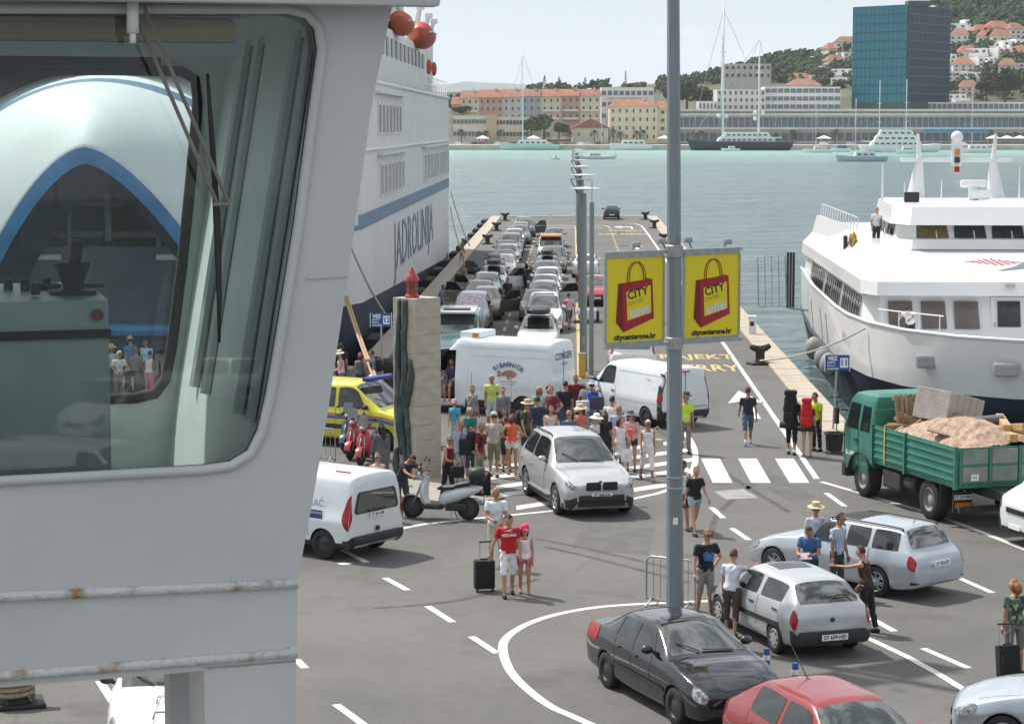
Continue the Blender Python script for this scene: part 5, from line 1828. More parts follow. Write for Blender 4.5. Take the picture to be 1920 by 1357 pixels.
# low kerbed island under the pillar
b = MB()
isl = [G(x, y) for x, y in ((700, 905), (735, 935), (820, 946), (905, 946), (946, 938), (925, 916), (850, 890), (770, 880))]
b.prism([(p.x, p.y, -.02) for p in isl], (0, 0, .12))
struct(b.build('pillar_island', CONC))
SIGNB = pm('sign_face_blue', (0.020, 0.085, 0.30), .45, 0, .05, 4)
def berth_sign(num, px_face, zd, px_foot, label, wdt=.72, yaw=0.0):
 c = D(px_face[0], px_face[1], zd)
 f = D(px_foot[0], px_foot[1], zd)
 f.z = 0
 o = thing('berth_sign', label, 'sign', f)
 b = MB()
 b.tube([(0, .03, 0), (c - f) + Vector((0, .03, .1))], .035, 8)
 b.build('sign_post', STEEL, o)
 hgt = wdt * .66
 b = MB()
 b.rbox(c - f, (wdt, .02, hgt), .008)
 s_ = b.build('sign_plate', SIGNB, o)
 o_ = c - f + Vector((0, -.0125, 0))
 b = MB()
 b.rbox(o_ + Vector((wdt * .28, 0, 0)), (wdt * .33, .004, hgt * .62), .001)
 b.build('number_field', PLATE, s_)
 lettering(num, hgt * .52, SIGNB, s_, frame_m(o_ + Vector((wdt * .28, -.004, 0)), (1, 0, 0), (0, 0, 1)), bold=.006)
 lettering('VEZ', hgt * .34, PLATE, s_, frame_m(o_ + Vector((-wdt * .2, -.002, hgt * .27)), (1, 0, 0), (0, 0, 1)), bold=.008)
 for k, t in enumerate(('BERTH', 'MOLO', 'ANLEGER')):
  lettering(t, hgt * .17, PLATE, s_, frame_m(o_ + Vector((-wdt * .42, -.002, hgt * (.02 - .2 * k))), (1, 0, 0), (0, 0, 1)), bold=.002, align='LEFT')
 for sx in (-1, 1):
  b = MB()
  b.box(c - f + Vector((sx * (wdt / 2 + .012), 0, 0)), (.02, .03, hgt + .04))
  b.build('sign_edge', PLATE, s_)
 return o
berth_sign('12', (714, 600), 80, (718, 735), 'blue berth sign 12 on a grey post under the ferry bow', .74)
berth_sign('11', (1570, 680), 69.5, (1562, 812), 'blue berth sign 11 on a leaning post beside the truck', .75)
def barrier(p0, p1, label, h=1.0):
 p0, p1 = Vector(p0), Vector(p1)
 d = p1 - p0
 L = d.length
 o = thing('crowd_barrier', label, 'barrier', (p0 + p1) / 2, math.atan2(d.y, d.x))
 b = MB()
 x = L / 2
 b.tube([(-x, 0, .10), (-x, 0, h - .12), (-x + .03, 0, h - .04), (-x + .12, 0, h), (x - .12, 0, h), (x - .03, 0, h - .04), (x, 0, h - .12), (x, 0, .10), (-x, 0, .10)], .021, 8)
 b.build('frame', STEEL, o, smooth=True)
 n = int(L / .14)
 for i in range(1, n):
  MB().cyl((-x + L * i / n, 0, .10), (-x + L * i / n, 0, h - .01), .009, n=6).build('bar', STEEL, o)
 for sx in (-1, 1):
  MB().tube([(sx * (x - .12), -.30, .01), (sx * (x - .12), 0, .14), (sx * (x - .12), .30, .01)], .018, 6).build('foot', STEEL, o)
 return o
barrier(G(1212, 1132), G(1303, 1143), 'grey steel crowd barrier behind the banner pole', .98)
barrier(G(548, 862), G(629, 866), 'grey steel crowd barrier between bridge wing and scooters', .95)
def bollard(px, label, s=1.0, rz=0.0, paint_=False):
 o = thing('mooring_bollard', label, 'bollard', G(*px), rz, 'mooring bollards on the pier edges')
 o.scale = (s, s, s)
 MB().rbox((0, 0, .04), (.95, .7, .08), .02).build('base_plate', BLACK, o)
 MB().lathe([(.24, .08), (.19, .18), (.18, .45), (.24, .60), (.20, .68), (.001, .70)], n=14).build('column', BLACK, o, smooth=True, angle=50)
 MB().tube([(-.42, 0, .74), (-.25, 0, .66), (0, 0, .60), (.25, 0, .66), (.42, 0, .74)], [.10, .13, .15, .13, .10], 10).build('horns', BLACK, o, smooth=True)
 return o
for px, l, rz in [((1425, 683), 'black horned bollard nearest berth sign 11 with white rope', .3), ((1245, 456), 'third black bollard from the pier end under the banner', 0), ((1227, 428), 'second black bollard from the pier end corner', .2), ((1210, 412), 'black bollard on the pier end corner near the dark car', .4),
    ((947, 414), 'black bollard at the far corner behind the parked queue', .2), ((931, 433), 'second black bollard beside the queue on the ferry side', 0), ((914, 458), 'third black bollard beside the queue on the ferry side', .1)]:
 bollard(px, l, 1.0, rz)
bollard((730, 727), 'stout black bollard holding the ferry ropes beside the pillar', 1.45, .6)
o = bollard((28, 1322), 'brown bollard wound with thick rope under the bridge wing', 1.0, .3)
b = MB()
P = []
for k in range(54):
 a = k * .38
 P.append((.30 * math.cos(a), .30 * math.sin(a), .16 + .012 * k * .45))
b.tube(P, .045, 7)
tag(b.build('rope_coil', pm('hemp_rope', (.30, .24, .16), .9, 0, .3, 16, bump=.6), None, smooth=True, loc=G(28, 1322)), 'thick tan rope wound round the bollard under the bridge wing', 'rope')
o = thing('litter_drum', 'black drum shaped bin beside the green truck cab', 'bin', G(1564, 850))
MB().lathe([(.27, 0), (.26, .05), (.22, .10), (.25, .52), (.29, .56), (.29, .62), (.22, .62), (.20, .5), (.001, .5)], n=20).build('drum', BLACK, o, smooth=True, angle=40)
for k in range(10):
 a = k * math.pi / 5
 MB().tube([(.222 * math.cos(a), .222 * math.sin(a), .12), (.252 * math.cos(a), .252 * math.sin(a), .50)], .014, 5).build('rib', BLACK, o)
o = thing('power_pedestal', 'white electric pedestal on the quay edge near the catamaran', 'service box', G(1410, 629))
MB().rbox((0, 0, .42), (.34, .28, .84), .03).build('cabinet', WHITE, o)
MB().rbox((0, 0, .87), (.42, .36, .08), .03).build('lid', WHITE, o)
MB().rbox((-.02, -.145, .55), (.18, .015, .2), .004).build('socket_panel', PLASTIC, o)
for i, (px, l) in enumerate((((1437, 1293), 'blue bollard post just behind the black saloon bonnet'), ((1490, 1322), 'blue bollard post hidden behind the wine red roof'))):
 o = thing('bollard_post', l, 'bollard', G(*px), 0, 'blue posts between cars')
 MB().lathe([(.055, 0), (.055, .70), (.045, .72), (.001, .725)], n=12).build('post_tube', pm('post_blue', (.025, .08, .26), .5, dirt=.2), o, smooth=True, angle=40)
 MB().lathe([(.056, .52), (.058, .53), (.058, .60), (.056, .61)], n=12, cap=False).build('band', PLATE, o)
def rope(pts, r, label, m=None, sag=0.0):
 P = [Vector(p) for p in pts]
 out = []
 for i in range(len(P) - 1):
  for k in range(10):
   t = k / 10
   q = P[i].lerp(P[i + 1], t)
   q.z -= sag * 4 * t * (1 - t)
   out.append(q)
 out.append(P[-1])
 b = MB()
 b.tube(out, r, 6)
 return tag(b.build('mooring_rope', m or pm('rope_white', (.50, .47, .40), .9, 0, .2, 20), None, smooth=True), label, 'rope')
# rubber fenders hanging on the pier wall beside the ferry
FEND = pm('fender_rubber', (.018, .018, .020), .8, 0, .3, 5)
for i in range(14):
 z = 100 + i * 9.6
 o = thing('wall_fender', 'black rubber fender block on the pier wall by the ferry, %s from the near end' % ORD[i], 'fender', PR(S_L - .32, z, 0), PIER_A, 'black fenders on the pier wall')
 MB().rbox((0, 0, -.55), (.62, 3.2, 1.4), .12).build('fender_block', FEND, o, smooth=True, angle=40)
 for y in (-1.2, 1.2):
  MB().cyl((.28, y, .25), (.1, y, -.1), .03, n=6).build('chain', BLACK, o)
# small flat trailer on the pier
o = thing('flat_trailer', 'small flat trailer beside the man in the checked shirt', 'trailer', G(1092, 604), PIER_A)
MB().rbox((0, .4, .55), (1.35, 1.9, .10), .02).build('deck', STEEL, o)
for sx in (-1, 1):
 w = MB().lathe([(.2, -.07), (.27, -.06), (.28, 0), (.27, .06), (.2, .07), (.001, .07)], (sx * .75, .3, .28), 16, M=Matrix.Rotation(math.pi / 2, 3, 'Y')).build('wheel', RUBBER, o, smooth=True, angle=50)
MB().tube([(0, -.5, .5), (0, -1.5, .42)], .035, 6).build('drawbar', STEEL, o)
MB().box((0, -.57, .50), (1.3, .03, .12)).build('tail_board', WHITE, o)
# ------------------------------------------------------------------ people
def cloth_pat(kind, a, b, scale=1.0):
 name = 'cloth_%s_%d_%d' % (kind, a[0] * 7 + a[1] * 3 + a[2], b[0] * 7 + b[1] * 3 + b[2])
 if name in MATS:
  return MATS[name]
 m, nt, bs = nodes(name)
 tc = N(nt, 'ShaderNodeTexCoord').outputs['Object']
 A, B_ = lin(a), lin(b)
 if kind == 'stripe':
  w = N(nt, 'ShaderNodeTexWave', Scale=7.0 * scale, Distortion=1.2)
  w.bands_direction = 'X'
  nt.links.new(tc, w.inputs['Vector'])
  c = ramp(nt, w.outputs['Fac'], [(0.0, A), (0.35, B_), (0.6, tuple(x * .55 for x in A)), (0.85, B_)])
 elif kind == 'check':
  w = N(nt, 'ShaderNodeTexChecker', Scale=17.0 * scale)
  w.inputs['Color1'].default_value = (*A, 1)
  w.inputs['Color2'].default_value = (*B_, 1)
  nt.links.new(tc, w.inputs['Vector'])
  c = w.outputs['Color']
 else:
  w = N(nt, 'ShaderNodeTexVoronoi', Scale=16.0 * scale)
  nt.links.new(tc, w.inputs['Vector'])
  c = ramp(nt, w.outputs['Color'], [(0.35, A), (0.5, B_), (0.65, tuple(x * .4 for x in A))])
 nt.links.new(c, bs.inputs['Base Color'])
 bs.inputs['Roughness'].default_value = .85
 return m
SKINS = [pm('skin_a', (0.44, 0.235, 0.15), .55, 0, .10, 12), pm('skin_b', (0.36, 0.18, 0.11), .55, 0, .10, 12), pm('skin_c', (0.50, 0.28, 0.19), .55, 0, .10, 12), pm('skin_d', (0.28, 0.14, 0.085), .55, 0, .10, 12)]
EYE = pm('eye_dark', (.02, .015, .012), .25)
LIPS = pm('lips', (.30, .09, .075), .5)
HAIRS = {k: pm('hair_' + k, c, .65, 0, .35, 18, bump=.6, bscale=40) for k, c in dict(black=(.012, .010, .009), brown=(.045, .024, .013), auburn=(.10, .028, .016), blond=(.36, .24, .12), grey=(.33, .32, .31), white=(.55, .54, .52), dkblond=(.18, .11, .055), red=(.26, .11, .04)).items()}
STRAW = pm('straw', (.55, .44, .28), .85, 0, .2, 20, bump=.5, bscale=40)
PENDING = []                                       # people wait here until their bodies are fused
def ell(c, rx, ry, n=14, axis=None):
 """Ellipse ring about c in a plane tilted by the lean matrix."""
 out = []
 for k in range(n):
  a = 2 * math.pi * k / n
  p = Vector((rx * math.cos(a), ry * math.sin(a), 0))
  out.append(Vector(c) + (axis @ p if axis is not None else p))
 return out
def dirv(side, p, a):
 return Vector((side * math.sin(R(a)), math.cos(R(a)) * math.sin(R(p)), -math.cos(R(a)) * math.cos(R(p))))
POSES = dict(
 stand=dict(L=((2, 7), (10, 4)), R=((0, 7), (12, 4)), legs=((3, 0), (-3, 2)), lean=2),
 walk=dict(L=((24, 8), (40, 4)), R=((-20, 8), (-8, 5)), legs=((-18, 14), (20, 4)), lean=4),
 walk2=dict(L=((-18, 8), (-5, 5)), R=((20, 8), (34, 4)), legs=((18, 3), (-16, 16)), lean=4),
 hips=dict(L=((-25, 32), (35, -42)), R=((-20, 34), (30, -40)), legs=((2, 0), (-4, 3)), lean=2),
 hip1=dict(L=((-25, 34), (30, -42)), R=((4, 7), (20, 3)), legs=((2, 0), (-6, 6)), lean=3),
 front=dict(L=((18, 8), (72, -28)), R=((18, 8), (70, -28)), legs=((3, 0), (-3, 2)), lean=3),
 phone=dict(L=((10, 8), (15, 3)), R=((35, 20), (150, -10)), legs=((3, 0), (-4, 4)), lean=2),
 read=dict(L=((24, 10), (88, -18)), R=((24, 10), (86, -18)), legs=((2, 0), (-2, 2)), lean=6, nod=38),
 reach=dict(L=((4, 8), (12, 4)), R=((62, 18), (88, 5)), legs=((4, 0), (-8, 6)), lean=8),
 reachl=dict(L=((62, 18), (88, 5)), R=((4, 8), (20, 4)), legs=((4, 0), (-8, 6)), lean=8),
 bend=dict(L=((48, 10), (60, -6)), R=((40, 10), (58, -4)), legs=((14, 10), (4, 6)), lean=34, nod=22),
 pull=dict(L=((6, 8), (16, 4)), R=((-6, 26), (4, 18)), legs=((-10, 10), (14, 3)), lean=3, nod=26),
 sit=dict(L=((30, 10), (70, -5)), R=((30, 10), (70, -5)), legs=((82, 80), (78, 84)), lean=4),
 lean=dict(L=((20, 14), (60, -8)), R=((10, 20), (70, -30)), legs=((6, 4), (-2, 2)), lean=10),
)
def person(label, px, h, face, pose='stand', shirt=(120, 120, 130), pants=(60, 60, 70), hair='brown', skin=0, sleeve='short', leg='shorts', hat=None, longhair=0, female=False, shades=False, shoe=(40, 38, 36), z=0.0,
  at=None, extra=None, vox=.020, socks=False, headturn=0.0, group=None, bald=False, lean=None, arms=None, bust=False):
 o = thing('person', label, 'person', group=group)
 d = Vector((face[0], face[1], 0)).normalized()
 o.location = at if at is not None else G(px[0], px[1], z)
 rz = math.atan2(-d.x, d.y)
 o.rotation_euler = (0, 0, rz)
 P = dict(POSES[pose])
 if arms:
  P.update(arms)
 if pose in ('stand', 'front', 'hips', 'phone'):
  J = lambda s_=7: random.uniform(-s_, s_)
  P['legs'] = tuple((a_ + J(6), max(0, b_ + abs(J(6)))) for a_, b_ in P['legs'])
  for q_ in 'LR':
   P[q_] = tuple((a_ + J(9), b_ + J(4)) for a_, b_ in P[q_])
  headturn = headturn or random.choice((-1, 1)) * random.uniform(8, 42)
 k = h / 1.75
 ln = R(P['lean'] if lean is None else lean)
 fw = .92 if female else 1.0
 hipw = 1.06 if female else 1.0
 T = Matrix.Rotation(-ln, 3, 'X')               # lean forward (towards +Y)
 sit = pose == 'sit'
 # leg chain first, so that the feet stand on the ground
 hipz = .0
 legs = []
 for side, (sw, kn) in zip((-1, 1), P['legs']):
  hp = Vector((side * .092 * hipw, 0, 0))
  th = Vector((side * .02, math.sin(R(sw)), -math.cos(R(sw)))).normalized()
  sh_ = Vector((side * .005, math.sin(R(sw - kn)), -math.cos(R(sw - kn)))).normalized()
  knee = hp + th * .43
  ank = knee + sh_ * .42
  legs.append([hp, knee, ank])
 low = min(l[2].z for l in legs) - .085
 base = Vector((0, 0, -low))
 if sit:
  base = Vector((0, 0, .0))
 pelvis = base + Vector((0, 0, .03))
 def TP(x, y, zz):                               # torso frame: height above the pelvis
  return base + T @ Vector((x, y, zz))
 rings_ = [(-.10, .10 * hipw, .085), (-.02, .158 * hipw, .115), (.06, .160 * hipw, .115), (.18, .135 * fw, .100), (.30, .150 * fw, .108), (.40, .168 * fw, .112), (.475, .160 * fw, .092), (.52, .095 * fw, .068), (.555, .056, .056), (.63, .054, .054)]
 def torso(mb, lo, hi, grow):
  rr = [r for r in rings_ if lo <= r[0] <= hi]
  mb.rings([[p * k for p in ell(TP(0, (.012 if .2 < zz < .5 else 0) + (.02 if zz > .5 else 0), zz), rx + grow, ry + grow, 16, T)] for zz, rx, ry in rr])
 arms_ = []
 for side, key in ((-1, 'L'), (1, 'R')):
  (p1, a1), (p2, a2) = P[key]
  s_ = TP(side * .178 * fw, .0, .455)
  el = s_ + dirv(side, p1 + math.degrees(ln) * .5, a1) * .29
  wr = el + dirv(side, p2 + math.degrees(ln) * .5, a2) * .255
  arms_.append([s_, el, wr])
 sk = SKINS[skin]
 body = MB()
 torso(body, -.2, .7, 0)
 for (s_, el, wr) in arms_:
  body.tube([(s_ + Vector((0, 0, .01))) * k, (s_ * .6 + el * .4) * k, el * k, (el * .6 + wr * .4) * k, wr * k], [.056 * k * fw, .047 * k * fw, .040 * k * fw, .038 * k * fw, .026 * k * fw], 10)
  body.ball(s_ * k, .060 * k * fw, 10, 8)
 for (hp, kn, an) in legs:
  a, b_, c_ = base + hp, base + kn, base + an
  body.tube([(a + Vector((0, 0, .05))) * k, (a * .65 + b_ * .35) * k, b_ * k, (b_ * .68 + c_ * .32 + Vector((0, -.008, 0))) * k, c_ * k], [.086 * k * hipw, .080 * k, .054 * k, .054 * k, .034 * k], 12)
  f = (c_ + Vector((0, .0, -.035))) * k
  body.tube([f + Vector((0, -.05, -.012)) * k, f + Vector((0, .03, -.008)) * k, f + Vector((0, .13, -.025)) * k], [.036 * k, .040 * k, .028 * k], 8)
 nod = R(P.get('nod', 4))
 hT = Matrix.Rotation(R(headturn), 3, 'Z') @ T @ Matrix.Rotation(-nod, 3, 'X') if headturn else T @ Matrix.Rotation(-nod, 3, 'X')
 nk = TP(0, .02, .60)
 hk = 1.0 if h > 1.5 else 1.15
 hc = nk + hT @ Vector((0, .025, .105 * hk))
 def HP(x, y, zz):
  return (hc + hT @ Vector((x * hk, y * hk, zz * hk))) * k
 body.ball(hc * k, (.078 * k * hk, .096 * k * hk, .118 * k * hk), 14, 10, rot=hT)
 body.ball(HP(0, .035, -.055), (.052 * k * hk, .055 * k * hk, .055 * k * hk), 10, 8, rot=hT)
 def tmp(mb, nm, m, vs):
  q = mb.build(nm, m, None, fix=False)
  md = q.modifiers.new('fuse', 'REMESH')
  md.mode = 'VOXEL'
  md.voxel_size = vs
  md.use_smooth_shade = True
  sm = q.modifiers.new('soft', 'SMOOTH')
  sm.factor = .5
  sm.iterations = 2
  return q
 jobs = [('body', tmp(body, 'tmp_body', sk, vox * k), [sk, EYE, LIPS])]
 # clothes
 if sleeve is not None:
  m = shirt if not isinstance(shirt, tuple) else cloth(shirt)
  sb = MB()
  torso(sb, -.03 if leg != 'dress' else -.2, .53 if sleeve != 'tank' else .48, .013)
  if sleeve != 'tank':
   cut = .58 if sleeve == 'short' else 1.9
   for (s_, el, wr) in arms_:
    e2 = s_.lerp(el, min(1, cut))
    pts, rr = [s_ * k, e2 * k], [.071 * k * fw, .064 * k * fw]
    if cut > 1:
     pts.append(el.lerp(wr, .9) * k)
     rr = [.071 * k * fw, .055 * k, .040 * k]
    sb.tube(pts, rr, 10)
    sb.ball(s_ * k, .071 * k * fw, 10, 8)
  else:
   for (s_, el, wr) in arms_:
    sb.tube([(s_ + Vector((0, 0, .02))) * k, TP(0, .0, .50) * k], [.035 * k, .05 * k], 8)
  jobs.append(('shirt', tmp(sb, 'tmp_shirt', m, vox * k), [m]))
 if leg is not None and not bust:
  m = pants if not isinstance(pants, tuple) else cloth(pants)
  pb_ = MB()
  torso(pb_, -.11, .10, .010)
  cutk = dict(hot=.42, shorts=.86, knee=1.12, capri=1.45, long=1.95, skirt=.9, longskirt=1.7, dress=.9)[leg]
  if leg in ('skirt', 'longskirt', 'dress'):
   bot = -.36 if leg != 'longskirt' else -.72
   pb_.rings([[p * k for p in ell(base + Vector((0, 0, zz)), rx, ry, 16)] for zz, rx, ry in ((.10, .155 * hipw, .12), (-.02, .185 * hipw, .14), (bot * .6, .20, .165), (bot, .215, .18))])
  else:
   for (hp, kn, an) in legs:
    a, b_, c_ = base + hp, base + kn, base + an
    wide = .012 if cutk < 1.3 else .008
    if cutk <= 1:
     e = a.lerp(b_, cutk)
     pts, rr = [a + Vector((0, 0, .05)), a.lerp(e, .5), e], [.095 * hipw, .088 + wide * .6, .074 + wide * (1.5 if cutk > .6 else .6)]
    else:
     e = b_.lerp(c_, cutk - 1)
     pts, rr = [a + Vector((0, 0, .05)), a.lerp(b_, .5), b_, e], [.095 * hipw, .086, .068 + wide * .5, max(.058, .066 - (cutk - 1) * .01)]
    pb_.tube([p * k for p in pts], [r_ * k for r_ in rr], 12)
  jobs.append(('trousers' if cutk > 1 else 'shorts', tmp(pb_, 'tmp_legs', m, vox * k), [m]))
 # everything below needs no fusing
 mine = []
 face_mb = MB()
 face_mb.tube([HP(0, .088, .012), HP(0, .116, -.022), HP(0, .092, -.030)], [.008 * k, .014 * k, .008 * k], 6)
 for sx in (-1, 1):
  face_mb.ball(HP(sx * .031, .083, .012), (.012 * k, .008 * k, .007 * k), 8, 5, 1)
  face_mb.ball(HP(sx * .080, -.005, -.008), (.010 * k, .022 * k, .030 * k), 6, 5, rot=hT)
 face_mb.ball(HP(0, .082, -.058), (.022 * k, .010 * k, .006 * k), 8, 5, 2)
 for side, (s_, el, wr) in zip((-1, 1), arms_):
  fd = (wr - el).normalized()
  sd = Vector((side, 0, 0)) - fd * fd.x * side
  sd = sd.normalized() if sd.length > .1 else Vector((0, 1, 0))
  nrm = fd.cross(sd)
  w0 = wr
  pc_ = w0 + fd * .055
  face_mb.tube([(w0 - fd * .01) * k, (w0 + fd * .03) * k, (w0 + fd * .085) * k], [.026 * k, .034 * k, .036 * k], 8, sx=.8)
  wide_ = nrm if abs(nrm.y) > .5 else nrm
  for i_, (off, ln_) in enumerate(((-.027, .068), (-.009, .078), (.009, .074), (.026, .056))):
   b0 = w0 + fd * .082 + wide_ * off
   b1 = b0 + (fd * .9 - sd * .25).normalized() * ln_ * .5
   b2 = b1 + (fd * .6 - sd * .7).normalized() * ln_ * .5
   face_mb.tube([b0 * k, b1 * k, b2 * k], [.0095 * k, .009 * k, .007 * k], 5)
  t0 = w0 + fd * .03 + wide_ * .03
  face_mb.tube([t0 * k, (t0 + fd * .03 + wide_ * .03) * k, (t0 + fd * .062 + wide_ * .030) * k], [.011 * k, .010 * k, .008 * k], 5)
 hair_m = HAIRS[hair]
 if not bald:
  hb = MB()
  rs = []
  for i_ in range(8):
   t = math.pi * (.02 + .56 * i_ / 7)
   ring = []
   for q in range(16):
    a = 2 * math.pi * q / 16
    x, y = math.cos(a), math.sin(a)
    drop = .40 if y > .25 else (.62 if y > -.3 else 1.0)
    tt = min(t, math.pi * (.56 * drop + .02))
    ring.append(HP(.087 * math.sin(tt) * x, .104 * math.sin(tt) * y - .006, .128 * math.cos(tt) + .002))
   rs.append(ring)
  hb.rings(rs, cap=True)
  if longhair:
   hb.tube([HP(0, -.05, .05), HP(0, -.088, -.06), HP(0, -.085, -.06 - longhair * .5), HP(0, -.075, -.06 - longhair)], [.06 * k, .075 * k, .07 * k, .03 * k], 10, sx=1.25)
   for sx in (-1, 1):
    hb.tube([HP(sx * .05, -.01, .07), HP(sx * .082, -.02, -.04), HP(sx * .085, -.03, -.06 - longhair * .6)], [.03 * k, .032 * k, .015 * k], 8)
  mine.append(hb.build('hair', hair_m, o, smooth=True))
 if hat:
  kind, hm = hat
  hm = hm if not isinstance(hm, tuple) else cloth(hm)
  tb = MB()
  MT = hT.to_3x3() * (k * hk)
  if kind == 'brim':
   tb.lathe([(.19, .055), (.155, .066), (.10, .075), (.098, .12), (.085, .165), (.05, .175), (.001, .175)], HP(0, -.005, 0), 20, M=MT)
  elif kind == 'floppy':
   tb.lathe([(.215, .02), (.17, .055), (.105, .075), (.10, .13), (.07, .165), (.001, .17)], HP(0, -.005, 0), 20, M=MT)
  elif kind == 'cap':
   tb.lathe([(.092, .045), (.094, .08), (.080, .12), (.045, .143), (.001, .15)], HP(0, -.004, 0), 18, M=MT)
   tb.rings([[HP(x, .07 + .095 * (1 - (x / .085) ** 2) * e, .055 - .015 * e) for x in np.linspace(-.078, .078, 7)] + [HP(x, .07 + .095 * (1 - (x / .085) ** 2) * e, .046 - .015 * e) for x in np.linspace(.078, -.078, 7)] for e in (0, .5, 1)])
  mine.append(tb.build('hat', hm, o, smooth=True, angle=50))
 if shades:
  gb = MB()
  for sx in (-1, 1):
   gb.rbox(HP(sx * .034, .096, .012), (.052 * k, .014 * k, .036 * k), .01 * k, rot=hT)
   gb.tube([HP(sx * .058, .09, .018), HP(sx * .085, .0, .012)], .005 * k, 5)
  gb.tube([HP(-.012, .10, .018), HP(.012, .10, .018)], .005 * k, 5)
  mine.append(gb.build('sunglasses', INK, o))
 if not bust and not sit:
  for (hp, kn, an) in legs:
   f = (base + an + Vector((0, .0, -.035))) * k
   q = MB()
   q.tube([f + Vector((0, -.075, -.020)) * k, f + Vector((0, -.03, -.012)) * k, f + Vector((0, .06, -.016)) * k, f + Vector((0, .165, -.030)) * k], [.036 * k, .046 * k, .047 * k, .026 * k], 10)
   mine.append(q.build('shoe', cloth(shoe), o, smooth=True))
   if socks:
    q = MB()
    q.tube([(base + an + Vector((0, 0, -.03))) * k, (base + an + Vector((0, 0, .07))) * k], [.042 * k, .045 * k], 10)
    mine.append(q.build('sock', cloth((225, 225, 225)), o, smooth=True))
 PENDING.append((o, jobs, face_mb, sk))
 info = dict(o=o, k=k, base=base, arms=arms_, rz=rz, HP=HP, TP=TP, hc=hc)
 return info
def world_pt(info, p):
 return info['o'].location + Matrix.Rotation(info['rz'], 3, 'Z') @ (Vector(p) * info['k'])
def finish_people():
 objs = [q for o, jobs, fm, sk in PENDING for (_, q, _) in jobs]
 ms = bake(objs)
 i = 0
 for o, jobs, fm, sk in PENDING:
  for nm, q, mats in jobs:
   me = ms[i]
   i += 1
   if nm == 'body':                        # join face, ears, hands to the one body mesh
    bm = bmesh.new()
    bm.from_mesh(me)
    e = fm.mesh('f', mats, True, True)
    bm.from_mesh(e)
    bm.to_mesh(me)
    bm.free()
    bpy.data.meshes.remove(e)
    me.materials.clear()
    for m in mats:
     me.materials.append(m)
   else:                                   # folds in the cloth
    nv = len(me.vertices)
    co = np.empty(nv * 3, np.float32)
    no = np.empty(nv * 3, np.float32)
    me.vertices.foreach_get('co', co)
    me.vertices.foreach_get('normal', no)
    co, no = co.reshape(-1, 3), no.reshape(-1, 3)
    ph = (i * 1.7) % 6.28
    f_ = np.sin(34 * co[:, 2] + 5 * np.sin(11 * co[:, 0] + ph) + 4 * np.sin(9 * co[:, 1] + 2 * ph)) * (.5 + .5 * np.sin(13 * co[:, 0] + 8 * co[:, 2] + ph))
    co = co + no * (.0075 * f_)[:, None]
    me.vertices.foreach_set('co', co.astype(np.float32).ravel())
   me.name = nm
   me.polygons.foreach_set('use_smooth', [True] * len(me.polygons))
   link(nm, me, o)
 PENDING.clear()
def backpack(info, label, rgb, s=1.0, tall=False, name='backpack'):
 k = info['k'] * s
 hgt = .78 if tall else .46
 b = MB()
 n = 5
 rs = []
 for t, w, dpt in ((0, .11, .08), (.12, .16, .13), (.5, .17, .15), (.85, .155, .13), (1.0, .10, .08)):
  zz = (-.04 if tall else .06) + hgt * t
  rs.append([Vector((math.copysign(abs(math.cos(a)) ** .6, math.cos(a)) * w, -.20 + math.copysign(abs(math.sin(a)) ** .6, math.sin(a)) * dpt * .8, zz)) * k for a in np.linspace(0, 2 * math.pi, 17)[:-1]])
 b.rings(rs)
 m = cloth(rgb)
 bz = info['base'] * info['k']
 o = b.build(name, m, None, smooth=True, loc=info['o'].location + bz, rz=info['rz'])
 tag(o, label, 'backpack')
 for sx in (-1, 1):
  q = MB()
  q.tube([Vector((sx * .10, -.12, .44)) * k, Vector((sx * .11, .02, .49)) * k, Vector((sx * .12, .125, .40)) * k, Vector((sx * .13, .10, .22)) * k, Vector((sx * .12, -.10, .10)) * k], .022 * k, 6)
  q.build('shoulder_strap', m, o, smooth=True)
 q = MB()
 q.rbox(Vector((0, -.34 if not tall else -.345, .18)) * k, Vector((.22, .07, .2)) * k, .03)
 q.build('front_pocket', m, o, smooth=True, angle=40)
 if tall:
  q = MB()
  q.tube([Vector((-.26, -.20, -.06)) * k, Vector((.26, -.20, -.06)) * k], .085 * k, 10)
  q.build('bed_roll', cloth((30, 30, 34)), o, smooth=True)
  q = MB()
  q.rbox(Vector((0, -.18, .76)) * k, Vector((.30, .26, .14)) * k, .06)
  q.build('lid', m, o, smooth=True, angle=40)
 return o
def bag(loc, label, rgb, size=(.32, .14, .30), rz=0.0, cat='bag', name='shoulder_bag', strap=.35):
 b = MB()
 b.rbox((0, 0, size[2] / 2), size, .05)
 o = b.build(name, cloth(rgb), None, smooth=True, loc=loc, rz=rz, angle=40)
 tag(o, label, cat)
 if strap:
  q = MB()
  q.tube([(-size[0] * .4, 0, size[2] * .95), (-size[0] * .2, 0, size[2] + strap * .8), (0, 0, size[2] + strap), (size[0] * .2, 0, size[2] + strap * .8), (size[0] * .4, 0, size[2] * .95)], .012, 6)
  q.build('strap', cloth(rgb), o, smooth=True)
 return o
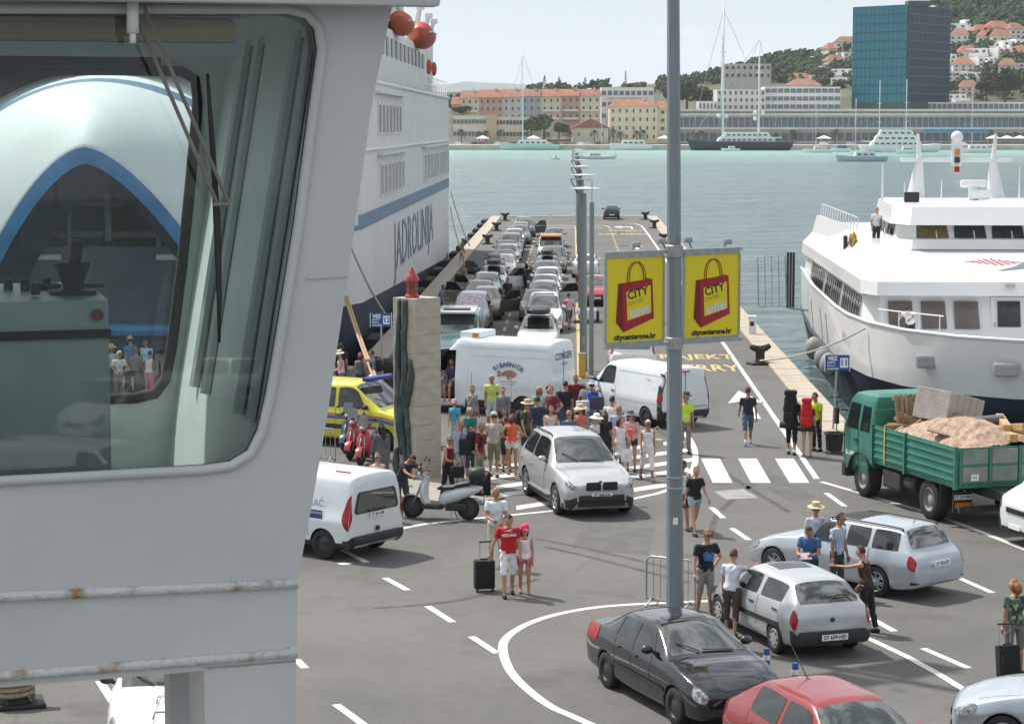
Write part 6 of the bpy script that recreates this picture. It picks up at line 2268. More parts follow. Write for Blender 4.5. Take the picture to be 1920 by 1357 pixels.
def suitcase(loc, rz, label, rgb=(28, 28, 30), handle=True, s=1.0, tilt=0.0):
 o = thing('suitcase', label, 'suitcase', loc, rz)
 o.rotation_euler = (tilt, 0, rz)
 o.scale = (s, s, s)
 m = cloth(rgb)
 b = MB()
 b.rbox((0, 0, .36), (.42, .25, .60), .045)
 b.build('shell', m, o, smooth=True, angle=40)
 b = MB()
 b.rbox((0, -.14, .30), (.34, .05, .36), .02)
 b.build('front_pocket', m, o, smooth=True, angle=40)
 for sx in (-1, 1):
  MB().cyl((sx * .16 - .02, .08, .035), (sx * .16 + .02, .08, .035), .035, n=10).build('wheel', RUBBER, o)
  if handle:
   MB().cyl((sx * .11, .10, .62), (sx * .11, .10, 1.04), .009, n=6).build('handle_rod', STEEL, o)
 if handle:
  MB().rbox((0, .10, 1.05), (.26, .03, .035), .012).build('handle_grip', PLASTIC, o)
 MB().rbox((0, 0, .675), (.16, .03, .03), .01).build('top_handle', PLASTIC, o)
 return o
CAMD = (0, -1)
AWAY = (0, 1)
WHT, BLK = (225, 226, 230), (26, 27, 31)
# --- the walkers in front
a = person('man in red T-shirt and white shorts pulling a suitcase, arm round a girl', (953, 1117), 1.74, (.12, -1), 'pull', (186, 26, 36), (226, 228, 232), 'black', 0, 'short', 'knee', shoe=(40, 36, 34))
hnd = world_pt(a, a['arms'][1][2])
lettering('MIZUNO', .075, WHITE, a['o'], frame_m((.0, .168, 1.28), (-1, 0, 0), (0, 0, 1)), bold=.003)
MB().prism([(x, .160, z) for x, z in ((.10, 1.36), (-.02, 1.40), (-.09, 1.41), (-.01, 1.37), (-.08, 1.345), (.02, 1.365))], (0, .004, 0)).build('chest_mark', WHITE, a['o'])
suitcase(G(908, 1108), math.atan2(.2, 1) + math.pi, 'black trolley suitcase pulled by the man in red')
person('girl with pink cap, white vest and pink shorts beside the man in red', (983, 1114), 1.42, (-.1, -1), 'stand', (228, 224, 230), (214, 92, 140), 'brown', 0, 'tank', 'hot', hat=('cap', (226, 72, 118)), longhair=.18, female=True, shoe=(190, 110, 90))
person('older man in white shirt and beige shorts behind the man in red', (930, 1064), 1.78, (.1, -1), 'front', (216, 222, 232), (190, 184, 170), 'grey', 1, 'short', 'knee', bald=True, shoe=(60, 50, 42))
person('blond woman in black T-shirt and denim shorts walking in sandals', (1302, 1001), 1.66, (.35, -1), 'walk', BLK, (150, 172, 192), 'dkblond', 2, 'short', 'hot', female=True, shoe=(30, 28, 26))
a = person('person in white vest and dark shorts half hidden behind the pole', (1277, 992), 1.68, (.2, -1), 'walk2', (226, 228, 232), (38, 42, 52), 'black', 1, 'tank', 'shorts', shades=True, hat=('cap', (60, 60, 62)))
backpack(a, 'black backpack of the person half hidden behind the pole', (30, 30, 34))
a = person('man in black printed T-shirt and grey cargo shorts by the barrier', (1322, 1158), 1.77, (.35, -1), 'hip1', (24, 27, 36), (150, 146, 144), 'dkblond', 0, 'short', 'knee', shades=True, arms=dict(R=((6, 16), (24, 8)), L=((-25, 34), (20, -40))))
b = MB()
b.prism([(x, .148, z) for x, z in ((-.10, 1.14), (.10, 1.16), (.12, 1.30), (.02, 1.36), (-.11, 1.30))], (0, .004, 0))
b.build('shirt_print', pm('print_blue', (.05, .13, .30), .7, 0, .6, 18), a['o'])
# --- around the small silver hatchback
person('woman in white T-shirt and brown capris leaning on the silver hatchback', (1371, 1192), 1.64, (.35, 1), 'reach', (214, 218, 228), (84, 68, 58), 'auburn', 0, 'short', 'capri', female=True, arms=dict(R=((70, 24), (98, 20))))
person('woman in brown patterned top with one arm across the silver roof', (1624, 1186), 1.66, (-.75, .5), 'reachl', cloth_pat('floral', (84, 62, 48), (40, 28, 24)), (30, 32, 40), 'brown', 0, 'tank', 'long', female=True, arms=dict(L=((74, 10), (86, 0)), R=((8, 10), (30, 4))))
person('man in blue and white striped shirt beside the silver estate', (1568, 1121), 1.76, (.7, -.6), 'stand', cloth_pat('stripe', (64, 104, 160), (214, 222, 232)), (60, 62, 70), 'brown', 1, 'short', 'long')
person('young man in blue T-shirt looking down at a folded map', (1518, 1133), 1.66, (-.4, -1), 'read', (56, 92, 142), (40, 42, 52), 'brown', 1, 'short', 'long')
o = MB().rbox((0, 0, 0), (.26, .18, .015), .004).build('folded_map', pm('map_paper', (.55, .45, .5), .7, 0, .5, 22), None, loc=G(1518, 1133) + Vector((-.16, -.36, 1.05)), rot=(R(35), 0, R(15)))
tag(o, 'folded paper map in the hands of the young man in blue', 'map')
person('woman in straw hat and pale shirt in front of the silver estate', (1526, 1092), 1.68, (.3, -1), 'stand', (190, 196, 212), (60, 60, 66), 'brown', 0, 'short', 'long', hat=('brim', STRAW), female=True, shades=True)
a = person('red haired woman in green floral blouse at the right border', (1902, 1262), 1.66, (-.2, .9), 'stand', cloth_pat('floral', (70, 98, 92), (168, 178, 140)), (120, 116, 112), 'red', 0, 'short', 'knee', female=True, longhair=.10)
suitcase(G(1892, 1275), math.pi * .05, 'black trolley case held by the woman in floral blouse', s=.92, tilt=R(-12))
# --- on the right, towards the pier
person('man in navy polo shirt and blue shorts walking away up the pier', (1402, 834), 1.77, (0, 1), 'walk', (38, 44, 62), (84, 98, 122), 'brown', 1, 'short', 'knee', shoe=(150, 160, 180), socks=True)
a = person('backpacker in black with long dark shorts at the stone edge', (1484, 852), 1.80, (.35, 1), 'stand', (34, 34, 38), (26, 28, 34), 'dkblond', 0, 'short', 'capri', shoe=(44, 42, 40), socks=True)
backpack(a, 'tall black trekking backpack beside a red one', (24, 25, 29), 1.12, True)
a = person('bare legged woman with red backpack next to the black backpacker', (1513, 856), 1.70, (.25, 1), 'stand', (120, 40, 44), (40, 40, 46), 'dkblond', 2, 'short', 'hot', female=True, shoe=(120, 130, 140), longhair=.15)
backpack(a, 'tall red trekking backpack with dark bed roll', (186, 24, 34), 1.02, True)
HIVIS = pm('hi_vis', (.52, .68, .02), .7, 0, .06, 5, emis=None)
person('steward with yellow vest and dark trousers talking to backpackers', (1530, 846), 1.74, (-.8, -.6), 'stand', HIVIS, (32, 34, 42), 'black', 1, 'short', 'long')
a = person('man in yellow high visibility shirt and hat behind the pole', (1284, 850), 1.78, (.1, -1), 'stand', HIVIS, (128, 122, 108), 'brown', 1, 'short', 'long', hat=('brim', (86, 80, 70)))
for zz in (1.08, 1.18):
 q = MB()
 q.rings([[p for p in ell((0, 0.0, z_), .178, .128, 16)] for z_ in (zz, zz + .045)], cap=False)
 q.build('reflective_band', pm('reflective', (.65, .66, .62), .3), a['o'], smooth=True)
# --- crossing people beside the silver off-roader
person('woman with short white hair, sleeveless white blouse and white trousers', (1213, 901), 1.70, (.15, -1), 'walk2', (226, 228, 234), (224, 222, 216), 'white', 1, 'tank', 'capri', female=True, shades=True, shoe=(120, 90, 70))
bag(G(1228, 893) + Vector((.05, -.1, .78)), 'cream handbag of the woman in white', (196, 188, 164), (.34, .14, .26))
person('young woman in grey fedora hat and pink top', (1183, 884), 1.68, (-.15, -1), 'front', (206, 160, 170), (40, 40, 46), 'dkblond', 2, 'short', 'hot', hat=('brim', (112, 112, 108)), longhair=.3, female=True, shades=True)
bag(G(1180, 886) + Vector((-.05, -.28, .98)), 'coral pink clutch bag held by the woman in fedora', (222, 104, 108), (.26, .10, .28), strap=0)
person('brown haired woman in white vest carrying a white bag', (1162, 893), 1.66, (.3, -1), 'stand', (220, 214, 222), (206, 196, 204), 'brown', 2, 'tank', 'skirt', longhair=.2, female=True)
bag(G(1173, 893) + Vector((.02, -.12, .42)), 'white cloth tote bag hanging beside the off-roader', (222, 222, 224), (.32, .12, .36), strap=.4)
person('balding old man in lilac shirt behind the women', (1158, 876), 1.78, (.1, -1), 'stand', (178, 184, 214), (70, 72, 80), 'white', 1, 'short', 'long', bald=True)
person('woman with very long dark curls seen from behind', (1134, 884), 1.68, (-.3, 1), 'stand', (30, 28, 32), (40, 40, 48), 'brown', 1, 'short', 'long', longhair=.42, female=True)
person('woman in floppy white sun hat behind the off-roader', (1114, 888), 1.64, (.7, -.5), 'stand', (200, 204, 210), (80, 84, 96), 'brown', 0, 'short', 'long', hat=('floppy', (222, 220, 208)), female=True)
person('fair haired older woman in sunglasses behind the off-roader roof', (1067, 880), 1.66, (.1, -1), 'stand', (88, 98, 118), (60, 60, 70), 'blond', 0, 'short', 'knee', female=True, shades=True)
person('girl in white vest and brown waistcoat behind the off-roader', (1032, 868), 1.66, (.1, -1), 'front', (206, 200, 196), (80, 74, 70), 'brown', 2, 'tank', 'knee', longhair=.22, female=True)
person('man in black T-shirt turned to the fishmonger van', (1060, 822), 1.76, (-.1, 1), 'stand', BLK, (70, 84, 116), 'black', 1, 'short', 'long')
person('dark haired man in maroon T-shirt reaching to the van mirror', (1078, 806), 1.75, (.3, -1), 'hip1', (104, 24, 38), (50, 52, 60), 'brown', 1, 'short', 'long', arms=dict(L=((60, 50), (70, 60)), R=((4, 8), (16, 4))))
person('woman in blue blouse and blue-white sun hat at the van window', (1109, 818), 1.68, (.4, 1), 'stand', (44, 84, 176), (122, 146, 182), 'brown', 1, 'short', 'long', hat=('brim', (186, 200, 222)), female=True)
bag(G(1102, 818) + Vector((-.16, -.22, .80)), 'large white patterned beach bag by the blue bloused woman', (200, 204, 208), (.42, .18, .34), rz=.3)
bag(G(1118, 819) + Vector((.03, -.22, .88)), 'dark speckled shoulder bag by the blue bloused woman', (70, 72, 80), (.40, .16, .40), rz=-.2)
# --- queue of travellers between pillar and off-roader
a = person('man in straw hat and olive T-shirt with backpack', (985, 866), 1.76, (.7, -.5), 'stand', (74, 78, 62), (52, 50, 50), 'dkblond', 0, 'short', 'long', hat=('brim', STRAW), shades=True)
backpack(a, 'dark olive backpack of the man in straw hat', (44, 46, 44))
person('woman in orange vest and white shorts seen from behind', (960, 890), 1.68, (.15, 1), 'hips', (228, 98, 74), (214, 216, 204), 'auburn', 0, 'tank', 'hot', longhair=.12, female=True, shoe=(170, 120, 90))
person('boy in dark shorts partly hidden by the orange vest', (950, 884), 1.50, (-.2, 1), 'stand', (60, 56, 60), (44, 42, 48), 'brown', 1, 'short', 'shorts')
person('man in beige T-shirt, khaki shorts and white cap', (926, 894), 1.76, (.15, 1), 'front', (178, 172, 164), (130, 122, 96), 'brown', 0, 'short', 'knee', hat=('cap', (210, 206, 200)), shoe=(48, 48, 52), socks=True)
a = person('man in maroon T-shirt, cap and khaki trousers in the crowd', (899, 914), 1.72, (.85, -.3), 'stand', (120, 34, 52), (136, 138, 116), 'dkblond', 1, 'short', 'long', hat=('cap', (150, 130, 104)))
backpack(a, 'bulky black backpack on the man in maroon', (26, 27, 31), 1.1)
suitcase(G(903, 934), .3, 'upright black suitcase behind the white scooter', (24, 25, 28), False, 1.05)
person('bald man in pale blue shirt behind the woman in dark red', (862, 912), 1.76, (.35, .9), 'stand', (150, 160, 182), (150, 156, 170), 'dkblond', 1, 'short', 'long', bald=True)
bag(G(866, 912) + Vector((.1, -.22, .88)), 'black shoulder bag on the man in pale blue', (28, 29, 34), (.34, .18, .42))
person('fair haired woman in dark red tunic with black leggings', (840, 936), 1.66, (.75, -.5), 'front', (98, 18, 28), (20, 20, 24), 'dkblond', 0, 'tank', 'long', female=True, shades=True)
bag(G(849, 938) + Vector((.12, -.2, .62)), 'black handbag on the arm of the woman in dark red', (24, 24, 27), (.36, .16, .30))
person('white bearded man in lime polo shirt and pale shorts', (922, 808), 1.78, (.1, -1), 'stand', (196, 208, 116), (196, 204, 214), 'grey', 1, 'short', 'knee')
person('woman with hair bun in grey T-shirt talking on the phone', (884, 826), 1.70, (.6, -.6), 'phone', (138, 142, 156), (128, 118, 116), 'brown', 0, 'short', 'hot', female=True)
a = person('child in turquoise T-shirt with red and white cap', (853, 832), 1.32, (-.3, -1), 'stand', (62, 168, 204), (186, 196, 206), 'brown', 0, 'short', 'knee', hat=('cap', (206, 150, 156)))
backpack(a, 'small dark backpack on the child in turquoise', (40, 44, 60), .8)
person('man in dark T-shirt bending over the white scooter handlebar', (752, 968), 1.76, (.6, -.7), 'bend', (46, 50, 58), (60, 62, 70), 'black', 1, 'short', 'long', shades=True)
person('blond woman in sunglasses just behind the delivery van roof', (708, 975), 1.66, (.3, -1), 'stand', (206, 190, 180), (90, 90, 96), 'dkblond', 2, 'tank', 'long', female=True, shades=True)
person('woman in long grey coat with very long black hair', (716, 912), 1.70, (-.3, 1), 'stand', (92, 94, 98), (92, 94, 98), 'black', 0, 'long', 'longskirt', longhair=.50, female=True)
# --- group behind the ambulance
person('man in black T-shirt at the left end of the group by the ferry', (640, 738), 1.80, (-.2, 1), 'stand', (40, 42, 48), (44, 48, 60), 'black', 1, 'short', 'long')
person('woman in cream hat and pink top near the ambulance', (641, 748), 1.68, (-.8, -.2), 'front', (214, 190, 196), (110, 116, 132), 'brown', 2, 'tank', 'knee', hat=('brim', (218, 210, 186)), female=True)
person('curly haired woman with bare shoulders behind the ambulance', (676, 748), 1.64, (.2, 1), 'stand', (84, 96, 110), (60, 62, 72), 'auburn', 2, 'tank', 'knee', longhair=.14, female=True)
person('child in pink hat between woman and backpack man', (688, 746), 1.36, (.1, 1), 'stand', (206, 150, 170), (180, 150, 160), 'blond', 2, 'short', 'knee', hat=('cap', (214, 158, 176)))
a = person('bearded man in slate T-shirt with sunglasses behind the ambulance', (701, 750), 1.76, (-.9, -.2), 'stand', (84, 98, 122), (50, 56, 74), 'brown', 1, 'short', 'long', shades=True)
backpack(a, 'black backpack of the bearded man behind the ambulance', (30, 31, 36))
# --- on the pier
person('man in red and white checked shirt walking by the trailer', (1067, 618), 1.77, (-.3, 1), 'walk', cloth_pat('check', (190, 30, 50), (224, 224, 226)), (92, 100, 116), 'brown', 1, 'short', 'shorts', vox=.026)
person('person in green top standing on the stone edge by the ferry', (866, 494), 1.75, (1, -.2), 'stand', (106, 118, 108), (150, 120, 96), 'brown', 1, 'short', 'shorts', vox=.03)
person('man in white T-shirt between the two car queues', PR(-3.05, 131), 1.80, (-.2, 1), 'stand', (196, 200, 208), (70, 74, 86), 'brown', 1, 'short', 'long', vox=.03, at=PR(-3.05, 131))
person('dark dressed driver behind the open beige car door', (0, 0), 1.76, (.1, -1), 'stand', (48, 46, 50), (40, 40, 46), 'brown', 1, 'short', 'long', vox=.03, at=PR(-3.35, 115))
person('person in dark clothes leaning into an open car', (0, 0), 1.72, (.6, .6), 'bend', (34, 36, 42), (34, 36, 44), 'black', 1, 'short', 'long', vox=.03, at=PR(-2.75, 128))
person('fair person at an open door on the ferry side', (0, 0), 1.70, (.3, -1), 'stand', (130, 120, 112), (70, 70, 76), 'blond', 2, 'short', 'long', vox=.03, at=PR(-6.25, 128))
person('woman standing by the white saloon on the pier', (0, 0), 1.68, (-.3, -1), 'stand', (110, 72, 70), (60, 60, 66), 'brown', 1, 'short', 'knee', female=True, vox=.03, at=PR(.35, 123))
person('man in blue shirt leaning at the pier edge beyond the pillar', (825, 600), 1.76, (1, -.2), 'lean', (96, 120, 160), (60, 64, 76), 'brown', 1, 'short', 'long', vox=.026)
# more travellers filling the crowd
for l, px, h, fc, ps, sh_, pa, ha, fe, sl, lg, ht in [
  ('man in navy T-shirt between olive shirt and waistcoat girl', (1008, 858), 1.78, (-.3, 1), 'stand', (40, 52, 84), (90, 90, 96), 'brown', False, 'short', 'knee', None),
  ('woman in black dress close behind the orange vest', (942, 874), 1.64, (.6, -.5), 'front', (34, 32, 38), (34, 32, 38), 'black', True, 'tank', 'skirt', None),
  ('teenager in grey hooded top next to the lime polo man', (944, 824), 1.62, (-.4, -1), 'stand', (120, 122, 128), (50, 56, 74), 'brown', False, 'long', 'long', None),
  ('woman in mint top with white trousers near the van rear', (1010, 826), 1.66, (.3, -1), 'stand', (150, 196, 180), (210, 208, 204), 'blond', True, 'short', 'capri', None),
  ('man in plaid red shirt by the fishmonger rear wheel', (1036, 832), 1.76, (-.6, -.6), 'hip1', cloth_pat('check', (150, 40, 44), (60, 50, 70), 1.3), (80, 84, 96), 'dkblond', False, 'short', 'long', None),
  ('woman in straw sun hat and coral dress behind the off-roader', (1090, 868), 1.66, (-.2, -1), 'stand', (206, 110, 96), (206, 110, 96), 'brown', True, 'tank', 'skirt', ('floppy', STRAW)),
  ('man in white T-shirt beside the long haired woman', (1146, 858), 1.78, (.3, 1), 'stand', (214, 216, 220), (64, 66, 74), 'black', False, 'short', 'long', None),
  ('boy in striped T-shirt near the upright suitcase', (882, 902), 1.45, (.4, -1), 'stand', cloth_pat('stripe', (50, 70, 110), (210, 210, 214), 1.4), (70, 74, 84), 'brown', False, 'short', 'knee', None),
  ('grey haired woman in teal blouse behind the maroon T-shirt man', (880, 872), 1.64, (.5, -.8), 'front', (40, 120, 124), (190, 184, 176), 'grey', True, 'short', 'long', None)]:
 person(l, px, h, fc, ps, sh_, pa, ha, random.randrange(4), sl, lg, hat=ht, female=fe, longhair=.2 if fe and ha != 'grey' else 0)
# driver sitting in the fishmonger's van
vm = Matrix.Rotation(con.rotation_euler.z, 3, 'Z')
person('driver in shorts sitting sideways in the open fishmonger van', (0, 0), 1.76, (-.55, -1), 'sit', (60, 64, 90), (70, 84, 112), 'brown', 1, 'short', 'shorts', at=con.location + vm @ Vector((-.62, 1.02, .98)))
# --- people seen through the bridge windows, on the quay to the left
lft = [('man in white shirt and sunglasses seen through the bridge window', (224, 752), 1.76, (.4, -1), 'front', (210, 206, 210), (120, 116, 110), 'white', 1, None, False, 'short'),
 ('woman in white vest and pink trousers seen through the bridge window', (281, 746), 1.66, (.5, 1), 'stand', (220, 214, 216), (206, 96, 116), 'brown', 1, None, True, 'tank'),
 ('big man in blue shirt and cream hat seen through the bridge window', (246, 724), 1.80, (-.1, 1), 'stand', (84, 130, 176), (90, 94, 104), 'brown', 0, ('brim', STRAW), False, 'short'),
 ('man in pale blue shirt and sunglasses seen through the bridge window', (276, 728), 1.78, (-.3, -1), 'stand', (176, 206, 232), (70, 76, 92), 'brown', 0, None, False, 'short'),
 ('man in straw hat at the edge of the console, seen through glass', (211, 738), 1.74, (.2, -1), 'stand', (190, 184, 180), (90, 90, 92), 'grey', 1, ('brim', (206, 176, 96)), False, 'short'),
 ('person in grey top with bag strap seen through the bridge window', (256, 744), 1.74, (.1, 1), 'stand', (130, 126, 120), (80, 90, 100), 'dkblond', 1, None, False, 'short'),
 ('dark haired woman low in the bridge window', (243, 768), 1.62, (-.4, -1), 'stand', (46, 42, 46), (60, 60, 66), 'brown', 2, None, True, 'short'),
 ('person in blue cap farthest back through the bridge window', (285, 706), 1.76, (.1, 1), 'stand', (160, 190, 220), (70, 74, 86), 'brown', 1, ('cap', (130, 176, 212)), False, 'short'),
 ('person in navy T-shirt at the window frame seen through glass', (300, 708), 1.76, (-.1, 1), 'stand', (40, 56, 100), (180, 180, 184), 'brown', 1, None, False, 'short')]
for l, px, h, fc, ps, sh_, pa, ha, sk_, ht, fe, sl in lft:
 person(l, px, h, fc, ps, sh_, pa, ha, sk_, sl, 'long', hat=ht, female=fe, shades='sunglasses' in l, vox=.03)
# ------------------------------------------------------------------ the big car ferry along the pier, bow visor raised
SHIPW = pm('ship_white', (0.70, 0.71, 0.71), .6, 0, .05, .5, dirt=.12, bump=.12, bscale=.5)
SHIPB = pm('ship_stripe_blue', (0.10, 0.19, 0.30), .45, 0, .08, .8)
SHIPN = pm('ship_navy', (0.018, 0.026, 0.055), .5, 0, .2, .8, dirt=.25)
VISB = pm('visor_blue', (0.055, 0.21, 0.46), .5, 0, .25, .7, dirt=.15)
SLOT = pm('ship_window', (0.20, 0.195, 0.18), .25, 0, .15, 1)
DARKIN = pm('car_deck_dark', (0.035, 0.042, 0.045), .7, 0, .4, .8, dirt=.3)
ORNG = pm('lifeboat_orange', (0.40, 0.085, 0.035), .55, 0, .08, 2)
ferry = thing('car_ferry', 'tall white car ferry with blue stripe moored along the pier, bow visor raised', 'ferry', PR(-19.4, 130), PIER_A)
FB = 10.0                                            # half beam; local x across, local y = distance - 130
def hull_rings(zs, ys, wfun):
 return [[(w, y, z) for y, w in ((y, wfun(y, z)) for y in ys)] for z in zs]
YS = [44, 40, 20, 0, -20, -30, -35, -38, -41, -43.5, -45.5]
def fw(y, z):
 if y > 40:
  return FB * .97
 t = max(0.0, (-30 - y) / 15.5)
 low = max(0.0, min(1.0, (7.5 - z) / 8.5))
 return FB * (1 - (.22 + .55 * low) * t ** 1.8)
def ZZ(z, y):                                        # the paint line climbs from stern to bow
 return z if z != 1.0 else -.5 + 2.6 * (44 - y) / 89.5
for nm, m, zs in (('hull_upper', SHIPW, (1.0, 2.2, 3.2, 4.8, 6.5, 8.5, 10, 11.7)), ('hull_lower', SHIPN, (-3.0, -1.6, -.9, 1.0))):
 b = MB()
 for sx in (-1, 1):
  b.grid([[(sx * (fw(y, ZZ(z, y)) if nm == 'hull_upper' else fw(y, ZZ(z, y)) - .05), y, ZZ(z, y)) for y in YS] for z in zs])
 if nm == 'hull_upper':
  b.sheet([(-FB * .97, 44, -3), (FB * .97, 44, -3), (FB * .97, 44, 11.7), (-FB * .97, 44, 11.7)])
 b.build(nm, m, ferry, smooth=True, angle=30)
b = MB()
b.sheet([(-FB, 44, 11.6), (FB, 44, 11.6), (FB, -30, 11.6), (FB * .75, -43, 11.6), (-FB * .75, -43, 11.6), (-FB, -30, 11.6)])
b.build('weather_deck', SHIPW, ferry)
b = MB()
for sx in (-1, 1):
 b.grid([[(sx * (fw(y, 5.2) + .02), y, z) for y in YS] for z in (4.92, 5.58)])
b.build('blue_stripe', SHIPB, ferry, smooth=True)
b = MB()
for z in (8.4, 11.55):
 b.tube([(fw(y, z) + .04, y, z) for y in YS], .09, 6)
b.build('rubbing_strake', SHIPW, ferry)
for (n, y0, y1, z0, z1) in ((7, -22, -7, 9.15, 10.55), (7, -21, -5, 6.15, 7.6), (10, 11, 43, 6.1, 7.65)):
 st_ = (y1 - y0) / n
 for i in range(n):
  yc = y0 + st_ * (i + .5)
  q = MB()
  q.rbox((fw(yc, z0) + .02, yc, (z0 + z1) / 2), (.10, st_ * .72, z1 - z0 + .2), .04)
  w = q.build('window', SHIPW, ferry)
  q = MB()
  q.rbox((fw(yc, z0) + .04, yc, (z0 + z1) / 2), (.10, st_ * .50, z1 - z0 - .05), .03)
  q.build('pane', SLOT, w)
 q = MB()
 q.box((fw(y0, z0) + .15, (y0 + y1) / 2, z1 + .55), (.35, y1 - y0 + 2, .12))
 q.build('rain_ledge', SHIPW, ferry)
me = text_mesh('JADROLINIJA', 1.0, pm('hull_letter_blue', (.17, .225, .30), .5, 0, .1, .6), bold=-.004)
xs = [v.co.x for v in me.vertices]
ys_ = [v.co.y for v in me.vertices]
me.transform(frame_m((FB + .03, 4.0, 2.75), (0, 1, 0), (0, 0, 1)) @ Matrix.Diagonal((33.0 / (max(xs) - min(xs)), 3.3 / (max(ys_) - min(ys_)), 1, 1)) @ Matrix.Translation((-(max(xs) + min(xs)) / 2, -(max(ys_) + min(ys_)) / 2, 0)))
link('lettering', me, ferry)
# superstructure, boats, davits
for nm, c, s_ in (('deckhouse', (0, 2, 13.2), (17.0, 56, 3.0)), ('bridge_house', (1.2, -25, 13.6), (15.4, 8, 3.9)), ('upper_deckhouse', (0, 0, 15.9), (13, 30, 2.4)), ('side_house', (8.4, -4, 13.1), (3.0, 36, 2.9)), ('boat_deck_house', (8.2, -12, 16.0), (2.6, 28, 2.9)), ('funnel_casing', (0, 22, 17.5), (6, 7, 5))):
 b = MB()
 b.rbox(c, s_, .25)
 q = b.build(nm, SHIPW, ferry, smooth=True, angle=35)
 n = int(s_[1] / 3)
 for i in range(n):
  w = MB()
  w.rbox((c[0] + s_[0] / 2 + .03, c[1] - s_[1] / 2 + (i + .5) * s_[1] / n, c[2] + s_[2] * .15), (.08, s_[1] / n * .5, s_[2] * .32), .04)
  w.build('window', SLOT, q)
b = MB()
b.prism([(8.6, -30, 11.7), (10.0, -30, 11.7), (10.0, -22, 11.7), (8.6, -22, 11.7)], (0, 0, .9))
b.prism([(8.4, -29.8, 14.6), (10.1, -29.8, 14.6), (10.1, -24, 14.6), (8.4, -24, 14.6)], (0, 0, 1.3))
b.build('bridge_wing', SHIPW, ferry)
for i in range(3):
 w = MB()
 w.rbox((10.13, -28.6 + 1.7 * i, 15.4), (.06, 1.2, .6), .03)
 w.build('window', INK, ferry)
for (y, z, s_, l) in ((7.0, 14.9, .62, 'orange lifeboat hanging in davits high on the ferry'), (-9, 14.9, .5, 'small orange rescue boat lower on the ferry deck')):
 o = thing('lifeboat', l, 'lifeboat', ferry.matrix_basis @ Vector((9.2, y, z)), PIER_A)
 o.location = PR(-19.4 + 10.2, 130 + y, z)
 o.scale = (s_,) * 3
 MB().rings([[(w * math.cos(t), yy, zz + h * min(.25, math.sin(t)) * (1 if math.sin(t) < 0 else 1)) for t in np.linspace(0, 2 * math.pi, 17)[:-1]] for yy, w, zz, h in ((-4.2, .15, .5, .4), (-3.4, .9, .1, 1.0), (-1.5, 1.35, 0, 1.25), (1.5, 1.35, 0, 1.25), (3.4, .9, .1, 1.0), (4.2, .15, .5, .4))]).build('boat_hull', ORNG, o, smooth=True, angle=50)
 MB().rings([[(w * math.cos(t), yy, .3 + h * max(0, math.sin(t))) for t in np.linspace(0, 2 * math.pi, 17)[:-1]] for yy, w, h in ((-3.6, .6, .4), (-2.8, 1.1, 1.0), (2.4, 1.1, 1.0), (3.6, .5, .4))]).build('boat_canopy', pm('lifeboat_red', (.45, .07, .04), .5), o, smooth=True, angle=50)
 MB().box((0, 0, .27), (2.72, 6.2, .10)).build('boat_fender', PLATE, o)
for y in (-1.5, 13, 21, 26.5):
 b = MB()
 b.tube([(9.4, y, 11.7), (9.5, y, 16.0), (9.7, y, 17.2 - .02 * y)], [.24, .20, .16], 8)
 b.tube([(9.4, y, 13.0), (8.4, y + 2.4, 11.7)], .07, 6)
 b.rbox((9.75, y, 17.2 - .02 * y), (.5, .34, .34), .05)
 b.build('davit', SHIPW, ferry, smooth=True, angle=40)
 MB().ball((9.75, y, 13.4), (.2, .2, .5), 8, 6).build('davit_float', ORNG, ferry, smooth=True)
for k in range(24):
 y = -18 + 2.6 * k
 MB().tube([(9.75, y, 11.7), (9.75, y, 12.75)], .03, 5).build('rail_post', SHIPW, ferry)
for z in (12.2, 12.75):
 MB().tube([(9.75, -18, z), (9.75, 43, z)], .03, 5).build('rail', SHIPW, ferry)
# raised visor: from the dark mouth (nearest) back to the shoulders
rows, n = [], 33
def arch(w, zb, za, y, sharp, cx=1.4):
 out, cx = [], (1.4 if w > 7 else 2.0)
 for i in range(n):
  t = -1 + 2 * i / (n - 1)
  out.append((cx + w * t, y + 2.2 * abs(t) ** 1.5, zb + (za - zb) * (1 - abs(t) ** sharp)))
 return out
prof = [(0, 4.6, 2.6, 8.15, -49.8, 1.55), (.10, 5.0, 2.9, 8.75, -49.9, 1.6), (.13, 5.1, 3.0, 8.9, -49.8, 1.6), (.4, 6.8, 4.0, 10.0, -48.5, 1.75), (.7, 7.9, 5.6, 10.9, -46.2, 1.9), (.80, 8.2, 6.2, 11.15, -45.0, 1.95), (.86, 8.35, 6.6, 11.3, -44.2, 2.0), (1.0, 8.7, 7.6, 11.75, -41.0, 2.2)]
A = [arch(w, zb, za, y, sh_) for _, w, zb, za, y, sh_ in prof]
b = MB()
b.grid(A)
b.m = []
for i in range(len(prof) - 1):
 b.m += [1 if i == 0 else (2 if i == 5 else 0)] * (n - 1)
b.build('bow_visor', [SHIPW, VISB, SHIPB], ferry, smooth=True, angle=60)
b = MB()
for i in range(2):
 b.grid([[(x, y + .05 + 1.2 * i, z - .05 - .5 * i) for x, y, z in A[0]], [(x * (1 - .06) + .12, y + 1.25 + 1.2 * i, z - .55 - .5 * i) for x, y, z in A[0]]])
b.build('visor_rim', SHIPN, ferry)
b = MB()
b.sheet([(-9, -38.5, 1), (9.4, -38.5, 1), (9.4, -38.5, 11.5), (-9, -38.5, 11.5)])
b.sheet([(-8, -46, 1.0), (9, -46, 1.0), (9, -38.5, 1.0), (-8, -38.5, 1.0)])
b.build('car_deck', DARKIN, ferry)
GREYS = pm('deck_steel', (.16, .18, .18), .6, .2, .2, 3)
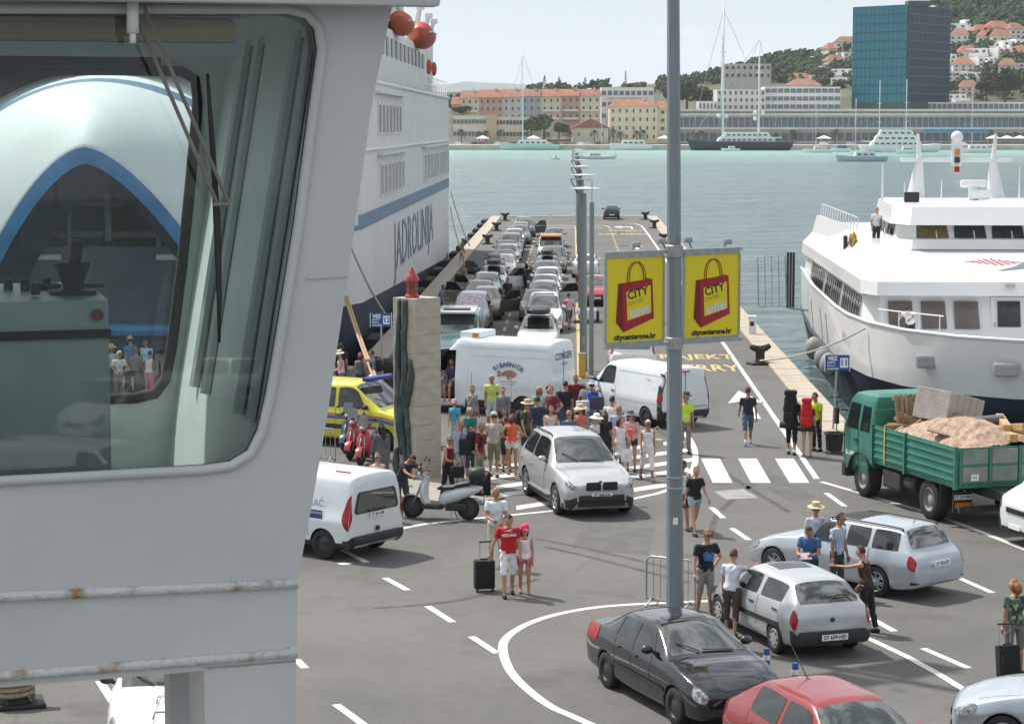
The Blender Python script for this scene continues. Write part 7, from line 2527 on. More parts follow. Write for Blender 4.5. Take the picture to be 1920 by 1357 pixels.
for nm, m, p0, p1, r_ in [('cross_beam', GREYS, (-4, -45, 5.4), (8, -45, 5.4), .13), ('cross_beam', GREYS, (-3, -45.5, 6.6), (7, -45.5, 6.6), .10), ('cross_beam', GREYS, (-6, -45, 3.9), (9, -45, 3.9), .22), ('strut', GREYS, (.4, -45.5, 4), (.4, -45.5, 7.2), .10), ('strut', GREYS, (3.8, -45.5, 4), (3.8, -45.5, 7.2), .10), ('strut', GREYS, (2.0, -46, 5.2), (2.0, -46, 7.9), .14),
      ('hydraulic_ram', SHIPW, (-1.5, -46, 4.6), (.2, -46, 4.6), .12), ('hydraulic_ram', SHIPW, (3.8, -46, 4.6), (5.4, -46, 4.6), .12), ('ramp_edge', VISB, (-6, -46.5, 1.9), (9, -46.5, 1.9), .25)]:
 MB().cyl(p0, p1, r_, n=8).build(nm, m, ferry)
b = MB()
b.prism([(-3.5, -46, 1.1), (7.5, -46, 1.1), (6.5, -46, 5.0), (-2.5, -46, 5.0)], (0, .4, 0))
b.build('bow_ramp', pm('ramp_blue_grey', (.05, .07, .10), .6, 0, .4, 1.5, dirt=.3), ferry)
for (a_, b_, l, sg) in ((D(655, 455, 95.5), G(716, 640, .9) + Vector((0, 8, 0)), 'taut mooring rope from the ferry side towards the red lantern', .3), (D(646, 556, 85.5), G(706, 722, .75), 'thick tan double rope from the ferry bow down to the bollard', .1), (D(651, 556, 85.6), G(712, 722, .75), 'second tan rope running beside the double bow rope', .15),
      (PR(-9.4, 172, 3.2), PR(-7.4, 152, .7), 'far stern rope from the ferry to the second bollard', .4), (PR(-9.4, 173, 4.4), PR(-7.6, 165, .7), 'thin stern rope of the ferry near its far end', .3)):
 rope([a_, b_], .05, l, pm('rope_tan', (.42, .32, .19), .9, 0, .25, 18) if 'tan' in l else None, sg)
# ------------------------------------------------------------------ the white catamaran on the other side
CATW = pm('catamaran_white', (0.71, 0.72, 0.725), .3, 0, .03, .8, coat=.3, dirt=.06)
TINT = pm('tinted_window', (0.115, 0.095, 0.085), .12, 0, .15, 1.5, ior=1.6)
TINTD = pm('dark_cat_window', (0.02, 0.024, 0.026), .06, 0, .3, 1.5, ior=1.6)
hd = Vector((-.048, -1, 0)).normalized()
cat = thing('catamaran_ferry', 'white passenger catamaran with bridge and radar mast moored at the right quay', 'ferry', (19.15, 90, 0), math.atan2(-hd.x, hd.y))
def outline(k=1.0, dy=0.0, off=0.0):
 """Plan of the hull: list of (x, y), x positive is the side next to the pier."""
 half = [(5.7, -22), (6.2, -10), (6.3, 2), (6.2, 6), (5.8, 9.5), (4.9, 12.6), (3.4, 15.0), (1.6, 16.4)]
 r_ = [((x - off) * k, y + dy * (y + 22) / 38 - off * (1 if y > 9 else 0)) for x, y in half]
 return r_ + [(0, r_[-1][1] + .25)] + [(-x, y) for x, y in r_[::-1]]
def ringat(z, k=1.0, dy=0.0, off=0.0):
 return [(x, y, z) for x, y in outline(k, dy, off)]
MB().rings([ringat(-2.6, .86, -4), ringat(-1.2, .93, -2.5), ringat(-.1, .975, -1.0), ringat(.42, .985, -.7)]).build('hull_lower', SHIPN, cat, smooth=True, angle=35)
MB().rings([ringat(.42, .99, -.6), ringat(1.4, .998, -.2), ringat(2.42, 1.0, 0), ringat(2.42, 1.0, 0, .14), ringat(1.45, 1.0, 0, .14)]).build('hull_upper', CATW, cat, smooth=True, angle=35)
MB().tube([(x, y, 2.44) for x, y in outline()], .07, 6).build('bulwark_rail', CATW, cat, smooth=True)
# main cabin with raked front, long sloping roof
CX = 5.75
def crow(z, yf, x_, yb=-21.0):
 return [(x_, yb, z), (x_, yf - 1.2, z), (x_ - .5, yf, z), (-x_ + .5, yf, z), (-x_, yf - 1.2, z), (-x_, yb, z)]
MB().rings([crow(1.4, 7.2, CX), crow(3.3, 6.4, CX - .25)]).build('main_cabin', CATW, cat)
MB().rings([crow(3.25, 7.5, CX + .02), crow(3.75, 7.3, CX), crow(4.55, .6, CX - .75), crow(4.75, .4, CX - .9)]).build('cabin_roof', CATW, cat)
for i in range(3):                                    # front windows
 x0 = 4.75 - 1.22 * i
 b = MB()
 b.prism([(x0, 6.99 + .02, 1.98), (x0 - .92, 6.99 + .02, 1.98), (x0 - .86, 6.62 + .02, 2.98), (x0 + .02, 6.62 + .02, 2.98)], (0, .025, .01))
 w = b.build('front_window', TINT, cat)
b = MB()
b.prism([(.95, 7.04, 1.45), (-.35, 7.04, 1.45), (-.35, 6.52, 3.12), (.95, 6.52, 3.12)], (0, .05, .015))
dr = b.build('cabin_door', CATW, cat)
b = MB()
b.prism([(.72, 6.92, 2.05), (-.12, 6.92, 2.05), (-.12, 6.62, 2.98), (.72, 6.62, 2.98)], (0, .05, .015))
b.build('door_window', TINTD, dr)
MB().box((.84, 7.05, 2.15), (.05, .08, .16)).build('handle', STEEL, dr)
b = MB()
b.prism([(-1.5, 7.2, 1.5), (-5.2, 7.2, 1.5), (-5.2, 6.75, 2.95), (-1.5, 6.75, 2.95)], (0, .10, .03))
b.build('cabin_panel', CATW, cat)
for g_ in range(3):                                   # three groups of slanted panes along the side
 for k in range(8):
  y = 5.0 - 7.6 * g_ - .86 * k
  b = MB()
  x0, x1 = CX - .075 + .02, CX - .205 + .02
  b.prism([(x0, y, 2.02), (x0, y - .62, 2.02), (x1, y - .50, 3.02), (x1, y + .12, 3.02)], (.03, 0, 0))
  b.build('side_window', TINTD, cat)
 b = MB()
 y = 5.0 - 7.6 * g_
 b.tube([(CX - .05, y + .18, 1.95), (CX - .05, y - 6.8, 1.95), (CX - .20, y - 6.65, 3.09), (CX - .20, y + .34, 3.09), (CX - .05, y + .18, 1.95)], .04, 5)
 b.build('window_frame', CATW, cat)
# upper deck side bulwark, bridge
b = MB()
b.prism([(CX - .3, -2.0, 3.6), (CX - .3, -21, 3.6), (CX - .7, -21, 5.1), (CX - .9, -6.0, 5.15), (CX - 1.2, -2.6, 4.75)], (-.18, 0, 0))
b.prism([(-CX + .3, -2.0, 3.6), (-CX + .3, -21, 3.6), (-CX + .7, -21, 5.1), (-CX + .9, -6.0, 5.15), (-CX + 1.2, -2.6, 4.75)], (.18, 0, 0))
b.build('upper_bulwark', CATW, cat)
def brow(z, yf, x_, yb=-9.0):
 return [(x_ - .3, yb, z), (x_, yf - 1.6, z), (x_ - .6, yf, z), (-x_ + .6, yf, z), (-x_, yf - 1.6, z), (-x_ + .3, yb, z)]
MB().rings([brow(4.6, .7, 3.75), brow(4.98, .5, 3.7)]).build('bridge_base', CATW, cat)
MB().rings([brow(4.98, .36, 3.6), brow(5.58, -.05, 3.5)]).build('bridge_glazing_band', CATW, cat)
MB().rings([brow(5.56, .75, 3.85), brow(6.28, .25, 3.7), brow(6.36, -.1, 3.4)]).build('bridge_roof', CATW, cat)
for i in range(4):
 x0 = 2.92 - 1.50 * i
 b = MB()
 b.prism([(x0, .33 + .02, 5.03), (x0 - 1.28, .33 + .02, 5.03), (x0 - 1.22, -.02 + .02, 5.54), (x0 - .02, -.02 + .02, 5.54)], (0, .03, .01))
 b.build('bridge_window', pm('bridge_window_tan', (.12, .095, .04), .15, 0, .3, 2) if i == 0 else TINTD, cat)
 MB().tube([(x0 - .8, .42, 5.0), (x0 - .78, .22, 5.32)], .02, 5).build('window_wiper', WHITE, cat)
for y in (-2.0, -3.6, -5.2):
 b = MB()
 b.prism([(3.58, y, 5.03), (3.55, y - 1.3, 5.03), (3.48, y - 1.3, 5.52), (3.51, y, 5.52)], (.03, 0, 0))
 b.build('bridge_window', TINTD, cat)
# house flag emblem on the roof slope: hatch strokes and a swoosh
sl = (Vector((0, .6, 4.55)) - Vector((0, 7.3, 3.75))).normalized()
def rp(x, t):
 return Vector((x, 7.3, 3.75)) + sl * t + Vector((0, .0, .012))
SWO = pm('emblem_slate', (.13, .16, .22), .5)
EMR = pm('emblem_red', (.45, .07, .10), .5)
b = MB()
b.prism([rp(.45, 2.2), rp(-.6, 2.75), rp(-1.5, 3.6), rp(-2.15, 4.15), rp(-1.6, 4.35), rp(-.9, 4.3), rp(-.75, 3.9), rp(-.3, 3.1)], (0, 0, .008))
b.build('emblem_swoosh', SWO, cat)
for i in range(8):
 x = 1.15 - .26 * i
 t0 = 3.85 - abs(i - 3.5) * .0
 b = MB()
 hh = 1.5 - abs(i - 3.6) * .36
 b.prism([rp(x, 4.1 - hh * .5), rp(x - .10, 4.1 - hh * .5), rp(x + .18, 4.1 + hh * .5), rp(x + .28, 4.1 + hh * .5)], (0, 0, .008))
 b.build('emblem_stroke', EMR, cat)
# radar mast frame
for sx in (-1, 1):
 b = MB()
 b.tube([(sx * 1.75, -9.2, 6.3), (sx * 1.62, -9.2, 7.95)], [.42, .17], 10)
 b.tube([(sx * 1.62, -9.2, 7.95), (sx * 1.7, -9.2, 9.15)], [.12, .07], 8)
 b.build('mast_leg', CATW, cat, smooth=True, angle=40)
MB().rbox((0, -9.2, 8.0), (4.9, .30, .16), .05).build('mast_crossbar', CATW, cat)
MB().rbox((0, -9.1, 8.3), (.48, .3, 1.1), .08).ball((0, -9.1, 9.0), (.28, .28, .28), 12, 8).build('lamp_housing', CATW, cat, smooth=True, angle=40)
for z, m in ((8.35, LAMPO), (8.0, PLASTIC), (7.6, LAMPR)):
 MB().lathe([(.12, -.12), (.12, .12), (.001, .13)], (0, -8.9, z), 12).build('signal_lamp', m, cat, smooth=True, angle=40)
MB().rbox((0, -9.3, 9.28), (2.9, .22, .16), .05).build('radar_scanner', pm('radar_blue', (.07, .24, .40), .4), cat)
MB().rbox((-.2, -5.5, 7.05), (1.1, .35, .32), .08).cyl((-.2, -5.5, 6.3), (-.2, -5.5, 6.9), .22, n=10).rbox((-.5, -5.4, 6.6), (.8, .5, .4), .08).build('radar_scanner', CATW, cat, smooth=True, angle=40)
MB().lathe([(.34, -.25), (.36, 0), (.30, .22), (.001, .25)], (-3.0, -5.2, 7.2), 16, M=Matrix.Rotation(R(-90), 3, 'X')).cyl((-3.0, -5.3, 6.3), (-3.0, -5.3, 6.9), .16, n=8).build('searchlight', STEEL, cat, smooth=True, angle=40)
MB().rbox((2.9, -1.6, 6.6), (.6, .3, .42), .05).build('floodlight', PLASTIC, cat)
for x, y, h in ((3.6, -6, 1.6), (3.45, -7, 1.6), (1.0, -6.5, .9), (2.6, -6.3, .8), (-2.4, -7, 1.5)):
 MB().tube([(x, y, 6.3), (x, y, 6.3 + h)], [.035, .015], 6).build('aerial', CATW, cat)
MB().rbox((.4, 7.52, 3.62), (.36, .12, .16), .04).build('deck_light', STEEL, cat)
for x in (-1.0, -2.0):
 MB().ball((x, 15.6, 2.0), (.2, .2, .2), 10, 7).build('fairlead_roller', BLACK, cat, smooth=True)
for x in (4.2, 2.0, -1.4):
 MB().rbox((x, 13.6 + (2.6 if x < 3 else 0) - (.0), 1.45), (.8, .5, .45), .08).build('fairlead', STEEL, cat)
lettering('NOVALJA', .62, SHIPB, cat, frame_m((6.24, 5.0, 1.45), (-.02, -1, 0), (0, 0, 1)), bold=-.004)
for k in range(15):
 y = -20 + 1.2 * k
 MB().tube([(CX - .8, y, 5.1), (CX - .85, y, 5.7)], .02, 5).build('rail_post', CATW, cat)
MB().tube([(CX - .85, -20, 5.7), (CX - .85, -3.2, 5.7)], .025, 5).build('rail', CATW, cat)
for x in (5.4, 4.9, 4.3, 3.7):
 MB().tube([(x, 10.2 + (5.5 - x) * 1.4, 2.4), (x, 10.2 + (5.5 - x) * 1.4, 2.95)], .02, 5).build('rail_post', CATW, cat)
MB().tube([(5.5, 10, 2.95), (4.9, 11.0, 2.95), (4.3, 11.9, 2.95), (3.6, 12.9, 2.95)], .025, 5).build('rail', CATW, cat)
MB().rbox((CX - .55, -5.2, 4.35), (.14, .55, 1.0), .04).build('loudspeaker', INK, cat)
MB().ball((CX - .7, -3.6, 4.75), (.18, .18, .35), 8, 6).build('horn', pm('brass', (.45, .3, .08), .3, .6), cat, smooth=True)
CM = cat.matrix_basis.copy()
def catpt(x, y, z):
 return Matrix.Translation(cat.location) @ Matrix.Rotation(cat.rotation_euler.z, 4, 'Z') @ Vector((x, y, z))
person('crewman in white shirt standing on the upper deck of the catamaran', (0, 0), 1.78, (.3, -1), 'stand', (216, 220, 230), (50, 54, 70), 'grey', 0, 'short', 'long', at=catpt(3.9, -5.2, 4.30), vox=.026)
person('crewman in white shirt bending over the catamaran bow rail', (0, 0), 1.76, (-.5, -1), 'bend', (222, 224, 230), (50, 54, 70), 'black', 1, 'short', 'long', at=catpt(4.3, 9.6, 1.47), vox=.026)
person('dark dressed helmsman standing behind the bridge windows', (0, 0), 1.6, (0, -1), 'stand', (30, 32, 38), (30, 32, 38), 'black', 1, 'short', 'long', at=catpt(.6, -1.2, 4.62), vox=.03) if False else None
gw = thing('gangway', 'grey mesh gangway frame standing up beside the catamaran stern', 'gangway', D(1449, 572, 104), R(8))
gw.location.z = 1.15
b = MB()
b.tube([(-.68, 0, 0), (-.74, 0, 2.25), (.56, 0, 2.35), (.66, 0, 0), (-.68, 0, 0)], .035, 6)
b.build('frame', STEEL, gw)
for i in range(1, 4):
 MB().tube([(-.68 + .33 * i, 0, 0), (-.74 + .33 * i, 0, 2.3)], .02, 5).build('bar', STEEL, gw)
for i in range(1, 8):
 MB().tube([(-.70, 0, .28 * i), (.62, 0, .29 * i)], .010, 4).build('mesh_wire', STEEL, gw)
for x in (.72, .86, 1.0):
 MB().box((x, .1, 1.2), (.09, .12, 2.6)).build('gangway_beam', DIRTY, gw)
MB().tube([(.8, 0, -.1), (2.4, 0, -.3)], .05, 6).build('hinge_arm', STEEL, gw)
for i, (y, l) in enumerate(((-2.0, 'grey balloon fender farthest along the catamaran side'), (2.2, 'middle grey balloon fender on the catamaran side'), (4.6, 'grey balloon fender nearest the white pedestal'))):
 o = thing('boat_fender', l, 'fender', catpt(6.75, y, .35), 0, 'balloon fenders of the catamaran')
 MB().ball((0, 0, 0), (.36, .36, .48), 12, 9).build('balloon', pm('fender_grey', (.30, .30, .29), .6, 0, .15, 3, dirt=.3), o, smooth=True)
 MB().tube([(0, 0, .5), (-.15, 0, 2.0)], .02, 5).build('lanyard', STEEL, o)
rope([G(1425, 676, .62), catpt(5.9, 9.4, 2.2)], .035, 'white mooring rope from the near bollard to the catamaran bow', None, .25)
rope([catpt(5.2, 11.5, 5.2), catpt(5.0, 12.4, 2.4)], .02, 'thin stay line at the catamaran bow rail', None, 0) if False else None
MB().tube([(6.25, 6, .36), (6.28, 2, .36), (6.17, -10, .36), (5.65, -22, .36)], .10, 6).build('rubbing_strake', SHIPN, cat)
finish_people()
# ------------------------------------------------------------------ the far shore: terrain, houses, trees, boats
WD = WATER_D
SKYL = [(300, 178), (845, 178), (1000, 176), (1130, 166), (1230, 160), (1300, 158), (1380, 138), (1450, 118), (1530, 112), (1600, 72), (1700, 40), (1770, 6), (1840, -14), (1960, -30), (2400, -60)]
def sky_y(x):
 return float(np.interp(x, [a for a, _ in SKYL], [b for _, b in SKYL]))
Y0, Y1 = WD + 45, WD + 620
def terr_z(X, Y):
 x = 960 + X / Y * FPX
 top = CAM_H + (HOR - sky_y(x)) / FPX * Y1
 t = min(1.0, max(0.0, (Y - Y0) / (Y1 - Y0)))
 n = math.sin(X * .031 + Y * .017) + math.sin(X * .013 - Y * .041 + 2)
 return .6 + (top - .6) * (.25 * t + .75 * t * t * (3 - 2 * t)) * (1 - .0) + n * 1.1 * min(1, t * 4)
def terr_hit(x, y):
 """First point of the terrain along the sight line of picture point x, y."""
 d = ray(x, y)
 Yq = Y0
 while Yq < Y1:
  p = Vector((d.x / d.y * Yq, Yq, CAM_H + d.z / d.y * Yq))
  if p.z <= terr_z(p.x, p.y):
   return p
  Yq += 4
 return Vector((d.x / d.y * Y1, Y1, CAM_H + d.z / d.y * Y1))
LAND = pm('hill_land', (0.085, 0.09, 0.05), .95, 0, .4, .03, dirt=.4)
b = MB()
P = []
for i in range(30):
 Yq = Y0 + (Y1 + 60 - Y0) * i / 29
 P.append([(X, Yq, terr_z(X, Yq)) for X in np.linspace(-330, 520, 70)])
b.grid(P)
struct(b.build('hill', LAND, smooth=True))
b = MB()
b.box((0, WD + 22.5, -1.2), (1700, 45, 3.6))
struct(b.build('far_quay', pm('far_quay_stone', (.42, .40, .36), .85, 0, .15, .2, dirt=.2)))
b = MB()
ridge = [(600, 168), (845, 158), (872, 153), (905, 155), (940, 156), (975, 158), (1015, 162), (1060, 170), (1110, 176), (1200, 182)]
for d_, dz in ((3600, 0), (3900, 0)):
 pass
RP = [D(x, y, 8000) for x, y in ridge]
b.grid([[(p.x, 7400, -5) for p in RP], [(p.x, 7800, p.z * .62) for p in RP], [(p.x, 8000, p.z) for p in RP], [(p.x, 8400, -5) for p in RP]])
struct(b.build('far_hills', pm('far_hill_green', (.07, .10, .075), .95, 0, .3, .01), smooth=True))
ROOF = pm('roof_tiles', (.31, .125, .075), .85, 0, .22, .35, dirt=.25)
ROOF2 = pm('roof_tiles_old', (.26, .12, .08), .85, 0, .25, .35, dirt=.3)
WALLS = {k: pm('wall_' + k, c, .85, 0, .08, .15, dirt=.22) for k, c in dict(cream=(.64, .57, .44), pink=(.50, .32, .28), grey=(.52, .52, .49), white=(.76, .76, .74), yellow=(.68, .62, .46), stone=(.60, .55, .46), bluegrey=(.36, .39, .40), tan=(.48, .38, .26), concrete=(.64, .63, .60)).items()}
WIN = pm('far_window', (.055, .065, .075), .25, 0, .3, .4)
WING = pm('far_window_blue', (.10, .14, .17), .2, 0, .3, .3)
SHUT = pm('far_shutter', (.09, .12, .10), .7)
_wm = {}
def unit_box(m):
 if m.name not in _wm:
  _wm[m.name] = MB().box((0, 0, 0), (1, 1, 1)).mesh('window', m)
 return _wm[m.name]
def block(name, label, cat, x0, x1, ytop, ybase, dist, wall, rows=0, cols=0, wfrac=(.42, .5), win=WIN, roof=None, roofy=None, depth=12, zb=None, group=None, balc=(), inset=0.0, gable=False):
 """A building whose front spans picture columns x0-x1; front faces the viewer."""
 A, B_ = D(x0, ytop, dist), D(x1, ytop, dist)
 base = CAM_H + (HOR - ybase) / FPX * dist if zb is None else zb
 W, H = B_.x - A.x, A.z - base
 o = thing(name, label, cat, ((A.x + B_.x) / 2, dist, base), 0, group)
 m = wall if not isinstance(wall, str) else WALLS[wall]
 MB().box((0, depth / 2, H / 2 - 4), (W, depth, H + 8)).build('wall', m, o)
 me = unit_box(win)
 for r in range(rows):
  for c in range(cols):
   ww, hh = W / cols * wfrac[0], H / rows * wfrac[1]
   link('window', me, o, (-W / 2 + W * (c + .5) / cols, -.08, H * (r + .5) / rows), scale=(ww, .3, hh))
 for r in balc:
  zz = H * (r + .12) / max(1, rows)
  MB().box((0, -.7, zz), (W * .8, 1.4, .25)).box((0, -1.35, zz + .5), (W * .8, .12, .9)).build('balcony', WALLS['white'], o)
 if roof:
  rz = (ytop - roofy) / FPX * dist
  e = .6
  q = MB()
  if gable:
   q.add([(-W / 2 - e, -e, H), (W / 2 + e, -e, H), (W / 2 + e, depth + e, H), (-W / 2 - e, depth + e, H), (0, -e, H + rz), (0, depth + e, H + rz)], [(0, 1, 4), (1, 2, 5, 4), (2, 3, 5), (3, 0, 4, 5), (0, 3, 2, 1)])
  else:
   ins = inset * W
   q.add([(-W / 2 - e, -e, H), (W / 2 + e, -e, H), (W / 2 + e, depth + e, H), (-W / 2 - e, depth + e, H), (-W / 2 + ins, depth / 2, H + rz), (W / 2 - ins, depth / 2, H + rz)], [(0, 1, 5, 4), (1, 2, 5), (2, 3, 4, 5), (3, 0, 4), (0, 3, 2, 1)])
  rf = q.build('roof', roof, o)
  if W > 8 and not gable:
   MB().box((W * .22, depth * .4, H + rz * .9), (1.0, 1.0, 2.0)).build('chimney', m, rf)
 return o
# terrace of red-roofed houses above the waterfront
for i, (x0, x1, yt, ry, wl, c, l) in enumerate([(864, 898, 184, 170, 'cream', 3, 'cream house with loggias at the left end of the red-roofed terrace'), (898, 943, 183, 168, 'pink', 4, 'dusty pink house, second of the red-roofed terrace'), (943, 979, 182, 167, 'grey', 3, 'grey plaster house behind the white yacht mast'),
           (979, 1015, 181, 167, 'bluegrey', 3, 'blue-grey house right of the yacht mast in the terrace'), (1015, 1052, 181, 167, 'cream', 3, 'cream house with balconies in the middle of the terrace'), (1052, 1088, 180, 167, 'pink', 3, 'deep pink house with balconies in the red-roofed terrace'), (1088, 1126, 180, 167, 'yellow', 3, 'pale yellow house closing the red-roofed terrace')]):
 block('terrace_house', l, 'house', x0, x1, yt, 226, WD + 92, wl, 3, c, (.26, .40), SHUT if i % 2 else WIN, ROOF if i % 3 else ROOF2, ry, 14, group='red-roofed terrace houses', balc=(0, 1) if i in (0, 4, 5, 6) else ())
block('apartment_block', 'long white flat-roofed apartment block behind the palace', 'apartments', 1127, 1226, 164, 228, WD + 118, 'white', 3, 9, (.7, .38), WING, depth=16, balc=(0, 1, 2))
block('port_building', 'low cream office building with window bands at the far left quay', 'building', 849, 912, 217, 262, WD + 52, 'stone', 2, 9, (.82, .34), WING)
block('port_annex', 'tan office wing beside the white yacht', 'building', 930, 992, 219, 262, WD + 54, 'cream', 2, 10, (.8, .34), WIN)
block('stair_tower', 'plain tan stair tower between two low offices', 'building', 911, 931, 215, 262, WD + 51, 'tan')
block('gabled_hall', 'pale gabled warehouse front right of the round trees', 'warehouse', 1074, 1141, 240, 264, WD + 50, 'stone', 1, 3, (.12, .3), WIN, ROOF2, 222, 20, gable=True)
block('seaside_palace', 'cream four-storey palace with red hipped roof on the waterfront', 'building', 1143, 1233, 200, 264, WD + 52, 'yellow', 4, 7, (.26, .42), SHUT, ROOF, 186, 18, inset=.18)
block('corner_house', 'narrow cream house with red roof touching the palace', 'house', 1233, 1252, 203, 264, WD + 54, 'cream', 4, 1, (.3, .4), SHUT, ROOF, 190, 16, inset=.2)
block('red_roof_villa', 'small house with a red roof just left of the terrace', 'house', 847, 864, 196, 214, WD + 100, 'tan', 0, 0, roof=ROOF, roofy=182)
# hotel podium, wings and the glass tower
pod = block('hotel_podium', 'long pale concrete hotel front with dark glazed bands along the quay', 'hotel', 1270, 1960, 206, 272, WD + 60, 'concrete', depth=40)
Wp = D(1960, 200, WD + 60).x - D(1270, 200, WD + 60).x
sc60 = (WD + 60) / FPX
gb = MB().box((0, 0, 0), (1, 1, 1)).mesh('glazing', WING)
for (ya, yb, n) in ((221, 238, 60), (249, 264, 46)):
 zc, hh = (272 - (ya + yb) / 2) * sc60, (yb - ya) * sc60
 for i in range(n):
  link('glazing', gb, pod, (-Wp / 2 + Wp * (i + .5) / n, -.05, zc), scale=(Wp / n * .86, .4, hh))
for y_ in (206, 214, 240):
 MB().box((0, -1.2, (272 - y_) * sc60 - .3), (Wp + 3, 3.0, 1.0)).build('cornice', WALLS['concrete'], pod)
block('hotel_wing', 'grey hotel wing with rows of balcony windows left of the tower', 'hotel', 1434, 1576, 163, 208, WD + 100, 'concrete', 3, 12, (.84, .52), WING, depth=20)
block('stepped_flats', 'stepped beige flats behind the dark two-masted yacht', 'apartments', 1344, 1436, 168, 208, WD + 96, 'grey', 3, 9, (.38, .5), WIN, depth=20)
block('low_flats', 'low beige block at the foot of the two-masted yacht rigging', 'apartments', 1310, 1345, 190, 208, WD + 94, 'grey', 1, 5, (.4, .5), WIN, depth=15)
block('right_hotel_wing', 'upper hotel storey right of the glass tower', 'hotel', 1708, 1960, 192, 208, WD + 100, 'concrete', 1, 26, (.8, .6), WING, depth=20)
block('red_hip_house', 'pavilion with dark red hipped roof above the hotel wing', 'house', 1482, 1540, 160, 166, WD + 135, 'white', roof=ROOF2, roofy=147, depth=24, inset=.25)
block('grey_hill_block', 'grey concrete block in the woods above the stepped flats', 'building', 1358, 1446, 120, 150, WD + 330, 'grey', 2, 8, (.5, .4), WIN, depth=20)
tw = thing('glass_tower', 'tall teal glass hotel tower with two faces and a grid of panes', 'tower', D(1698, 192, WD + 80))
TZ = WD + 80
cl, cc_, cr_ = D(1597, 192, TZ + 26), D(1699, 192, TZ), D(1779, 192, TZ + 40)
HT = (192 - 12) / FPX * TZ
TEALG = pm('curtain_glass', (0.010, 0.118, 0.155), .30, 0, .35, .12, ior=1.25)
TEALSH = pm('curtain_glass_shade', (0.004, 0.028, 0.055), .45, 0, .35, .12, ior=1.25)  # same glass, shade put into its colour for the face away from the sun
FRAMEG = pm('curtain_frame', (.012, .05, .06), .4)
o0 = tw.location
bk = cl + (cr_ - cc_)
b = MB()
b.prism([(p.x - o0.x, p.y - o0.y, -3) for p in (cl, cc_, cr_, bk)], (0, 0, HT + 3))
b.build('tower_core', FRAMEG, tw)
for (p0, p1, n, m) in ((cl, cc_, 12, TEALG), (cc_, cr_, 10, TEALSH)):
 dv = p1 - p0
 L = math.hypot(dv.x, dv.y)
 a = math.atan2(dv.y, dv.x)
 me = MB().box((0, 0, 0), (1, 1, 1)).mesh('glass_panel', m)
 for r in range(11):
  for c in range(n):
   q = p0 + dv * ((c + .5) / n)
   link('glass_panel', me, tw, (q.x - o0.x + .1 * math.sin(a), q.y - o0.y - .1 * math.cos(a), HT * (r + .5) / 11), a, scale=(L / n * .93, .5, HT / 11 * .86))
MB().box((8, 14, HT + 1.2), (12, 10, 2.4)).build('roof_plant', FRAMEG, tw)
# houses climbing the hill on both sides of the tower
hill = [(1500, 165, 1), (1520, 150, 0), (1535, 158, 2), (1550, 140, 0), (1565, 126, 1), (1580, 142, 2), (1590, 112, 0), (1560, 108, 1), (1585, 95, 3), (1540, 122, 2), (1575, 160, 2), (1515, 135, 2),
  (1790, 150, 0), (1812, 112, 1), (1800, 82, 3), (1838, 70, 1), (1825, 55, 2), (1868, 66, 1), (1900, 72, 3), (1850, 92, 2), (1880, 104, 2), (1805, 132, 3), (1840, 124, 0), (1915, 112, 1), (1815, 176, 1), (1800, 98, 2), (1832, 108, 2), (1895, 92, 2), (1862, 128, 2), (1910, 132, 0), (1788, 190, 2), (1848, 82, 3), (1875, 84, 1), (1912, 90, 2), (1790, 118, 2), (1822, 150, 2), (1888, 140, 3), (1806, 62, 2), (1852, 55, 2)]
def hrank(x, y, k):
 return sorted([(b_, a) for a, b_, c in hill if c == k and (a < 1650) == (x < 1650)]).index((y, x))
for i, (x, y, k) in enumerate(hill):
 p = terr_hit(x, y)
 s_ = p.y / FPX
 w, hgt = (random.uniform(30, 46)) * s_, random.uniform(13, 20) * s_
 side = 'left of' if x < 1650 else 'right of'
 o = thing('hill_house', '%s hillside house %s the glass tower, %s' % (('pale', 'red-roofed', 'white terraced', 'broad red-roofed')[k], side, ('topmost' if hrank(x, y, k) == 0 else ORD[hrank(x, y, k)] + ' highest') + ' of its kind'), 'house', (p.x, p.y, p.z - 1), random.uniform(-.35, .35), 'houses on the hillside')
 MB().box((0, 0, hgt / 2 - 2), (w, 12, hgt + 4)).build('wall', WALLS[('white', 'cream', 'white', 'white')[k]], o)
 if k in (1, 3):
  rz = 4.2
  MB().add([(-w / 2 - .6, -6.6, hgt), (w / 2 + .6, -6.6, hgt), (w / 2 + .6, 6.6, hgt), (-w / 2 - .6, 6.6, hgt), (-w / 4, 0, hgt + rz), (w / 4, 0, hgt + rz)], [(0, 1, 5, 4), (1, 2, 5), (2, 3, 4, 5), (3, 0, 4), (0, 3, 2, 1)]).build('roof', ROOF if i % 2 else ROOF2, o)
 elif k == 2:
  for t in range(2):
   MB().box((w * .1, -8 - 4 * t, hgt * (.30 - .28 * t)), (w * .9, 6, hgt * .4)).build('terrace', WALLS['white'], o)
 me = unit_box(WIN)
 for c in range(3):
  for r in range(2):
   link('window', me, o, (-w / 2 + w * (c + .5) / 3, -6.05, hgt * (.28 + .42 * r)), scale=(w * .13, .3, hgt * .20))
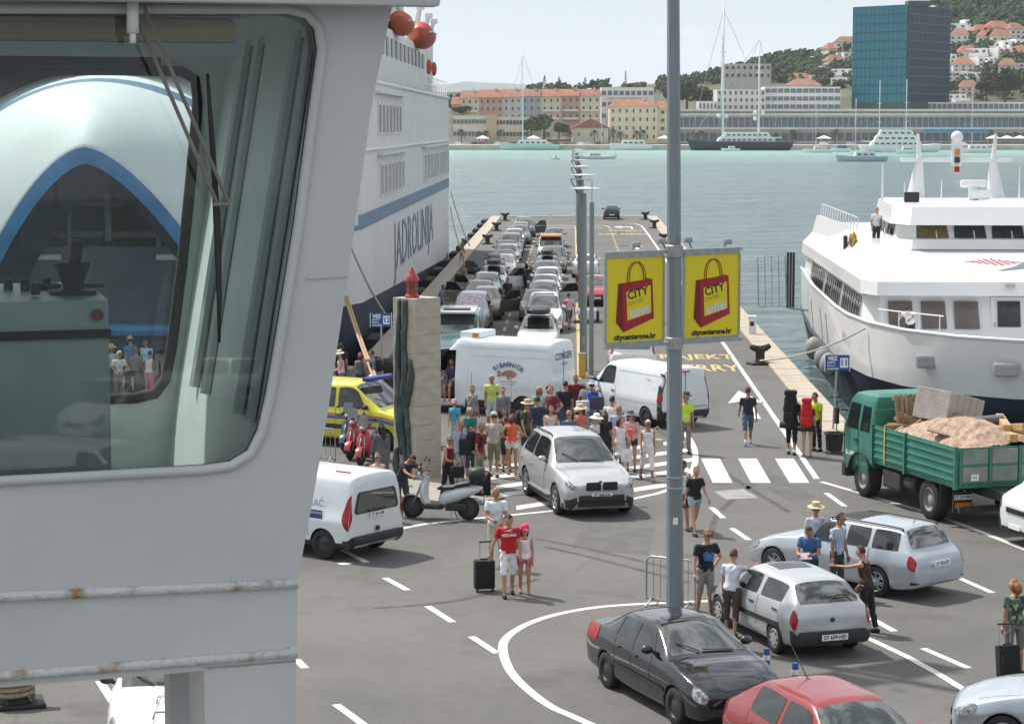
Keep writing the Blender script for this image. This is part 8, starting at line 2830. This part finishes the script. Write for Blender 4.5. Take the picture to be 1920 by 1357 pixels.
# trees
LEAF = pm('leaf_green', (.060, .095, .032), .85, 0, .5, .45)
LEAFD = pm('leaf_dark', (.026, .058, .020), .85, 0, .5, .45)
LEAFO = pm('leaf_olive', (.085, .105, .050), .85, 0, .5, .45)
BARK = pm('bark', (.10, .075, .055), .9, 0, .3, 2)
def crown_mesh(seed, n, sx, sz, shape='round', leaf=.16):
 """Many small leaf clumps spread through an uneven crown volume."""
 r = random.Random(seed)
 vs, fs = [], []
 lobes = [(r.uniform(-.55, .55), r.uniform(-.55, .55), r.uniform(-.3, .5), r.uniform(.35, .62)) for _ in range(9)]
 for i in range(n):
  if shape == 'round':
   lx, ly, lz, lr = lobes[i % 9]
   d = Vector((r.gauss(0, 1), r.gauss(0, 1), r.gauss(0, 1))).normalized() * lr * r.uniform(.55, 1.02) ** .6
   c = Vector((lx + d.x, ly + d.y, lz + d.z * .8))
  elif shape == 'cone':
   t = r.random() ** .7
   a = r.uniform(0, 6.28)
   rr = (1 - t) ** .8 * r.uniform(.5, 1) * (.9 if t > .08 else .6)
   c = Vector((rr * math.cos(a), rr * math.sin(a), t * 2 - 1))
  else:                                       # palm: arching fronds
   f = i % 15
   a = f * 2.4 + r.uniform(-.1, .1)
   t = r.random()
   el = .9 - .11 * f
   c = Vector((math.cos(a) * t, math.sin(a) * t, t * el - 1.1 * t * t))
  c = Vector((c.x * sx, c.y * sx, c.z * sz))
  q = Vector((r.gauss(0, 1), r.gauss(0, 1), r.gauss(0, 1))).normalized()
  u = q.orthogonal().normalized() * leaf * sx * r.uniform(.6, 1.4)
  v = q.cross(u).normalized() * leaf * sx * r.uniform(.5, 1.1)
  o_ = len(vs)
  vs += [c - u, c + v * .9, c + u, c - v * .8, c + q * leaf * sx * .5]
  fs += [(o_, o_ + 1, o_ + 4), (o_ + 1, o_ + 2, o_ + 4), (o_ + 2, o_ + 3, o_ + 4), (o_ + 3, o_, o_ + 4)]
 b_ = MB()
 b_.add(vs, fs)
 return b_
CROWNS = {}
for nm, m, sh_, n, sx, sz in (('broad', LEAF, 'round', 900, 1, .85), ('dark', LEAFD, 'round', 900, 1, .9), ('olive', LEAFO, 'round', 700, 1, .8), ('cypress', LEAFD, 'cone', 500, .28, 1), ('palm', LEAFO, 'palm', 420, 1, 1)):
 CROWNS[nm] = [crown_mesh(k * 7 + len(nm), n, sx, sz, sh_, .13 if sh_ != 'palm' else .10).mesh('crown', m) for k in range(2)]
TRK = MB().tube([(0, 0, 0), (.03, 0, .5), (0, .02, 1)], [.12, .09, .06], 7).mesh('trunk', BARK)
def tree(kind, x, ybase, ytop, dist=None, label='', grp=None, wpx=None):
 p = D(x, ybase, dist) if dist else terr_hit(x, ybase)
 h = (ybase - ytop) / FPX * p.y
 w = (wpx / FPX * p.y / 2) if wpx else h * .5
 o = thing({'cypress': 'cypress_tree', 'palm': 'palm_tree'}.get(kind, 'broadleaf_tree'), label, 'tree', p, random.uniform(0, 6), grp)
 if kind == 'palm':
  link('trunk', TRK, o, scale=(h * .25, h * .25, h * .78))
  link('crown', CROWNS[kind][0], o, (0, 0, h * .76), scale=(w, w, h * .42))
 elif kind == 'cypress':
  link('trunk', TRK, o, scale=(h * .3, h * .3, h * .3))
  link('crown', random.choice(CROWNS[kind]), o, (0, 0, h * .53), scale=(w / .28, w / .28, h * .50))
 else:
  link('trunk', TRK, o, scale=(h * .4, h * .4, h * .6))
  link('crown', random.choice(CROWNS[kind]), o, (0, 0, h * .60), scale=(w * .95, w * .8, h * .48))
 return o
for k, x, yb, yt, d_, l, w in [('broad', 1020, 262, 208, WD + 44, 'large round green tree on the waterfront beside the white yacht', 62), ('broad', 1048, 260, 226, WD + 42, 'lower bushy tree at the right foot of the large round tree', 48), ('broad', 996, 256, 222, WD + 46, 'leafy tree left of the large round tree', 40),
       ('dark', 868, 222, 198, WD + 90, 'dark bushy tree below the cream loggia house', 44), ('dark', 1288, 210, 148, WD + 150, 'big dark evergreen right of the banner pole', 62), ('dark', 1262, 206, 165, WD + 152, 'dark evergreen partly behind the banner pole', 40), ('dark', 1318, 208, 160, WD + 160, 'dark evergreen above the low beige block', 46),
       ('dark', 1885, 192, 128, WD + 150, 'big dark pine on the slope at the right border', 70), ('dark', 1850, 190, 150, WD + 145, 'smaller dark pine left of the big one at the right border', 46), ('cypress', 1173, 166, 134, WD + 330, 'tall pointed cypress above the white apartment block', 9), ('cypress', 1021, 170, 142, WD + 300, 'dark cypress left of the pair above the terrace roofs', 13),
       ('cypress', 1048, 170, 145, WD + 300, 'dark cypress right of the pair above the terrace roofs', 12), ('cypress', 1097, 168, 146, WD + 300, 'broad dark cypress above the pale yellow house', 12), ('dark', 1112, 168, 150, WD + 300, 'bushy dark tree beside the broad cypress', 18), ('dark', 1790, 44, 20, None, 'rounded dark tree on the ridge right of the tower', 40)]:
 tree(k, x, yb, yt, d_, l, None, w)
for i, x in enumerate((865, 899, 912, 939, 1027, 1068, 1115, 1150, 1163, 1194, 1206, 1300, 1316, 1486, 1566, 1753, 1804, 1856, 1905)):
 tree('palm', x, 268, 238 + (i * 5) % 7, WD + 38, 'palm tree on the far promenade, %s counting from the ferry side' % ORD[i], 'palms along the far promenade', 17)
for i, x in enumerate((1390, 1455, 1490, 1534, 1660)):
 tree('olive', x, 268, 248, WD + 36, 'small yellow-green tree before the hotel podium, %s counting from the pole' % ORD[i], 'young trees before the hotel podium', 13)
# the woods on the hill read as one mass
rw = random.Random(5)
wv, wf = [], []
base_me = [crown_mesh(40 + k, 26, 1, .9, 'round', .42) for k in range(4)]
areas = [((1440, 100, 1545, 158), 150), ((1300, 128, 1450, 160), 90), ((1760, -10, 1960, 62), 330), ((1225, 158, 1300, 172), 30), ((1000, 168, 1250, 176), 26), ((848, 196, 866, 212), 6), ((1700, 60, 1960, 190), 90), ((1490, 90, 1600, 170), 34), ((1330, 118, 1420, 130), 25)]
for (x0, y0, x1, y1), n in areas:
 for _ in range(n):
  x = rw.uniform(x0, x1)
  y = max(rw.uniform(y0, y1), sky_y(x) + 1.5)
  p = terr_hit(x, y)
  s_ = rw.uniform(3.0, 6.2)
  t = rw.choice(base_me)
  o_ = len(wv)
  wv += [(p.x + v[0] * s_, p.y + v[1] * s_, p.z + s_ * .7 + v[2] * s_) for v in t.v]
  wf += [tuple(i + o_ for i in f) for f in t.f]
q = MB()
q.v, q.f, q.m = wv, wf, [0] * len(wf)
wd = q.build('hill_woods', pm('wood_green', (.034, .068, .024), .9, 0, .6, .12), fix=False)
wd['kind'] = 'stuff'
wd['label'] = 'dark green pine woods covering the hill'
# ------------------------------------------------------------------ boats
def sailboat(label, x0, x1, ywl, hull_m, freeb, masts, name='sailing_yacht', cat_='yacht', cabin=.5, group=None, decks=1, bow_right=False, white=SHIPW, wires=True):
 d_ = (CAM_H - SEA_Z) * FPX / (ywl - HOR)
 s_ = d_ / FPX
 L = (x1 - x0) * s_
 o = thing(name, label, cat_, (( (x0 + x1) / 2 - 960) * s_, d_, SEA_Z), 0, group)
 f = freeb * s_
 sg = 1 if bow_right else -1
 bm_ = L * .11 + .5
 pr = []
 for t in np.linspace(-1, 1, 13):                 # t=+1 is the bow
  w = bm_ * (1 - max(0, t) ** 2.2) * (1 if t > -.8 else .86)
  pr.append((t, max(w, .02)))
 rings = []
 for z, k, ov in ((-.6, .55, .90), (.02, .82, .93), (f * .6, .97, .98), (f, 1, 1.0)):
  rings.append([(sg * t * L / 2 * (ov if t > 0 else ov * .99), -w * k, z + (max(0, t) ** 2) * f * .25 * (z > 0)) for t, w in pr] + [(sg * t * L / 2 * (ov if t > 0 else ov * .99), w * k, z + (max(0, t) ** 2) * f * .25 * (z > 0)) for t, w in pr[::-1]])
 MB().rings(rings).build('hull', hull_m, o, smooth=True, angle=40)
 for dk in range(decks):
  zz = f + dk * 2.2
  lc, h = L * (cabin - .10 * dk), min(2.2, f * .55 + .5)
  q = MB()
  q.rings([[(sg * (a * lc / 2 - L * .06) , b_ * bm_ * (.62 - .08 * dk), zz + zz2) for a, b_ in ((-k1, -1), (k1, -1), (k1, 1), (-k1, 1))] for zz2, k1 in ((-.1, 1), (h * .6, .96), (h, .86))])
  c = q.build('cabin', white, o)
  n = max(3, int(lc / 2.6))
  for i in range(n):
   link('window', unit_box(WIN), c, (sg * (-lc * .44 + lc * .88 * (i + .5) / n - L * .06), -bm_ * (.61 - .08 * dk), zz + h * .38), scale=(lc / n * .55, .12, h * .34))
 for (mx, yt, r_) in masts:
  X = (mx - (x0 + x1) / 2) * s_
  H = (ywl - yt) * s_
  ms = MB().tube([(X, 0, f * .8), (X, 0, H)], [r_, r_ * .55], 8).build('mast', white, o, smooth=True)
  for fr in (.42, .68):
   MB().tube([(X - L * .030, 0, H * fr), (X + L * .030, 0, H * fr)], r_ * .4, 5).build('spreader', white, ms)
  MB().tube([(X, 0, f + 1.6), (X - sg * L * .22, 0, f + 1.8)], [r_ * .9, r_ * .6], 6).build('boom', white, ms)
  if wires:
   for ex in (sg * L * .48, -sg * L * .40, sg * L * .20):
    MB().tube([(X, 0, H * .97), (ex if abs(ex - X) < L * .75 else X + math.copysign(L * .4, ex), 0, f)], .04 + r_ * .10, 4).build('stay', STEEL, ms)
 return o
NAVYH = pm('yacht_navy', (.012, .018, .040), .25, 0, .1, .5)
PALEH = pm('hull_pale_green', (.46, .58, .54), .35, 0, .06, .4, dirt=.1)
bigy = sailboat('large dark blue two-masted yacht moored at the far quay', 1286, 1484, 281.6, NAVYH, 16, ((1353, 15, .6), (1420, 70, .5)), cabin=.55, decks=2)
for (x, y) in ((1345, 218), (1359, 218), (1413, 212), (1427, 212), (1413, 223)):
 s_ = bigy.location.y / FPX
 MB().ball(((x - 1385) * s_, -.6, (281.6 - y) * s_), .95, 10, 7).build('radar_dome', SHIPW, bigy, smooth=True)
MB().prism([((1474 - 1385) * s_, -.2, 16 * s_), ((1484 - 1385) * s_, -.2, 10 * s_), ((1482 - 1385) * s_, -.2, 4 * s_), ((1475 - 1385) * s_, -.2, 6 * s_)], (0, .1, 0)).build('ensign', pm('flag_red', (.42, .03, .04), .7), bigy)
sailboat('long pale green single-masted yacht at the far quay before the terrace', 934, 1050, 281.2, PALEH, 11, ((980, 100, .30),), cabin=.5)
sailboat('white motor yacht with dark windows moored below the palace', 1141, 1222, 281.5, SHIPW, 11, (), 'motor_yacht', 'yacht', .55, bow_right=False)
sailboat('small white sailing boat crossing in front of the far quay', 1082, 1156, 298, SHIPW, 6, ((1127, 195, .10),), cabin=.3, bow_right=True)
sailboat('pale blue-grey sailing boat heading across before the glass tower', 1564, 1662, 302.5, pm('hull_pale_blue', (.40, .50, .55), .35), 10, ((1601, 186, .16),), cabin=.4, bow_right=False)
sailboat('white excursion ship with two tall masts under the glass tower', 1608, 1762, 285.5, SHIPW, 13, ((1645, 152, .22), (1695, 150, .22)), 'excursion_ship', 'ship', .62, decks=3, bow_right=True, wires=False)
sailboat('low white sailing boat between dark yacht and excursion ship', 1503, 1560, 286, SHIPW, 6, ((1527, 190, .12),), cabin=.4)
sailboat('white catamaran sailboat moored behind the radar mast', 1793, 1858, 286.5, SHIPW, 8, ((1818, 165, .13),), cabin=.55)
sailboat('white motorboat between the excursion ship and the sailboat', 1676, 1716, 288, SHIPW, 7, (), 'motor_boat', 'boat', .5)
sailboat('pale motorboat with blue canopy left of the excursion ship', 1555, 1592, 285, SHIPW, 7, (), 'motor_boat', 'boat', .5, white=pm('canopy_blue', (.06, .16, .36), .7))
sailboat('grey rubber dinghy close under the dark two-masted yacht', 1350, 1386, 283, SHIPW, 4.5, (), 'dinghy', 'boat', .35)
sailboat('tiny white dinghy lying off the far quay', 1033, 1050, 299, SHIPW, 3.0, (), 'dinghy', 'boat', .3)
# awnings and parked cars on the far promenade
AWX = (1862, 1888, 1912, 1000, 1420, 1545, 905, 1245)
for i, x in enumerate(AWX):
 p = D(x, 268, WD + 30)
 o = thing('promenade_awning', 'white awning on thin posts on the far promenade, %s from the ferry side' % ORD[sorted(AWX).index(x)], 'awning', (p.x, p.y, .6), 0, 'awnings on the far promenade')
 MB().rings([[(-3.4, -2.5, 2.9), (3.4, -2.5, 2.9), (3.4, 2.5, 2.9), (-3.4, 2.5, 2.9)], [(-.3, -.3, 4.3), (.3, -.3, 4.3), (.3, .3, 4.3), (-.3, .3, 4.3)]]).build('canopy', WALLS['white'], o)
 for sx in (-1, 1):
  for sy in (-1, 1):
   MB().cyl((3.2 * sx, 2.3 * sy, 0), (3.2 * sx, 2.3 * sy, 2.95), .07, n=5).build('post', STEEL, o)
cm = [MB().rings([[(-2.1, y, .3), (2.1, y, .3), (2.1, y, .85), (1.2, y * .9, .9), (.8, y * .8, 1.42), (-.9, y * .8, 1.42), (-1.6, y * .9, .95), (-2.1, y, .85)] for y in (-.85, .85)]).mesh('far_car', m) for m in (CARWHITE, QP, PAL['dark'], PAL['red'], PAL['blue'])]
for i in range(26):
 x = 858 + i * 15.5 + random.uniform(-4, 4) if i < 18 else 1440 + (i - 18) * 52
 p = D(x, 270, WD + 16)
 tag(link('far_car', cm[i % 5], None, (p.x, p.y, .6), random.uniform(-.1, .1)), '%s car parked on the far quay, %s in the row from the ferry side' % (('white', 'silver', 'black', 'red', 'blue')[i % 5], ORD[i]), 'car', 'cars parked on the far quay')
# ------------------------------------------------------------------ bridge wing of the ferry we stand on
T_, IN_ = Vector((.95, .3122, 0)).normalized(), Vector((-.3122, .95, 0)).normalized()
PW0 = D(0, 600, 5.8)
def Wp_(x, y, c=0.0):
 """Point on the wing's outer wall (c metres further in) seen at picture point x, y."""
 d = ray(x, y)
 p0 = PW0 + IN_ * c
 C = Vector((0, 0, CAM_H))
 return C + d * ((p0 - C).dot(IN_) / d.dot(IN_))
WO = Wp_(558, 1092)
WMI = Matrix(((T_.x, IN_.x, 0), (T_.y, IN_.y, 0), (0, 0, 1))).transposed()
def wl(x, y, c=0.0):
 """The same in the wing's own frame: X along the wall, Y inwards, Z up."""
 return WMI @ (Wp_(x, y, c) - WO)
wing = thing('bridge_wing', 'grey-white steel bridge wing with big slanted window filling the near foreground', 'ship bridge', WO, math.atan2(T_.y, T_.x))
def wing_mat():
 m, nt, bs = nodes('wing_paint')
 tc = N(nt, 'ShaderNodeTexCoord').outputs['Object']
 n1 = N(nt, 'ShaderNodeTexNoise', Scale=2.2, Detail=6.0)
 n2 = N(nt, 'ShaderNodeTexNoise', Scale=9.0, Detail=7.0, Roughness=.65)
 mp = N(nt, 'ShaderNodeMapping')
 mp.inputs['Scale'].default_value = (1.6, 1, .45)
 nt.links.new(tc, mp.inputs[0])
 nt.links.new(tc, n1.inputs['Vector'])
 nt.links.new(mp.outputs[0], n2.inputs['Vector'])
 c = ramp(nt, n1.outputs['Fac'], [(.3, (.50, .515, .52)), (.7, (.575, .585, .585))])
 c = mixc(nt, ramp(nt, n2.outputs['Fac'], [(.70, (0, 0, 0)), (.80, (.7, .7, .7))]), c, (.40, .26, .13))
 nt.links.new(c, bs.inputs['Base Color'])
 bs.inputs['Roughness'].default_value = .42
 n3 = N(nt, 'ShaderNodeTexNoise', Scale=14.0, Detail=5.0)
 n4 = N(nt, 'ShaderNodeTexNoise', Scale=2.5, Detail=2.0)
 nt.links.new(tc, n3.inputs['Vector'])
 nt.links.new(tc, n4.inputs['Vector'])
 ad = N(nt, 'ShaderNodeMath', operation='MULTIPLY_ADD')
 nt.links.new(n4.outputs['Fac'], ad.inputs[0])
 ad.inputs[1].default_value = 2.0
 nt.links.new(n3.outputs['Fac'], ad.inputs[2])
 bp = N(nt, 'ShaderNodeBump', Strength=.25, Distance=.012)
 nt.links.new(ad.outputs[0], bp.inputs['Height'])
 nt.links.new(bp.outputs[0], bs.inputs['Normal'])
 return m
WPM = wing_mat()
RUST = pm('rusty_weld', (.52, .50, .46), .6, 0, .25, 9, bump=.7, bscale=40)
_rb = RUST.node_tree.nodes
for _n in _rb:
 if _n.type == 'VALTORGB':
  _n.color_ramp.elements[0].color = (.34, .19, .08, 1)
  _n.color_ramp.elements[0].position = .34
  _n.color_ramp.elements[1].color = (.60, .61, .60, 1)
  _n.color_ramp.elements[1].position = .44
INNER = pm('wing_inside', (.74, .80, .76), .55, 0, .06, 3, dirt=.15)
GASK = pm('gasket', (.035, .030, .026), .8, 0, .3, 12)
def pane_mat(name, tint, gl):
 m = bpy.data.materials.new(name)
 m.use_nodes = True
 nt = m.node_tree
 nt.nodes.remove(nt.nodes['Principled BSDF'])
 tr = N(nt, 'ShaderNodeBsdfTransparent')
 tr.inputs[0].default_value = (*tint, 1)
 go = N(nt, 'ShaderNodeBsdfGlossy')
 go.inputs['Roughness'].default_value = .015
 df = N(nt, 'ShaderNodeBsdfDiffuse')
 df.inputs[0].default_value = (.5, .5, .47, 1)
 tc = N(nt, 'ShaderNodeTexCoord').outputs['Object']
 nz = N(nt, 'ShaderNodeTexNoise', Scale=3.0, Detail=8.0)
 nt.links.new(tc, nz.inputs['Vector'])
 fr = N(nt, 'ShaderNodeFresnel', IOR=gl)
 m1 = N(nt, 'ShaderNodeMixShader')
 m2 = N(nt, 'ShaderNodeMixShader')
 nt.links.new(fr.outputs[0], m1.inputs[0])
 nt.links.new(tr.outputs[0], m1.inputs[1])
 nt.links.new(go.outputs[0], m1.inputs[2])
 dirt = ramp(nt, nz.outputs['Fac'], [(.4, (.012, .012, .012)), (.75, (.07, .07, .07))])
 nt.links.new(dirt, m2.inputs[0])
 nt.links.new(m1.outputs[0], m2.inputs[1])
 nt.links.new(df.outputs[0], m2.inputs[2])
 nt.links.new(m2.outputs[0], nt.nodes['Material Output'].inputs[0])
 return m
PANE = pane_mat('wing_glass', (.78, .87, .87), 1.55)
PANE2 = pane_mat('far_pane_glass', (.90, .95, .93), 1.4)
inner = [(-1500, 12), (100, 17), (400, 18), (540, 18), (575, 27), (597, 52), (603, 95), (590, 190), (560, 420), (531, 600), (507, 740), (491, 808), (470, 850), (432, 873), (380, 880), (200, 890), (-1500, 983)]
outer = [(-1500, -96), (100, -90), (400, -90), (600, -90), (690, -90), (752, -90), (735, 15), (700, 180), (664, 430), (640, 600), (615, 770), (600, 860), (585, 945), (572, 1012), (558, 1092), (300, 1104), (-1500, 1186)]
IL, OL = [wl(*p) for p in inner], [wl(*p) for p in outer]
UP = Vector((0, 1, 0))
b = MB()
b.grid([IL, OL])
b.grid([IL, [p + UP * .09 for p in IL]])
b.grid([[p + UP * .09 for p in IL], [p + UP * .09 for p in OL[:-2]] + [OL[-2] + UP * .09, OL[-1] + UP * .09]])
b.grid([OL[5:15], [p + UP * 1.8 for p in OL[5:15]]])
b.build('outer_wall', WPM, wing)
b = MB()
b.tube([p + UP * -.004 for p in IL], .015, 6)
b.build('window_trim', WPM, wing, smooth=True)
b = MB()
b.tube([p + UP * .03 + Vector((0, 0, 0)) for p in IL], .011, 6)
b.build('window_gasket', GASK, wing, smooth=True)
b = MB()
b.sheet([p + UP * .045 for p in IL])
b.build('front_pane', PANE, wing)
L1 = [wl(x, y) for x, y in ((558, 1092), (300, 1104), (-1500, 1186))]
L2 = [wl(x, y) for x, y in ((556, 1222), (300, 1242), (-1500, 1387))]
L3 = [wl(x, y) for x, y in ((555, 1240), (300, 1264), (-1500, 1409))]
b = MB()
b.grid([L1, L2])
b.grid([L2, L3])
b.grid([L3, [p + UP * .30 + Vector((0, 0, .05)) for p in L3]])
b.grid([[L1[0], L2[0], L3[0]], [p + UP * .9 for p in (L1[0], L2[0], L3[0])]])
b.build('lower_wall', WPM, wing)
for L in (L1, L2):
 b = MB()
 b.tube([p - UP * .006 for p in L], .014, 6)
 b.build('weld_strip', RUST, wing, smooth=True)
b = MB()
b.tube([wl(652, 517) - UP * .002, wl(575, 522) - UP * .002], .0035, 5)
b.build('plate_seam', WPM, wing)
b = MB()
a0, a1 = wl(383, 1250), wl(555, 1240)
b.box(((a0.x + a1.x) / 2, .12, a0.z - 1.5), (a1.x - a0.x, .24, 3.0))
b.build('wing_pillar', WPM, wing)
b = MB()
a0, a1 = wl(318, 1262, .55), wl(392, 1258, .55)
b.box(((a0.x + a1.x) / 2, .60, a0.z - 1.4), (a1.x - a0.x, .1, 3.0))
b.build('wing_pillar', WPM, wing)
rz_ = wl(770, -14, -.1)
b = MB()
b.box((rz_.x - 2.1 + .02, .85, rz_.z + .05), (4.2, 1.95, .10))
b.rbox((rz_.x - 2.1 + .05, -.13, rz_.z + .03), (4.24, .05, .14), .015)
b.build('roof_edge', WPM, wing)
# inside: end wall with two windows, far wall, ceiling, floor
def edge(z):
 zs = [p.z for p in OL[5:15]][::-1]
 xs = [p.x for p in OL[5:15]][::-1]
 return float(np.interp(z, zs, xs)) - .05
zb_, zt_ = wl(491, 830).z, wl(600, 40).z
b = MB()
def epanel(c0, c1, z0, z1, t=.05):
 b.prism([(edge(z0), c0, z0), (edge(z0), c1, z0), (edge(z1), c1, z1), (edge(z1), c0, z1)], (-t, 0, 0))
epanel(.09, 1.75, -.08, zb_)
epanel(.09, 1.75, zt_ - .02, zt_ + .25)
for c0, c1 in ((.09, .40), (.66, 1.12), (1.40, 1.75)):
 epanel(c0, c1, zb_, zt_)
for c in (.44, .62, 1.16, 1.36):
 b.tube([(edge(zb_) - .06, c, zb_), (edge(zt_) - .06, c, zt_)], .018, 6)
b.build('end_wall', INNER, wing)
for c0, c1 in ((.40, .66), (1.12, 1.40)):
 q = MB()
 q.tube([(edge(zb_) - .03, c0 + .03, zb_ + .02), (edge(zb_) - .03, c1 - .03, zb_ + .02), (edge(zt_) - .03, c1 - .03, zt_ - .04), (edge(zt_) - .03, c0 + .03, zt_ - .04), (edge(zb_) - .03, c0 + .03, zb_ + .02)], .008, 6)
 w = q.build('side_window_frame', GASK, wing)
 q = MB()
 q.sheet([(edge(zb_) - .025, c0, zb_), (edge(zb_) - .025, c1, zb_), (edge(zt_) - .025, c1, zt_), (edge(zt_) - .025, c0, zt_)])
 q.build('side_pane', PANE2, w)
C2 = 1.72
fi = [(-1600, 126), (200, 132), (340, 134), (366, 150), (371, 190), (358, 330), (341, 500), (322, 650), (310, 712), (290, 738), (255, 746), (150, 750), (-1600, 817)]
fo = [(-1600, -60), (200, -60), (340, -60), (470, -60), (455, 120), (436, 330), (415, 500), (398, 650), (392, 720), (386, 800), (384, 960), (150, 960), (-1600, 960)]
FI, FO = [wl(*p, C2) for p in fi], [wl(*p, C2) for p in fo]
b = MB()
b.grid([FI, FO])
b.grid([FI, [p + UP * .07 for p in FI]])
b.build('far_wall', INNER, wing)
b = MB()
b.tube([p + UP * .0 for p in FI], .020, 6)
b.build('far_gasket', GASK, wing, smooth=True)
b = MB()
b.sheet([p + UP * .05 for p in FI])
b.build('far_pane', PANE2, wing)
b = MB()
b.box((-2.1, .9, zt_ + .17), (4.6, 1.75, .04))
b.build('ceiling', INNER, wing)
b = MB()
b.box((-2.25, .9, -.05), (4.5, 1.72, .06))
b.build('floor', pm('deck_floor', (.06, .07, .065), .7, 0, .2, 3), wing)
b = MB()
p0 = wl(437, 36, .30)
p1 = wl(437, 84, .30)
b.rbox((p0.x - 1.0, .30, (p0.z + p1.z) / 2), (2.0, .08, p0.z - p1.z), .02)
bl = b.build('blind_roll', pm('blind_cloth', (.72, .54, .30), .8, 0, .35, 3, stretch=(.5, 1, 6)), wing)
b = MB()
b.box((p0.x - 1.0, .27, p1.z - .016), (2.02, .03, .035))
b.box((p0.x - 1.0, .27, p0.z + .008), (2.02, .03, .016))
b.build('blind_rail', WPM, bl)
b = MB()
p2, p3 = wl(300, 108, .5), wl(300, 128, .5)
b.box((p2.x - .9, .5, (p2.z + p3.z) / 2), (1.8, .03, p2.z - p3.z))
b.build('reflection_strip', GASK, wing)  # solid dark bar standing in for a dark reflection in the glass
# control console with levers
c0 = wl(203, 562, .62)
c1 = wl(150, 512, 1.05)
b = MB()
zc_ = c0.z
CONS = pm('console_green', (.48, .53, .50), .45, 0, .06, 4)
b.prism([(c0.x, .62, -.03), (c0.x, 1.12, -.03), (c0.x, 1.12, zc_ + .02), (c0.x, .62, zc_)], (-3.2, 0, 0))
con_ = b.build('console', CONS, wing)
b = MB()
b.prism([(c0.x + .004, .60, zc_ - .11), (c0.x + .004, 1.13, zc_ - .11), (c0.x + .004, 1.13, zc_ - .085), (c0.x + .004, .60, zc_ - .085)], (-3.2, 0, 0))
b.build('console_trim', GASK, con_)
lv = wl(137, 548, .80)
b = MB()
b.lathe([(.075, 0), (.072, .006), (.03, .01), (.034, .03), (.055, .085), (.052, .09), (.02, .085)], (lv.x, .80, zc_ + .012), 18)
b.tube([(lv.x, .80, zc_ + .06), (lv.x + .016, .80, zc_ + .165)], [.017, .021], 10)
b.build('engine_lever', INK, con_, smooth=True, angle=50)
for x, y in ((50, 530), (95, 520), (60, 555), (20, 525)):
 k = wl(x, y, .85)
 MB().cyl((k.x, .72 + (560 - y) * .006, zc_ + .01), (k.x, .72 + (560 - y) * .006, zc_ + .045), .014, n=10).build('knob', INK, con_, smooth=True, angle=50)
for x, y in ((85, 535), (165, 530)):
 k = wl(x, y, .9)
 MB().rbox((k.x, .95, zc_ + .022), (.10, .09, .012), .004).build('button_panel', GASK, con_)
k = wl(182, 590, .61)
MB().cyl((k.x, .615, k.z), (k.x, .600, k.z), .018, n=12).build('indicator', LAMPR, con_)
# wiper with twin arms on the outside
b = MB()
b.tube([wl(249, -10, -.06), wl(249, 62, -.06)], .016, 10)
b.tube([wl(249, 62, -.06), wl(249, 82, -.06)], .009, 8)
b.build('wiper_motor', WHITE, wing, smooth=True)
ARM = pm('wiper_arm', (.20, .18, .16), .5, .4, .25, 9)
for p0, p1 in (((236, -14), (409, 386)), ((262, -4), (430, 383))):
 MB().tube([wl(*p0, -.05), wl(*p1, -.04)], .0055, 6).build('wiper_arm', ARM, wing)
b = MB()
b.tube([wl(400, 384, -.05), wl(430, 384, -.045)], .006, 6)
b.build('wiper_link', ARM, wing)
b = MB()
b.tube([wl(*p, -.025) for p in ((389, 138), (396, 240), (402, 330), (406, 400), (409, 480), (411, 560), (411, 642))], [.004, .007, .008, .010, .009, .007, .004], 6)
b.build('wiper_blade', INK, wing, smooth=True)
# a single corner angle with rust
b = MB()
k = wl(549, 1217)
b.rbox((k.x, -.004, k.z), (.022, .012, .022), .004)
b.build('corner_clip', RUST, wing)
# vehicles standing on the quay behind the viewer, mirrored faintly in the bridge window
for src, x, y, a, l in ((tra, 27, -50, 1.2, 'white panel van on the quay mirrored in the bridge window'), (vito, 20, -38, -.5, 'white delivery van on the quay mirrored low in the bridge window'), (suv, 33, -56, 2.2, 'silver off-road car on the quay mirrored in the bridge window')):
 dup(src, (x, y, 0), a, l)
